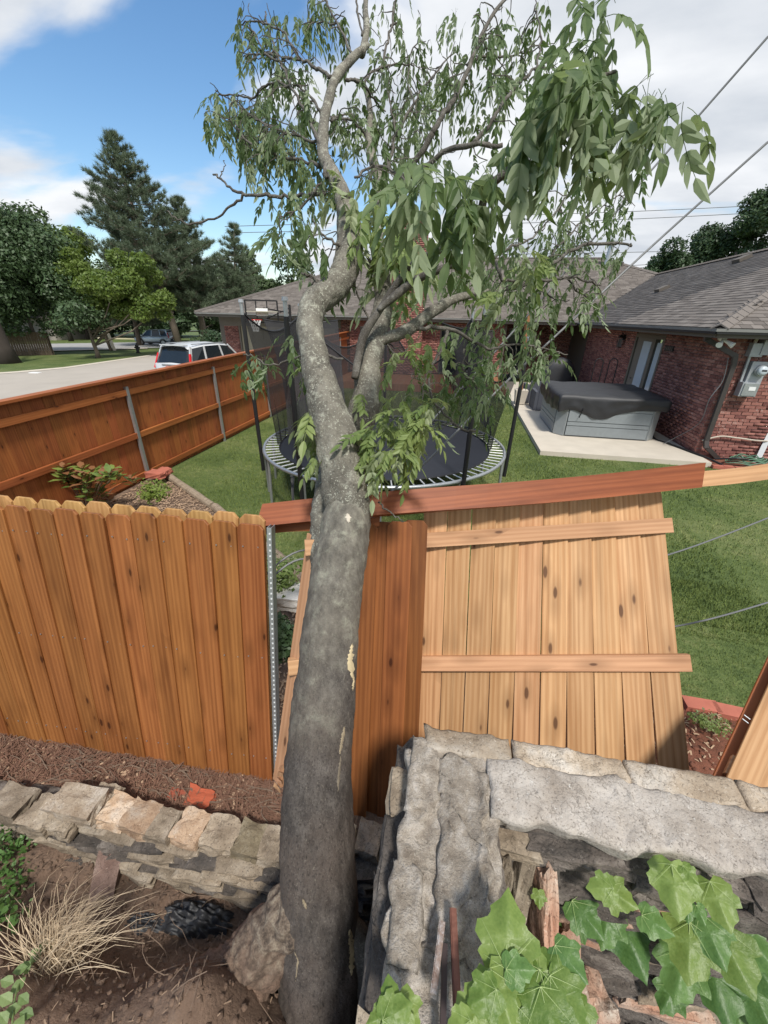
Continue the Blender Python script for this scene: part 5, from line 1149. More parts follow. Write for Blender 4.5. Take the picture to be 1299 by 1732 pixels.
# right stem, starting behind
limb('limb',[(556,960,1.90),(553,890,1.96),(563,820,2.02),(585,765,2.04),(608,715,2.05),(620,670,2.06),(622,620,2.08),(634,570,2.12),(646,530,2.16),(648,490,2.22),(640,430,2.3),(640,370,2.45),(645,320,2.55),(632,275,2.65),(624,235,2.7),(626,190,2.8),(618,150,2.9),(600,135,3.0)],
     [60,56,54,52,50,46,42,38,34,30,25,18,19,16,12,10,9,6],M_BARKL,40,.16,9,7,ridge=.05,rf=(50,50,22))
limb('limb',[(628,590,2.08),(650,573,2.10),(690,558,2.15),(728,530,2.25),(766,507,2.35),(800,498,2.4),(842,491,2.5),(875,480,2.6)],[18,19,20,19,15,13,11,7],M_BARKL,16,.25,6,8)
limb('branch',[(600,640,1.98),(607,600,1.98),(618,562,1.97),(645,520,1.95),(668,485,1.92),(690,455,1.85),(713,436,1.75),(744,423,1.65),(775,410,1.5),(800,385,1.42),(815,350,1.36),(822,322,1.32),(850,296,1.28),(884,268,1.25),(905,230,1.22),(930,190,1.2),(962,163,1.18),(1000,135,1.17),(1042,121,1.16)],[13,14,14,13,12,11,10,10,11,12,14,14,12,10,9,8,7,6,5],M_BARKT,12,.2,6,9)
limb('branch',[(640,525,1.94),(665,503,1.92),(700,476,1.88),(744,456,1.8),(790,440,1.75)],[10,13,13,12,8],M_BARKT,10,.2,6,10)
BRANCHES=[ # px polyline with depth, start/end px width, leafiness
 ([(626,545,2.1),(606,500,2.1),(600,470,2.0)],5,3,0),
 ([(845,492,2.5),(900,475,2.6),(940,440,2.7),(1000,412,2.8),(1068,416,2.9)],11,5,1.0),
 ([(800,435,2.2),(835,440,2.2),(850,471,2.2),(880,474,2.25),(933,474,2.3),(975,470,2.4),(1016,482,2.5)],9,5,.8),
 ([(690,560,2.15),(740,553,2.2),(790,570,2.25),(829,592,2.3)],9,6,.1),
 ([(829,592,2.3),(870,583,2.35),(920,590,2.4),(960,600,2.5)],5,2,.9),
 ([(756,560,2.2),(750,590,2.2),(727,623,2.2),(731,670,2.2),(750,700,2.2),(778,722,2.2),(805,730,2.25)],7,4,.35),
 ([(729,625,2.2),(716,655,2.2),(712,685,2.2)],4,2,.7),
 ([(785,590,2.3),(785,630,2.3),(800,650,2.35),(820,660,2.4)],4,2,.9),
 ([(580,607,1.85),(520,600,1.9),(482,613,1.95),(452,616,1.95),(425,602,1.95),(412,598,1.95)],5,3,.0),
 ([(550,327,2.2),(520,330,2.25),(490,332,2.3),(450,330,2.3),(415,328,2.35),(385,315,2.4),(372,300,2.45),(360,296,2.5)],12,4,.05),
 ([(415,329,2.35),(390,350,2.4),(370,365,2.45),(325,378,2.5),(300,370,2.5),(283,357,2.5)],7,3,.0),
 ([(372,300,2.45),(378,285,2.5),(380,272,2.5)],3,2,0),
 ([(552,300,2.2),(545,262,2.25),(536,230,2.3),(522,200,2.4),(505,170,2.5),(490,140,2.6),(478,112,2.7),(465,85,2.8),(455,55,2.9),(449,20,3)],11,4,.55),
 ([(546,195,2.4),(530,170,2.5),(510,150,2.6),(495,143,2.65)],8,4,.8),
 ([(560,130,2.45),(535,115,2.5),(515,103,2.55),(490,96,2.6),(478,100,2.7)],9,5,.5),
 ([(505,98,2.6),(490,75,2.7),(478,52,2.8),(455,42,2.9),(430,34,3),(405,42,3.1),(400,47,3.1)],6,3,.7),
 ([(470,96,2.8),(445,85,2.9),(430,55,3),(415,40,3.1)],6,3,.6),
 ([(480,112,2.7),(455,95,2.8),(430,92,2.9),(412,96,3)],6,3,.9),
 ([(495,150,2.6),(465,138,2.7),(440,150,2.8),(430,165,2.9),(400,162,3),(370,160,3.1),(352,165,3.1)],7,3,1.1),
 ([(440,150,2.9),(432,175,3),(430,185,3)],4,2,.8),
 ([(600,100,2.55),(585,70,2.6),(570,40,2.7),(552,5,2.8),(545,-20,2.9)],7,4,.5),
 ([(572,42,2.7),(550,38,2.8),(530,38,2.9),(522,28,3)],5,2,1.0),
 ([(612,60,2.6),(606,20,2.7),(600,-20,2.8)],6,5,.2),
 ([(585,135,2.5),(610,140,2.6),(630,165,2.7),(645,185,2.8),(652,188,2.8)],9,3,.4),
 ([(615,148,2.65),(625,125,2.7),(650,112,2.8),(680,108,2.9),(700,112,3)],8,3,.7),
 ([(648,115,2.8),(655,70,2.9),(664,40,3),(668,0,3.1),(670,-30,3.1)],7,4,.5),
 ([(660,45,3),(675,38,3),(683,55,3)],4,2,.4),
 ([(560,205,2.4),(590,200,2.6),(615,225,2.7),(635,270,2.8)],7,4,.8),
 ([(560,200,2.4),(590,195,2.6),(605,210,2.7),(618,230,2.8)],6,3,.8),
 ([(645,320,2.5),(660,270,2.6),(672,225,2.7),(700,175,2.8),(730,130,2.9),(775,85,3.1)],11,3,1.0),
 ([(672,225,2.7),(660,180,2.8),(655,130,2.9)],6,3,.9),
 ([(700,175,2.8),(690,130,2.9),(700,80,3),(720,70,3.1)],5,2,.9),
 ([(732,225,2.3),(752,190,2.3),(775,155,2.35),(798,100,2.4),(822,40,2.5),(855,0,2.6),(870,-20,2.6)],16,8,.9),
 ([(655,330,2.5),(690,290,2.4),(732,225,2.3)],14,15,.6),
 ([(790,110,2.4),(820,95,2.5),(860,95,2.6),(900,90,2.7)],8,3,1.0),
 ([(798,245,2.2),(830,205,2.2),(850,175,2.25),(880,140,2.3),(905,118,2.35),(938,95,2.4)],12,5,.6),
 ([(690,300,2.4),(750,260,2.3),(800,245,2.2),(850,245,2.2)],14,12,.4),
 ([(905,118,2.3),(915,65,2.4),(908,30,2.5),(906,0,2.6)],6,3,.4),
 ([(870,290,1.7),(900,275,1.75),(950,262,1.8),(1000,270,1.9),(1030,290,2.0),(1062,282,2.1)],9,4,.3),
 ([(830,440,2.3),(860,420,2.4),(900,400,2.5),(930,370,2.6),(960,330,2.7),(990,300,2.8)],7,3,1.0),
 ([(930,435,2.7),(960,400,2.8),(990,370,2.9),(1030,340,3),(1065,320,3.1)],6,2,1.1),
 ([(960,470,2.4),(985,500,2.5),(1015,495,2.6)],5,2,.9),
 ([(900,478,2.5),(930,500,2.6),(960,500,2.7)],5,2,.9),
 ([(560,500,2.0),(530,470,2.0),(510,462,2.0)],7,4,.9),
 ([(590,430,2.05),(565,410,2.0),(540,390,2.0),(530,370,2.0)],9,4,1.0),
 ([(590,420,2.05),(610,460,2.0),(600,500,2.0)],5,3,.4),
 ([(645,490,2.2),(625,440,2.1),(610,400,2.1),(590,360,2.1)],8,4,.9),
 ([(640,480,2.2),(660,440,2.2),(680,400,2.2),(700,370,2.2)],8,4,1.0),
 ([(640,560,2.1),(670,600,2.1),(690,590,2.1)],5,3,.5),
 ([(600,300,2.2),(640,280,2.3),(680,300,2.2),(700,340,2.2)],8,4,1.0),
 ([(545,280,2.3),(500,270,2.4),(460,262,2.5),(420,240,2.6),(400,210,2.7),(385,200,2.8)],9,3,1.5),
 ([(540,240,2.3),(500,230,2.4),(455,215,2.55),(420,190,2.7),(395,170,2.8)],8,3,1.5),
 ([(545,310,2.2),(510,350,2.2),(490,360,2.2),(470,370,2.25)],7,3,1.2),
 ([(640,850,1.85),(655,862,1.8),(672,876,1.8),(684,882,1.8)],4,2,0),
]
twm=MB(); LEAVES=[]   # (pos, dir, scale)
def wig(p,d,L,step,curl,rs):
    P=[p]; d=Vector(d).normalized(); n=max(2,int(L/step))
    for i in range(n):
        d=(d+Vector((rs.uniform(-1,1),rs.uniform(-1,1),rs.uniform(-1,1)))*curl+Vector((0,0,-.10))).normalized(); P.append(P[-1]+d*step)
    return P
rs=random.Random(11)
for i,(L,wa,wb,leafy) in enumerate(BRANCHES):
    P=smooth_path(PD(L),5); k=len(P)
    for j in range(1,k-1): P[j]=P[j]+np.array([rs.uniform(-1,1)*.008 for _ in range(3)])
    wf=.62 if L[0][1]<450 else .8; R=[max(.0022,wf*(wa+(wb-wa)*j/(k-1))*L[min(int(j/5),len(L)-1)][2]/CAM_F/2) for j in range(k)]
    m=MB(); m.tube(P,R,8,True,.25,i); obj('branch',m,lt,mat=M_BARKT,smooth=True)
    if leafy<=0: continue
    tot=0
    for j in range(k-1):
        a=Vector(P[j]); b=Vector(P[j+1]); seg=(b-a).length; tot+=seg*leafy
        while tot>.055:
            tot-=.055; q=a.lerp(b,rs.random()); d=Vector((rs.uniform(-1,1),rs.uniform(-1,1),rs.uniform(-.7,.6)))
            W_=wig(q,d,rs.uniform(.06,.26),.03,.55,rs); twm.tube(W_,[.0042-.0024*x/len(W_) for x in range(len(W_))],4,False)
            for w_ in W_[1::2]+[W_[-1]]:
                if rs.random()<.42: LEAVES.append((w_,rs.uniform(.5,.78),0))
obj('twigs',twm,lt,mat=M_BARKT,kind='stuff')
# dense hanging clusters: (px,py,depth, radius px, count, scale, fresh)
CL=[(430,632,1.95,26,15,.62,0),(490,600,1.95,22,8,.62,0),(540,640,1.95,20,4,.6,1),(515,655,2.0,16,5,.6,0),
 (600,790,1.6,1,0,1,1)]
for cx_,cy_,d,r,n_,s_,fr in CL:
    for _ in range(n_):
        LEAVES.append((D(cx_+rs.uniform(-r,r),cy_-25+rs.uniform(-r,r)*.6,d+rs.uniform(-.08,.08)),s_*rs.uniform(.8,1.1),fr))
# fresh sprouts round the fork
for (px,py,d,r,n_,s_) in ((660,712,1.72,34,15,.66),(705,725,1.7,34,16,.68),(610,740,1.70,20,8,.6),(650,770,1.68,34,14,.66),(690,760,1.70,28,10,.62),(720,690,1.75,30,8,.75),(550,690,1.85,20,8,.85),(690,600,1.95,32,9,.62),(720,580,2.0,36,8,.62),(665,662,1.82,26,5,.6),(600,662,1.8,12,2,.6),(530,730,1.86,14,8,.66),(545,770,1.84,10,4,.6),(600,330,2.0,28,12,.95),(640,400,2.0,40,16,.8),(690,440,2.05,40,14,.8),(700,400,1.9,30,10,.8),(560,290,2.05,12,3,.7),(900,440,2.0,30,10,.7),(860,500,2.1,14,4,.8)):
    for _ in range(n_): LEAVES.append((D(px+rs.uniform(-r,r),py+rs.uniform(-r,r)*.55,d+rs.uniform(-.07,.10)),s_*rs.uniform(.8,1.15),1))
# mid hanging masses
for (px,py,d,rx,ry,n_,s_) in ((400,175,2.9,45,35,26,.85),(360,190,2.95,14,22,10,.85),(430,205,2.8,45,30,30,.85),(460,230,2.6,40,25,24,.8),(370,215,2.9,15,16,7,.85),(410,250,2.7,28,20,16,.8),(500,225,2.5,32,25,18,.75),(520,300,2.3,38,30,24,.75),(490,330,2.3,36,22,16,.8),(480,400,2.1,25,18,14,.95),(510,385,2.1,30,28,16,.8),(430,270,2.7,26,14,8,.75),
    (600,185,2.9,38,30,20,.8),(640,225,2.8,40,40,26,.8),(680,190,2.9,40,45,24,.8),(650,300,2.5,40,26,18,.75),(700,240,2.7,30,30,16,.75),(720,160,2.9,30,40,16,.8),(600,255,2.6,30,20,12,.75),
    (760,400,2.2,40,25,8,.7),(690,520,2.5,40,30,26,.8),(740,470,2.4,50,25,24,.8),(790,470,2.6,50,22,22,.8),(800,560,2.6,50,36,34,.8),(840,600,2.5,40,34,30,.75),(780,640,2.4,40,26,20,.7),(830,650,2.4,22,30,18,.7),(790,690,2.25,38,18,20,.65),(820,690,2.2,18,20,10,.65),(900,560,2.5,28,30,18,.75),(915,600,2.5,20,26,14,.75),(880,520,2.6,30,18,14,.75),(720,640,2.4,26,26,8,.6),
    (860,450,2.6,40,20,16,.75),(920,440,2.7,34,22,16,.75),(960,400,2.9,36,26,16,.75),(1000,370,3.0,30,22,12,.75),(1040,390,3.0,24,18,9,.75),(940,340,2.8,26,20,10,.75),(1000,440,2.8,30,14,10,.7),(1060,390,3.1,16,22,7,.7),(980,300,2.8,26,16,7,.7),(900,500,2.6,40,14,12,.7),(1020,470,2.7,14,20,5,.7),(870,395,2.3,26,14,8,.7),
    (770,40,2.7,30,30,10,.8),(830,60,2.6,24,30,10,.8),(780,130,2.6,24,30,12,.8),(850,130,2.5,24,26,10,.8),(890,60,2.6,20,20,8,.8),(840,190,2.4,30,24,12,.75),(790,190,2.5,24,24,10,.75),(500,30,3.0,16,10,6,.85),(525,35,3.0,10,14,6,.9),(475,35,3.0,14,16,7,.9),(530,70,2.9,8,20,6,.8),(640,10,2.9,10,10,2,.7),(545,10,2.9,10,8,3,.8),(1010,5,2.6,30,8,5,.8),(930,0,2.7,20,6,3,.8)):
    for _ in range(int(n_*.85+.5)): LEAVES.append((D(px+rs.gauss(0,rx*.55),py-8+rs.gauss(0,ry*.5),d+rs.uniform(-.25,.3)),s_*rs.uniform(.6,.92),0))
# large near leaves upper right
BIG=[]
for (px,py,d,rx,ry,n_,s_) in ((745,300,1.24,34,26,12,1.0),(715,325,1.22,24,20,6,.95),(800,330,1.24,24,20,8,.95),(830,300,1.22,22,22,6,.9),(770,360,1.25,28,14,7,.95),(700,280,1.35,16,12,3,.9),
    (900,180,1.18,28,30,10,1.05),(930,140,1.16,26,28,9,1.0),(960,110,1.15,28,26,9,1.0),(1000,90,1.15,26,22,8,.95),(1020,60,1.14,18,24,6,.9),(1030,20,1.15,14,18,4,.8),(960,190,1.18,30,22,8,1.0),(1000,160,1.16,26,22,8,1.0),(1040,180,1.14,14,14,5,.9),(1085,170,1.12,16,16,6,.95),(1120,160,1.12,16,16,6,.9),(1150,190,1.10,12,14,5,.9),(1100,130,1.12,20,10,4,.85),(880,220,1.2,18,16,5,1.0),(975,30,1.2,8,10,2,.8)):
    for _ in range(int(n_*.85+.5)): BIG.append((D(px+rs.gauss(0,rx*.5),py-12+rs.gauss(0,ry*.5),d+rs.uniform(-.09,.10)),s_*rs.uniform(.85,1.1),0))
def compound(seed,mat,pairs=4,droop=.4):
    r=random.Random(seed); m=MB(); L=.22; P=[Vector((0,0,0))]; d=Vector((.5,0,-.35)).normalized()
    for i in range(8):
        d=(d+Vector((-.03,r.uniform(-.06,.06),-.26))).normalized(); P.append(P[-1]+d*L/8)
    m.tube(P,.0011,3,False)
    def leaflet(p,d,nrm,l,w):
        d=d.normalized(); s=d.cross(nrm).normalized(); nrm=s.cross(d).normalized(); fold=nrm*w*r.uniform(.15,.5); sag=-nrm*l*r.uniform(.02,.18)+Vector((0,0,-l*.06))
        A_=p; M1=p+d*l*.35+sag*.4; M2=p+d*l*.7+sag*.8; T_=p+d*l+sag*1.6
        vs=[A_,M1,M2,T_,M1+s*w+fold,M1-s*w+fold,M2+s*w*.72+fold*.8,M2-s*w*.72+fold*.8,p+d*l*.14+s*w*.6+fold*.6,p+d*l*.14-s*w*.6+fold*.6]
        m.add(vs,[(0,8,4,1),(1,4,6,2),(2,6,3),(0,1,5,9),(1,2,7,5),(2,3,7)])
    for i in range(pairs):
        q=P[2+int(i*5/pairs+.5)] ; ax=(P[-1]-P[3]).normalized()
        for s in (-1,1):
            side=Vector((0,s,0)); d=(ax*.55+side*r.uniform(.45,.8)+Vector((0,0,-droop))+Vector((r.uniform(-.2,.2),)*3)).normalized(); leaflet(q,d,Vector((1,0,.6))+Vector((r.uniform(-.4,.4),r.uniform(-.4,.4),0)),r.uniform(.062,.085)*(.8+.2*i/pairs),r.uniform(.0125,.017))
    leaflet(P[-1],P[-1]-P[-2]+Vector((0,0,-.01)),Vector((1,0,.5)),.088,.0175)
    return m
NV=7
CM=[compound(k,None,4,.45) for k in range(NV)]; CF=[compound(50+k,None,5,.1) for k in range(NV)]
def lmat(p,s,fresh,rs,nar=1):
    yaw=rs.uniform(0,2*pi); tilt=rs.gauss(0,.42) if not fresh else rs.gauss(-.25,.4)
    return Matrix.Translation(p)@Matrix.Rotation(yaw,4,'Z')@Matrix.Rotation(tilt,4,'Y')@Matrix.Rotation(rs.gauss(0,.36),4,'X')@Matrix.Diagonal((s*nar,s*nar,s,1))
ALL=[(p,s,f) for p,s,f in LEAVES]+[(p,s*.98,2) for p,s,f in BIG]
ALL.sort(key=lambda a:(a[0]-CP).dot(_f)/a[1])
meshA=[c.mesh('leaf',M_LEAF) for c in CM]; meshB=[c.mesh('leaf',M_LEAFY) for c in CF]
Mrest={0:MB(),1:MB()}
for i,(p,s,f) in enumerate(ALL):
    M_=lmat(Vector(p),s,f==1,rs,.8 if f==0 and s<.8 else 1); v=i%NV
    if i<295: obj('leaf',(meshB if f==1 else meshA)[v],lt,M=M_)
    else:
        src=(CF if f==1 else CM)[v]; Mrest[1 if f==1 else 0].add([M_@Vector(q) for q in src.v],src.f)
obj('wilted_leaves',Mrest[0],lt,mat=M_LEAF,kind='stuff'); obj('fresh_leaves',Mrest[1],lt,mat=M_LEAFY,kind='stuff')
print('LEAVES',len(ALL))
# scars: torn bark patches raised just above the trunk surface
def scar(pts,wd,name='bark_scar'):
    P=PD(pts); m=MB(); n=len(P)
    for i,p in enumerate(P):
        w=wd*(.25+.75*sin(pi*(i+.5)/n))*(.8+.4*rs.random()); s=_R*w; m.v+=[tuple(p-s+Vector((0,0,rs.uniform(-.01,.01)))),tuple(p-(p-CP).normalized()*.004),tuple(p+s)]
    m.f+=[(i*3+k,i*3+k+1,i*3+k+4,i*3+k+3) for i in range(n-1) for k in range(2)]; obj(name,m,lt,mat=M_SCAR)
from mathutils.bvhtree import BVHTree
tk=TRUNK[0]; bv=BVHTree.FromPolygons([v.co.copy() for v in tk.data.vertices],[tuple(p.vertices) for p in tk.data.polygons])
off_=Vector((0,0,0))
def scar(pts,wpx,name='bark_scar',mat=M_SCAR,seed=0):
    m=MB(); rows=[]; r_=random.Random(seed)
    n=26; xs=np.interp(np.linspace(0,1,n),np.linspace(0,1,len(pts)),[p[0] for p in pts]); ys=np.interp(np.linspace(0,1,n),np.linspace(0,1,len(pts)),[p[1] for p in pts])
    for i in range(n):
        w=wpx*(sin(pi*(i+.4)/n)**.7)*r_.uniform(.45,1.1); row=[]
        for f in (-.5,-.17,.17,.5):
            d=ray(xs[i]+f*w+r_.uniform(-.8,.8),ys[i]).normalized(); h=bv.ray_cast(CP-off_,d)
            if h[0] is None: row=None; break
            row.append(h[0]+off_-d*(.0035 if abs(f)<.3 else .0005))
        if row is None: continue
        rows.append(row)
    for row in rows: m.v+=[tuple(q) for q in row]
    m.f+=[(i*4+k,i*4+k+1,i*4+k+5,i*4+k+4) for i in range(len(rows)-1) for k in range(3)]
    if rows: obj(name,m,lt,mat=mat,smooth=True)
M_SCAR2=plain('scraped_bark_dust',(.24,.195,.13),.9,0,.4,60)
scar([(596,1088),(592,1118),(597,1150)],12,seed=1); scar([(599,1145),(597,1168)],5,seed=2); scar([(583,1228),(579,1250),(575,1275)],7,mat=M_SCAR2,seed=3); scar([(577,1275),(573,1310),(572,1340)],6,mat=plain('faint_scrape',(.15,.125,.09),.9,0,.4,60),seed=4)
scar([(592,1572),(596,1610),(594,1650)],13,seed=5); scar([(512,1520),(518,1538)],7,mat=M_SCAR2,seed=6); scar([(588,868),(590,884)],11,mat=M_CONC,seed=7)
scar([(498,1610),(504,1625),(500,1660)],3,mat=M_SCAR2,seed=8)
# ------------------------------------------------------------------ low stone edging on the left
def stone_mesh(sx,sy,sz,seed,n=4,rough=.10,mat=None,name='stone'):
    """rounded box of stone with chipped faces"""
    m=MB(); idx={}
    def V(i,j,k):
        if (i,j,k) in idx: return idx[(i,j,k)]
        p=Vector((2*i/n-1,2*j/n-1,2*k/n-1)); l=max(abs(p.x),abs(p.y),abs(p.z)); q=p.normalized()*1.25; p=p*.86+q*.14*1.0
        nn=noise.noise(p*1.3+Vector((seed*3.7,0,0)))*rough*1.6+noise.noise(p*3.1+Vector((0,seed*2.3,0)))*rough
        p=p*(1+nn); idx[(i,j,k)]=len(m.v); m.v.append((p.x*sx/2,p.y*sy/2,p.z*sz/2)); return idx[(i,j,k)]
    for a in range(n):
        for b in range(n):
            m.f+=[(V(a,b,0),V(a,b+1,0),V(a+1,b+1,0),V(a+1,b,0)),(V(a,b,n),V(a+1,b,n),V(a+1,b+1,n),V(a,b+1,n)),(V(a,0,b),V(a+1,0,b),V(a+1,0,b+1),V(a,0,b+1)),(V(a,n,b),V(a,n,b+1),V(a+1,n,b+1),V(a+1,n,b)),(V(0,a,b),V(0,a,b+1),V(0,a+1,b+1),V(0,a+1,b)),(V(n,a,b),V(n,a+1,b),V(n,a+1,b+1),V(n,a,b+1))]
    return m.mesh(name,mat)
def put(o,loc,rz=0,rx=0,ry=0): o.rotation_euler=(rx,ry,rz); return o
se=thing('stone_edging','low dry-stacked edging of weathered limestone blocks along the foot of the stained fence','stone edging',(-1.3,.95,.1))
M_ST2=stone_mat('peach_stone',(.36,.22,.13),(.52,.38,.26),(.62,.55,.46),.6,8); M_ST3=stone_mat('olive_stone',(.13,.10,.06),(.22,.18,.115),(.34,.30,.22),.6,8)
TOPS=[(18,1352,70,M_STONE),(70,1372,50,M_STONE),(112,1378,46,M_STONE),(128,1352,90,M_STONEW),(172,1352,40,M_STONE),(197,1368,54,M_STONEW),(238,1380,54,M_STONEW),(275,1390,46,M_STONE),(322,1397,54,M_STONEW),(374,1408,60,M_STONE),(424,1418,50,M_STONE),(462,1425,40,M_STONE),(520,1425,50,M_STONE),(575,1415,50,M_STONE),(625,1415,44,M_STONE),(668,1412,44,M_STONE)]
for i,(px,py,w,mt) in enumerate(TOPS):
    up=.06 if i==3 else 0
    d=ray(px,py); z=.23+up; p=CP+d*((z-CAM_H)/d.z); s=w*(p-CP).dot(_f)/CAM_F*1.04
    mt={5:M_ST2,6:M_ST2,8:M_ST2,10:M_ST3,12:M_ST3}.get(i,mt); o=obj('stone',stone_mesh(s*.93,.15,.11,i,6,.12,mt),se,loc=p-Vector((0,0,.045))); put(o,None,random.uniform(-.12,.12),random.uniform(-.06,.06),random.uniform(-.05,.05))
M_LS=[stone_mesh(.26,.16,.055,100+k,3,.16,M_STONE) for k in range(3)]+[stone_mesh(.20,.16,.045,110+k,3,.2,M_STONED) for k in range(4)]
for r in range(5):
    x=-2.9+random.random()*.1
    while x<.0:
        L=random.uniform(.16,.24); yc=(.935 if x<-.8 else .935+.13*(x+.8)/.8)-.005+.012*r*0; 
        o=obj('stone',random.choice(M_LS),se,loc=(x+L/2,yc+random.uniform(-.015,.015)-.012*r,.145-r*.05)); put(o,None,random.uniform(-.1,.1)); x+=L
o=thing('fallen_block','square reddish stone block tipped against the low stone edging above the dry grass','stone block',(-1.3,.7,0))
p=GN(192,1470)+Vector((0,.0,.05)); obj('stone',stone_mesh(.12,.12,.30,77,4,.04,stone_mat('red_block',(.16,.10,.08),(.25,.17,.14),(.34,.26,.22),.5,9)),o,loc=p); bpy.data.objects[-1] if False else None
for c in o.children: c.rotation_euler=(-.9,.15,.35)
# ------------------------------------------------------------------ big stone wall, lower right
sw=thing('stone_wall','rough stacked stone wall with a pale mortar cap and a lichened arm running toward the viewer','stone wall',(.9,.85,0))
def slab(x0,x1,y0,y1,z,th,mat,name,res=.012,edge=.018,rough=.010,seed=0,slopez=0,par=None,rd=.009):
    nx=int((x1-x0)/res); ny=int((y1-y0)/res); v=[];f=[]
    def nz_(x,y,s,k=0): return noise.noise(Vector((x*s+seed,y*s,k)))
    def warp(x,y,u,w):
        ex=edge*(nz_(x,y,6,1)*1.2+nz_(x,y,23,2)*.6); ey=edge*(nz_(x,y,6,3)*1.2+nz_(x,y,23,4)*.6)
        return x+ex,y+ey
    for j in range(ny+1):
        for i in range(nx+1):
            u=i/nx; w=j/ny; x=x0+(x1-x0)*u; y=y0+(y1-y0)*w; X,Yv=warp(x,y,u,w)
            e=min(u*(x1-x0),(1-u)*(x1-x0),w*(y1-y0),(1-w)*(y1-y0)); rnd=-rd*max(0,1-e/.016)**2
            t_=rough*(nz_(x,y,4,5)*1.6+nz_(x,y,13,6)-1.1*abs(nz_(x,y,9,11))+.5*nz_(x,y,40,7)); t_=t_*.45+.55*round(t_/.0055)*.0055
            zz=z+rnd+t_+rough*(.3*nz_(x,y,90,8)-.35*abs(nz_(x,y,60,12)))+slopez*(w-.5)
            v.append((X,Yv,zz))
    f=[(j*(nx+1)+i,j*(nx+1)+i+1,(j+1)*(nx+1)+i+1,(j+1)*(nx+1)+i) for j in range(ny) for i in range(nx)]
    ring=[i for i in range(nx+1)]+[(j)*(nx+1)+nx for j in range(1,ny+1)]+[ny*(nx+1)+i for i in range(nx-1,-1,-1)]+[j*(nx+1) for j in range(ny-1,0,-1)]
    b=len(v); K=len(ring); steps=4
    cxx,cyy=(x0+x1)/2,(y0+y1)/2
    for s in range(1,steps+1):
        for q in ring:
            x,y,zz=v[q]; ins=.022*(s/steps)**1.5+.010*noise.noise(Vector((x*14,y*14,s*.8+seed))); dx=(1 if x<x0+.04 else -1 if x>x1-.04 else 0); dy=(1 if y<y0+.04 else -1 if y>y1-.04 else 0)
            v.append((x+dx*ins,y+dy*ins,zz-th*(s/steps)*(1+.35*noise.noise(Vector((x*7,y*7,seed+9))))))
    for s in range(steps):
        for k in range(K):
            a=(ring[k] if s==0 else b+(s-1)*K+k); a2=(ring[(k+1)%K] if s==0 else b+(s-1)*K+(k+1)%K); c=b+s*K+k; c2=b+s*K+(k+1)%K
            f.append((a,c,c2,a2))
    return obj(name,npmesh(name,v,f,mat,True),par or sw)
slab(.235,2.3,.715,.90,1.355,.075,M_MORTAR,'mortar_cap',.011,.02,.007,1)
for i,(xa,xb) in enumerate(((.0,.30),(.31,.68),(.69,1.02),(1.03,1.45),(1.46,1.9))):
    slab(xa,xb+.004,.885,.985,1.352-.002*i,.10,M_STONEW,'cap_stone',.012,.010,.008,20+i)
slab(-.035,.252,.04,.90,1.340,.10,M_CAPS,'cap_stone',.008,.030,.015,3)
slab(.055,.235,.40,.87,1.352,.04,M_CAPS,'cap_stone',.008,.040,.012,8)
slab(-.035,.075,.70,.945,1.352,.05,M_CAPS,'cap_stone',.008,.020,.010,9)
slab(-.045,.05,.36,.56,1.350,.05,M_CAPS,'cap_stone',.008,.022,.012,12)
slab(.08,.24,.10,.30,1.352,.05,M_CAPS,'cap_stone',.008,.03,.012,14)
core=MB(); core.box((1.25,.84,.55),(2.15,.20,1.44)); obj('core',core,sw,mat=M_STONED); core=MB(); core.box((.10,.38,.55),(.20,.75,1.4)); obj('core',core,sw,mat=M_STONED)
WM=[[stone_mesh(L,.12,h,200+k*7+int(L*50),5,.16,mt) for k,mt in enumerate((M_STONED,M_STONED,M_STONE,M_STONED,M_STONEO))] for L,h in ((.16,.075),(.24,.06),(.30,.08),(.20,.10))]
z=1.25
row=0
while z>-.3:
    h=random.choice((.055,.07,.09)); x=.2-random.random()*.15
    while x<1.9:
        k=random.randrange(4); L=(.16,.24,.30,.20)[k]; hz=(.075,.06,.08,.10)[k]
        o=obj('stone',WM[k][random.choice((0,0,1,1,2,3,3)) if random.random()<.93 else 4],sw,loc=(x+L/2,.745+random.uniform(-.025,.02)-.0*row,z-h/2)); o.scale=(1,1,h/hz*1.05); put(o,None,random.uniform(-.08,.08),random.uniform(-.1,.1),random.uniform(-.05,.05)); x+=L*.93
    # arm sides
    for (xs,yr) in ((-.015,(.05,.80)),(.215,(.10,.66))):
        y=yr[0]-random.random()*.1
        while y<yr[1]:
            k=random.randrange(4); L=(.16,.24,.30,.20)[k]; hz=(.075,.06,.08,.10)[k]
            o=obj('stone',WM[k][random.choice((0,1,2,3))],sw,loc=(xs+random.uniform(-.02,.015),y+L/2,z-h/2)); o.scale=(1,1,h/hz*1.05); put(o,None,pi/2+random.uniform(-.1,.1),random.uniform(-.08,.08)); y+=L*.93
    z-=h; row+=1
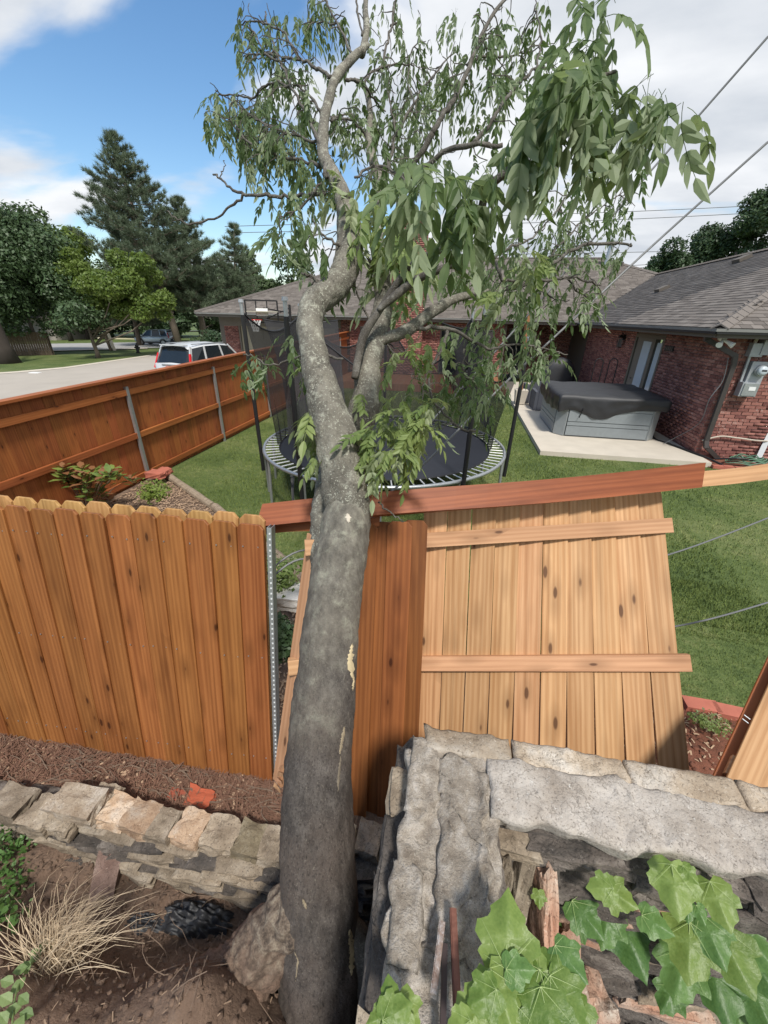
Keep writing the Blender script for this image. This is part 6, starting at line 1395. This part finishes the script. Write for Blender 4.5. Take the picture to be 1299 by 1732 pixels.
# back face of the wall seen beyond the left side of the arm
# dark upright slab against the arm, leaning flat stones on the right
ls=thing('leaning_slab','dark upright stone slab standing against the left side of the wall arm','stone slab',tuple(D(655,1640,1.3)))
p=D(659,1615,1.38); o=obj('stone',stone_mesh(.045,.24,.22,301,5,.05,M_STONED),ls,loc=p)
LSN=[((870,1500,1.25),(.05,.10,.26),M_STONE,'grey-green flat stone propped behind the vine beside the wall arm',(-.5,.25,.2)),
     ((915,1560,1.22),(.045,.12,.34),M_STONEO,'orange-faced flat stone leaning behind the big vine leaves',(-.65,.1,.25)),
     ((955,1640,1.28),(.06,.13,.26),M_STONEO,'lower orange and grey stone lying below the orange-faced one',(-.8,.1,.35)),
     ((1000,1700,1.35),(.09,.12,.12),M_STONEO,'rounded end stone at the foot of the leaning stones',(-.4,.1,.3)),
     ((842,1490,1.24),(.04,.10,.22),M_STONE,'thin brown stone tight against the right side of the wall arm',(-.3,.1,.05))]
for i,(q,sz,mt,lab,rot) in enumerate(LSN):
    p=D(*q); t=obj('loose_stone',stone_mesh(*sz,310+i,7,.15,mt),loc=p); tag(t,lab,'stone'); t.rotation_euler=rot
# rusty metal bars on the arm
def ZP(x,y,z): d=ray(x,y); return CP+d*((z-CAM_H)/d.z)
def bar(p,q,w,tk,mat,lab,name='metal_bar'):
    m=MB(); m.rod(p,q,w,tk,up=tuple(_R)); m.rod(p+Vector((0,0,tk*.7)),q+Vector((0,0,tk*.7)),w*.25,tk*.7,up=tuple(_R)); o=obj(name,m,mat=mat); tag(o,lab,'metal bar')
M_RUST=plain('rusty_iron',(.20,.085,.06),.7,.4,.4,30,.3,80)
M_PEEL=stone_mat('peeling_white_paint_on_rust',(.22,.12,.08),(.38,.30,.26),(.62,.62,.62),.4,30)
bar(ZP(766,1540,1.385),ZP(777,1790,1.40),.022,.016,M_RUST,'long red-brown rusty iron bar lying on the wall arm')
bar(ZP(748,1562,1.395),ZP(733,1685,1.41),.020,.014,M_PEEL,'short iron bar with peeling white paint beside the long rusty bar')
bar(ZP(752,1600,1.377),ZP(748,1790,1.38),.030,.012,plain('dark_channel_iron',(.05,.035,.035),.6,.4,.3,30),'dark iron channel lying under the two bars')
# ------------------------------------------------------------------ vine with lobed leaves
def lobed(seed,L=.13):
    r=random.Random(seed); m=MB()
    out=[(0,0),(.16,-.10),(.34,-.06),(.46,.10),(.42,.24),(.52,.34),(.50,.52),(.34,.56),(.30,.60),(.28,.74),(.16,.84),(.10,.90),(0,1.04)]
    out=[(x*(1+r.uniform(-.08,.08)),y+r.uniform(-.03,.03)) for x,y in out]; pts=out+[(-x*(1+r.uniform(-.08,.08)),y) for x,y in out[-2:0:-1]]
    c=(0,.36); ring=[]
    fine=[]
    for i in range(len(pts)):
        a=pts[i]; b=pts[(i+1)%len(pts)]; fine.append(a); fine.append(((a[0]+b[0])/2+r.uniform(-.015,.015),(a[1]+b[1])/2+r.uniform(-.015,.015)))
    def zf(x,y): return .05*cos(x*13)*.5-.32*x*x-.22*(y-.36)**2+.05*noise.noise(Vector((x*4+seed,y*4,0)))-.035*abs(math.sin(math.atan2(x,y+.02)*3.2))
    vs=[(c[0]*L,c[1]*L,zf(*c)*L)]
    for s in (.45,.75,1):
        for x,y in fine: X=c[0]+(x-c[0])*s; Y_=c[1]+(y-c[1])*s; vs.append((X*L,Y_*L,zf(X,Y_)*L))
    n=len(fine); fs=[(0,1+i,1+(i+1)%n) for i in range(n)]
    for k in range(2): fs+=[(1+k*n+i,1+(k+1)*n+i,1+(k+1)*n+(i+1)%n,1+k*n+(i+1)%n) for i in range(n)]
    m.add(vs,fs); return m
def veins(L=.13):
    m=MB(); b=Vector((0,.03*L,.004))
    for x,y in ((0,.95),(.42,.5),(-.42,.5),(.36,.1),(-.36,.1)):
        e=Vector((x*L,y*L,(-.32*x*x-.22*(y-.36)**2+.01)*L)); mid=b.lerp(e,.5)+Vector((0,0,.012*L)); m.tube([b,mid,e],[.0007,.0005,.0002],4,False)
    return m
LM=[(lobed(k).mesh('leaf',M_VINE,True),lobed(k+20).mesh('leaf',M_VINED,True)) for k in range(5)]
VM=veins().mesh('leaf_vein',plain('pale_leaf_vein',(.33,.42,.16),.6))
def vine(name,label,L,stem=None,top=None,face=False):
    t=thing(name,label,'vine',tuple(D(*L[0][:3])))
    for (px,py,d,sz,ang,tilt,dark) in L:
        # leaf blade faces the viewer/up; ang = screen direction of the tip (degrees, 0 = down)
        p=D(px,py,d)
        if top is not None: p=ZP(px,py,top+random.uniform(0,.05)); d=(p-CP).dot(_f)
        if face and p.y>.66: p=YP(px,py,.66-random.random()*.05); d=(p-CP).dot(_f)
        n=(CP-p).normalized()*(1-tilt)+Vector((0,-.2,1))*tilt; n.normalize()
        a=radians(ang+random.uniform(-8,8)); tip=(-_U*cos(a)+_R*sin(a)); tip=(tip-n*tip.dot(n)).normalized(); x=tip.cross(n)
        s=sz*d/CAM_F/.13; org=p-tip*.5*sz*d/CAM_F
        M_=MX(org,x*s,tip*s,n*s); o=obj('leaf',LM[random.randrange(5)][dark],t,M=M_); 
        v=obj('leaf_vein',VM,t,M=M_)
    if stem:
        for st in stem:
            m=MB(); m.tube(smooth_path(PD(st),5),.0022,5); obj('stem',m,t,mat=M_WEED)
    return t
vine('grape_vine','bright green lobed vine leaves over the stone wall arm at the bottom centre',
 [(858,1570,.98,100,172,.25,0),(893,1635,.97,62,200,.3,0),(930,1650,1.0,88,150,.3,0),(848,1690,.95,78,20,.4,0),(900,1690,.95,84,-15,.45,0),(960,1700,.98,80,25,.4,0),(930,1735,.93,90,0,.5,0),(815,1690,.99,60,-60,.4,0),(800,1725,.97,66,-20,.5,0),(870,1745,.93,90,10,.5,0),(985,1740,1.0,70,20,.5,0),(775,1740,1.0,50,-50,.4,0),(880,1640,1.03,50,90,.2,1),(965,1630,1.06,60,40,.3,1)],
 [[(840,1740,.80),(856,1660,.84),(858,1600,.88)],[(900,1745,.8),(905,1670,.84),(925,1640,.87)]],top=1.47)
vine('grape_vine','small bright vine shoot left of the rusty bars at the bottom edge',
 [(660,1685,1.12,50,190,.3,0),(672,1712,1.10,56,120,.4,0),(690,1722,1.08,56,20,.5,0),(650,1715,1.12,36,250,.4,0),(636,1725,1.13,34,300,.4,0),(672,1738,1.08,60,0,.5,0)],[[(660,1745,.85),(664,1700,.88)]],top=1.42)
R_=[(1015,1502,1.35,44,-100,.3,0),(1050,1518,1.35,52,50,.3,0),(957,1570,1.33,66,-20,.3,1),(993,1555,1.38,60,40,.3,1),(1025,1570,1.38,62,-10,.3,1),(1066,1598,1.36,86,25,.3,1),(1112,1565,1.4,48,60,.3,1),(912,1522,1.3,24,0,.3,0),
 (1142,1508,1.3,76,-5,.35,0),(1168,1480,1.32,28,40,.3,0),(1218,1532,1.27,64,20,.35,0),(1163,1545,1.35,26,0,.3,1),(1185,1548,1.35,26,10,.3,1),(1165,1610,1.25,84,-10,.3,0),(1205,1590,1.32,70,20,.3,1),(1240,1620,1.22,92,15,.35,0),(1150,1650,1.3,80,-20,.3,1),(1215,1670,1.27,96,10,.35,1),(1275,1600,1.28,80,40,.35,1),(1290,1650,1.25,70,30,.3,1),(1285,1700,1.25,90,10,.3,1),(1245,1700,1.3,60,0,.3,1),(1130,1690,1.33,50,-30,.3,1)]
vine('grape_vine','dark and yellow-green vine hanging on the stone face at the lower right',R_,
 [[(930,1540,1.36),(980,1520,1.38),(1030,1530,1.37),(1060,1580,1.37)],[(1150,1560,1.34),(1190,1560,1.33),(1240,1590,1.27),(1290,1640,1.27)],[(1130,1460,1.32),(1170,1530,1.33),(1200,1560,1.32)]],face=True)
# dry vine twigs across the mortar
m=MB()
for st in ([(720,1460,1.28),(732,1500,1.25),(742,1530,1.22),(765,1560,1.19),(800,1565,1.2)],[(1060,1400,1.35),(1110,1430,1.34),(1180,1435,1.33),(1299,1430,1.33)],[(1100,1470,1.35),(1180,1445,1.33),(1240,1420,1.33)],[(900,1380,1.38),(1000,1420,1.37),(1080,1480,1.36)],[(880,1500,1.35),(960,1515,1.38),(1040,1510,1.37)]):
    m.tube(smooth_path(PD(st),6),.0016,4)
tag(obj('dry_tendrils',m,mat=M_TWIG,kind='stuff'),'thin dry tendrils straggling over the mortar and stone','twigs')
# ------------------------------------------------------------------ ground litter
def litter(name,n,fx,len_,wd,mat,label,flat=.15,tri=False):
    v=[];f=[]
    for i in range(n):
        x,y,z=fx(); a=random.random()*2*pi; L=random.uniform(*len_)/2; w=wd*random.uniform(.6,1.4); dx,dy=cos(a)*L,sin(a)*L; nx,ny=-sin(a)*w,cos(a)*w; dz=random.uniform(-flat,flat)*L; bz=random.uniform(0,.25)*L; b=len(v)
        z+=random.uniform(.0,.02)
        v+=[(x-dx-nx,y-dy-ny,z-dz),(x-dx+nx,y-dy+ny,z-dz),(x+nx,y+ny,z+bz),(x-nx,y-ny,z+bz),(x+dx+nx,y+dy+ny,z+dz),(x+dx-nx,y+dy-ny,z+dz)]
        f+=[(b,b+1,b+2,b+3),(b+3,b+2,b+4,b+5)]
    o=obj(name,npmesh(name,v,f,mat),kind='stuff'); o['label']=label; o['category']='litter'; return o
def area(x0,x1,y0,y1,dz=0):
    def g():
        x=random.uniform(x0,x1); y=random.uniform(y0,y1); return x,y,hn(x,y)+dz
    return g
def mulch_h(x,y): return .05+.06*sstep(1.45,1.0,y)+.02*noise.noise(Vector((x*6,y*6,2)))
grid('mulch_strip',-3.2,-.45,.99,1.62,150,40,lambda x,y: mulch_h(x,y)-.12*sstep(1.02,.985,y),M_MULCH)
litter('pine_straw',5200,lambda:(lambda x,y:(x,y,mulch_h(x,y)))(random.uniform(-3.1,-.5),random.uniform(1.0,1.36)),(.05,.22),.0016,M_STRAW,'reddish dry twigs and needles between the stained fence and the stone edging',.3)
litter('wood_chips',1300,lambda:(lambda x,y:(x,y,mulch_h(x,y)))(random.uniform(-3.1,-.5),random.uniform(1.0,1.4)),(.015,.045),.006,M_CHIP,'pale wood chips in the mulch under the stained fence')
m=MB()
for k in range(90):
    x=random.uniform(-3,-.5); y=random.uniform(1.0,1.3); P_=[Vector((x,y,mulch_h(x,y)+.02))]; a=random.uniform(-.5,.5)+(pi if random.random()<.5 else 0)
    for j in range(7): a+=random.uniform(-.5,.5); q=P_[-1]+Vector((cos(a)*.045,sin(a)*.03,0)); q.z=mulch_h(q.x,q.y)+random.uniform(.01,.045); P_.append(q)
    m.tube(P_,[.004-.0004*j for j in range(8)],4,False)
tag(obj('dead_stems',m,mat=M_TWIG,kind='stuff'),'tangled dead brown stems lying under the stained fence','twigs')
bedf=lambda:(lambda x,y:(x,y,hn(x,y)))(random.uniform(-5.1,-1.0),random.uniform(1.6,5.6))
def bed():
    while True:
        x=random.uniform(-5.1,-.6); y=random.uniform(1.6,5.6)
        if y<3.45-(x+1.4)*.72-.1: return x,y,.035
bb_=MB(); bb_.add([(-5.2,3.3,.03),(-5.2,5.85,.03),(-4.78,5.80,.03),(-3.51,4.93,.03),(-2.14,3.92,.03),(-1.2,3.25,.03),(-1.2,1.6,.03),(-5.2,1.6,.03)],[(0,1,2,3,4,5,6,7)]); obj('mulch_bed',bb_,mat=M_MULCH,kind='structure')
litter('bed_chips',9000,bed,(.02,.07),.006,M_CHIP,'pale shredded wood mulch in the garden bed behind the stained fence')
litter('soil_litter',420,area(-2.3,.0,.2,.92),(.01,.032),.0016,plain('brown_litter',(.26,.18,.12),.9,0,.5,40),'bits of bark and straw scattered on the heaved soil')
litter('soil_roots',260,area(-2.0,.1,.35,.95),(.05,.16),.001,M_TWIG,'fine torn roots on the dark soil around the tree base',.5)
litter('red_soil_chips',1500,area(1.2,3.0,1.1,2.45,.0),(.015,.05),.004,M_CHIP,'wood chips on the red soil beside the fallen panel')
m=MB()
for k in range(60):
    x=random.uniform(-1.6,.0); y=random.uniform(.45,.9); z0=hn(x,y); P_=[Vector((x,y,z0))]; a=random.random()*2*pi
    for j in range(6): a+=random.uniform(-.6,.6); P_.append(P_[-1]+Vector((cos(a)*.04,sin(a)*.03,random.uniform(-.015,.02))))
    m.tube(P_,[.003-.0004*j for j in range(7)],4,False)
tag(obj('torn_roots',m,mat=M_TWIG,kind='stuff'),'torn roots in the dark hollow below the stone edging','roots')
def clods(n,fx,r,mat,name,label):
    M0=[stone_mesh(1,1,.7,500+k,2,.3,None) for k in range(3)]; V=[np.array([v.co[:] for v in q.vertices]) for q in M0]; F=[[tuple(p.vertices) for p in q.polygons] for q in M0]; v=[];f=[]
    for i in range(n):
        x,y,z=fx(); s=random.uniform(*r); k=i%3; a=random.random()*6; c,s_=cos(a),sin(a); R=np.array([[c,-s_,0],[s_,c,0],[0,0,1]]); b=len(v); v+=[tuple(q) for q in (V[k]@R.T)*s+np.array([x,y,z])]; f+=[tuple(b+t for t in q) for q in F[k]]
    o=obj(name,npmesh(name,v,f,mat),kind='stuff'); o['label']=label; o['category']='soil'
clods(1800,area(-2.3,.2,.2,.9),(.004,.022),M_SOIL,'soil_clods','brown soil clods on the heaved ground around the tree')
clods(1500,area(1.1,3.0,1.1,2.45),(.008,.03),M_SOIL,'red_clods','red clay clods beside the fallen fence panel')
# grass tuft, weeds, plastic
t=thing('dry_grass_clump','tuft of long straw-coloured dry grass on the soil at lower left','dry grass',tuple(GN(92,1628)))
m=MB(); rs=random.Random(5)
for k in range(340):
    b=GN(92+rs.gauss(0,26),1622+rs.gauss(0,16)); gx,gy=rs.gauss(0,1),rs.gauss(0,1)
    e=b+(Vector((.08+.11*gx,.10+.07*gy,.10+.07*rs.random())) if rs.random()<.75 else Vector((-.10+.08*gx,.04+.07*gy,.09)))
    m.tube([b,b.lerp(e,.3)+Vector((0,0,.03+.03*rs.random())),b.lerp(e,.7)+Vector((0,0,.04+rs.random()*.05)),e+Vector((0,0,-.02*rs.random()))],[.0014,.0012,.0009,.0003],3,False)
obj('blades',m,t,mat=M_DRY,kind='stuff')
def leafy(name,label,cat,blobs,n,size,mat,stems=None):
    c=blobs[0]; t=thing(name,label,cat,(c[0],c[1],max(0,c[2]-c[5]))); leaf_cloud(blobs,n,size,mat,'foliage',t,kind='stuff',hollow=.3)
    if stems: obj('stem',stems,t,mat=M_WEED)
    return t
def bl(px,py,d,rx,rz): p=D(px,py,d) if py<1300 else GN(px,py)+Vector((0,0,rz*.5)); return (p.x,p.y,p.z,rx,rx*.8,rz)
leafy('ivy_patch','green small-leaved ground ivy at the left edge below the stone edging','ground cover',[bl(-5,1450,2.25,.16,.10),bl(20,1500,2.2,.14,.08),bl(5,1560,2.2,.13,.10),bl(40,1430,2.3,.08,.05)],650,.016,M_VINED)
# broad-leaved weed in the lower left corner
t=thing('broad_weed','pale green upright weed with oval leaves in the bottom left corner','weed',tuple(D(25,1720,1.9)))
ov=MB(); ov.add([(0,0,0),(.3,.35,.06),(.33,.65,.05),(0,1,-.05),(-.33,.65,.05),(-.3,.35,.06),(0,.5,0)],[(0,1,6),(1,2,6),(2,3,6),(3,4,6),(4,5,6),(5,0,6)]); ov=ov.mesh('leaf',M_WEED)
for (px,py,s,ang) in ((60,1618,24,150),(72,1604,24,165),(85,1600,22,210),(58,1612,22,110),(34,1640,24,120),(44,1636,24,200),(12,1660,26,80),(30,1668,28,150),(10,1690,30,60),(40,1690,26,230),(20,1710,30,120),(45,1715,28,260),(5,1722,28,40),(30,1735,30,160)):
    p=GN(px,py,.10); a=radians(ang); tip=-_U*cos(a)+_R*sin(a); n=(CP-p).normalized(); n=(n+Vector((0,0,.6))).normalized(); tip=(tip-n*tip.dot(n)).normalized(); s_=s*.85*(p-CP).dot(_f)/CAM_F; obj('leaf',ov,t,M=MX(p-tip*s_*.5,tip.cross(n)*s_,tip*s_,n*s_))
m=MB(); m.tube(smooth_path([GN(20,1750,.08),GN(25,1690,.09),GN(40,1650,.10),GN(68,1612,.10)],5),.003,5); obj('stem',m,t,mat=M_WEED)
def crumple(name,label,px,py,d,sx,sy,sz,seed):
    nx=26; v=[];c=GN(px,py)
    for j in range(nx+1):
        for i in range(nx+1):
            u,w=i/nx*2-1,j/nx*2-1; r=max(0,1-(u*u+w*w)*.55); z=sz*r*(.6+.9*abs(noise.noise(Vector((u*2.4+seed,w*2.4,0))))+.5*noise.noise(Vector((u*6,w*6,seed))))
            v.append((c.x+u*sx*(1+.2*noise.noise(Vector((w*3,seed,0)))),c.y+w*sy*(1+.2*noise.noise(Vector((u*3,seed,5)))),c.z-.01+z))
    f=[(j*(nx+1)+i,j*(nx+1)+i+1,(j+1)*(nx+1)+i+1,(j+1)*(nx+1)+i) for j in range(nx) for i in range(nx)]
    o=obj(name,npmesh(name,v,f,M_BLACKF)); tag(o,label,'plastic sheet')
crumple('plastic_sheet','crumpled black plastic sheet half buried in the soil left of the trunk',335,1560,2.2,.17,.07,.10,1)
crumple('plastic_sheet','flat torn strip of black plastic in the soil beside the crumpled sheet',235,1560,2.25,.13,.045,.04,2)
crumple('plastic_sheet','small scrap of black plastic under the stone edging',322,1462,2.45,.07,.03,.05,3)
o=obj('clay_lump',stone_mesh(.16,.10,.05,402,5,.2,plain('red_clay',(.36,.085,.04),.95,0,.25,20,.5,60)),loc=D(338,1352,2.35)); tag(o,'lump of bright red clay in the mulch below the stained fence','clay')
o=obj('clay_lump',stone_mesh(.10,.06,.02,403,4,.2,plain('red_clay_dark',(.30,.08,.045),.95,0,.25,20,.5,60)),loc=D(300,1345,2.37)); tag(o,'smaller flat patch of red clay left of the bright clay lump','clay')
# garden bed plants and stones behind the near fence
for (A_,B_,lab,r) in (((-4.83,5.80,.06),(-3.45,4.88,.06),'weathered landscape timber beside the lawn nearest the long fence',.06),((-3.4,4.86,.06),(-2.25,3.98,.06),'middle landscape timber between lawn and mulch bed',.065),((-2.2,3.95,.07),(-1.25,3.25,.07),'grey landscape timber with cracked end seen past the steel post',.075)):
    m=MB(); A_,B_=Vector(A_),Vector(B_); P_=[A_.lerp(B_,k/6) for k in range(7)]; m.tube(P_,r,10,True,.12,k); o=obj('landscape_timber',m,mat=M_OLD); tag(o,lab,'timber')
o=obj('bed_rock',stone_mesh(.30,.22,.12,410,5,.12,plain('white_rock',(.62,.60,.56),.9,0,.15,12,.4,40)),loc=D(485,1008,3.25)); tag(o,'flat white rock in the mulch bed beside the groundcover','rock')
for (px,py,w) in ((265,802,.3),(278,798,.2)):
    o=obj('bed_rock',stone_mesh(w,.2,.10,int(px),4,.12,M_BRICKE),loc=XP(px,py,-4.9)); tag(o,('reddish flat stone' if px==265 else 'small reddish stone')+' at the foot of the long fence by the timber','rock')
leafy('groundcover_plant','bright yellow-green creeping plant in the mulch bed seen past the steel post','ground cover',[bl(468,960,3.3,.24,.05),bl(455,1000,3.2,.14,.05),bl(475,985,3.3,.14,.05)],1300,.02,M_LEAFY)
leafy('small_shrub','small round dark green shrub between the steel post and the leaning trunk','shrub',[bl(478,1085,2.75,.17,.15),bl(470,1060,2.8,.10,.10)],1500,.022,M_OAK)
leafy('small_shrub','sparse light green shrub in the bed near the long fence','shrub',[bl(262,828,5.2,.22,.15),bl(255,838,5.1,.18,.10)],700,.022,M_MAPLE)
leafy('low_weeds','yellow-green weeds on the red soil by the brick edging','weed',[bl(1205,1222,2.85,.14,.02),bl(1180,1215,2.85,.07,.02)],500,.012,M_LEAFY)
# magnolia shrub
t=thing('magnolia_shrub','glossy magnolia shrub with coppery and yellow-green leaves against the long fence','shrub',tuple(YP(150,860,4.3)))
rs=random.Random(9); mo=MB(); mo.add([(0,0,0),(.2,.3,.03),(.22,.6,.03),(0,1,-.08),(-.22,.6,.03),(-.2,.3,.03),(0,.5,-.02)],[(0,1,6),(1,2,6),(2,3,6),(3,4,6),(4,5,6),(5,0,6)]); mo=mo.mesh('leaf',M_MAG,True)
mbr=plain('coppery_leaf',(.19,.085,.035),.5,0,.3,20); mo2=bpy.data.meshes['leaf'].copy() if False else mo.copy(); mo2.materials.clear(); mo2.materials.append(mbr)
mst=MB(); base=YP(150,870,4.3)
for k in range(26):
    e=YP(148+rs.gauss(0,30),806+rs.gauss(0,15),4.3+rs.uniform(-.25,.3)); mst.tube([base,base.lerp(e,.6)+Vector((0,0,.06)),e],[.008,.006,.003],4)
    for j in range(9):
        a=j*2.4; d=Vector((cos(a),sin(a),rs.uniform(.1,.9))).normalized(); n=Vector((-cos(a)*.4,-sin(a)*.4,1)).normalized(); n=(n-d*n.dot(d)).normalized(); s_=rs.uniform(.13,.19); q=e-Vector((0,0,.02*j*.8)); obj('leaf',mo2 if rs.random()<.28 else mo,t,M=MX(q,d.cross(n)*s_,d*s_,n*s_))
obj('stem',mst,t,mat=M_TWIG)
# flat bricks edging the lawn at right
t=thing('lawn_edging_bricks','two flat red bricks edging the lawn above the red soil at the right','edging',(2.2,2.5,0))
for (px,py,rz) in ((1185,1194,-.03),(1238,1206,-.10)):
    p=CP+ray(px,py)*((.03-CAM_H)/ray(px,py).z); b=MB(); b.box((0,0,0),(.24,.11,.05)); o=obj('brick',b.mesh('brick',M_BRICKE),t,loc=p); o.rotation_euler=(0,0,rz)
p=Vector((1.74,2.54,.03)); o=obj('brick',bpy.data.meshes['brick'] if False else b.mesh('brick',M_BRICKE),t,loc=p)
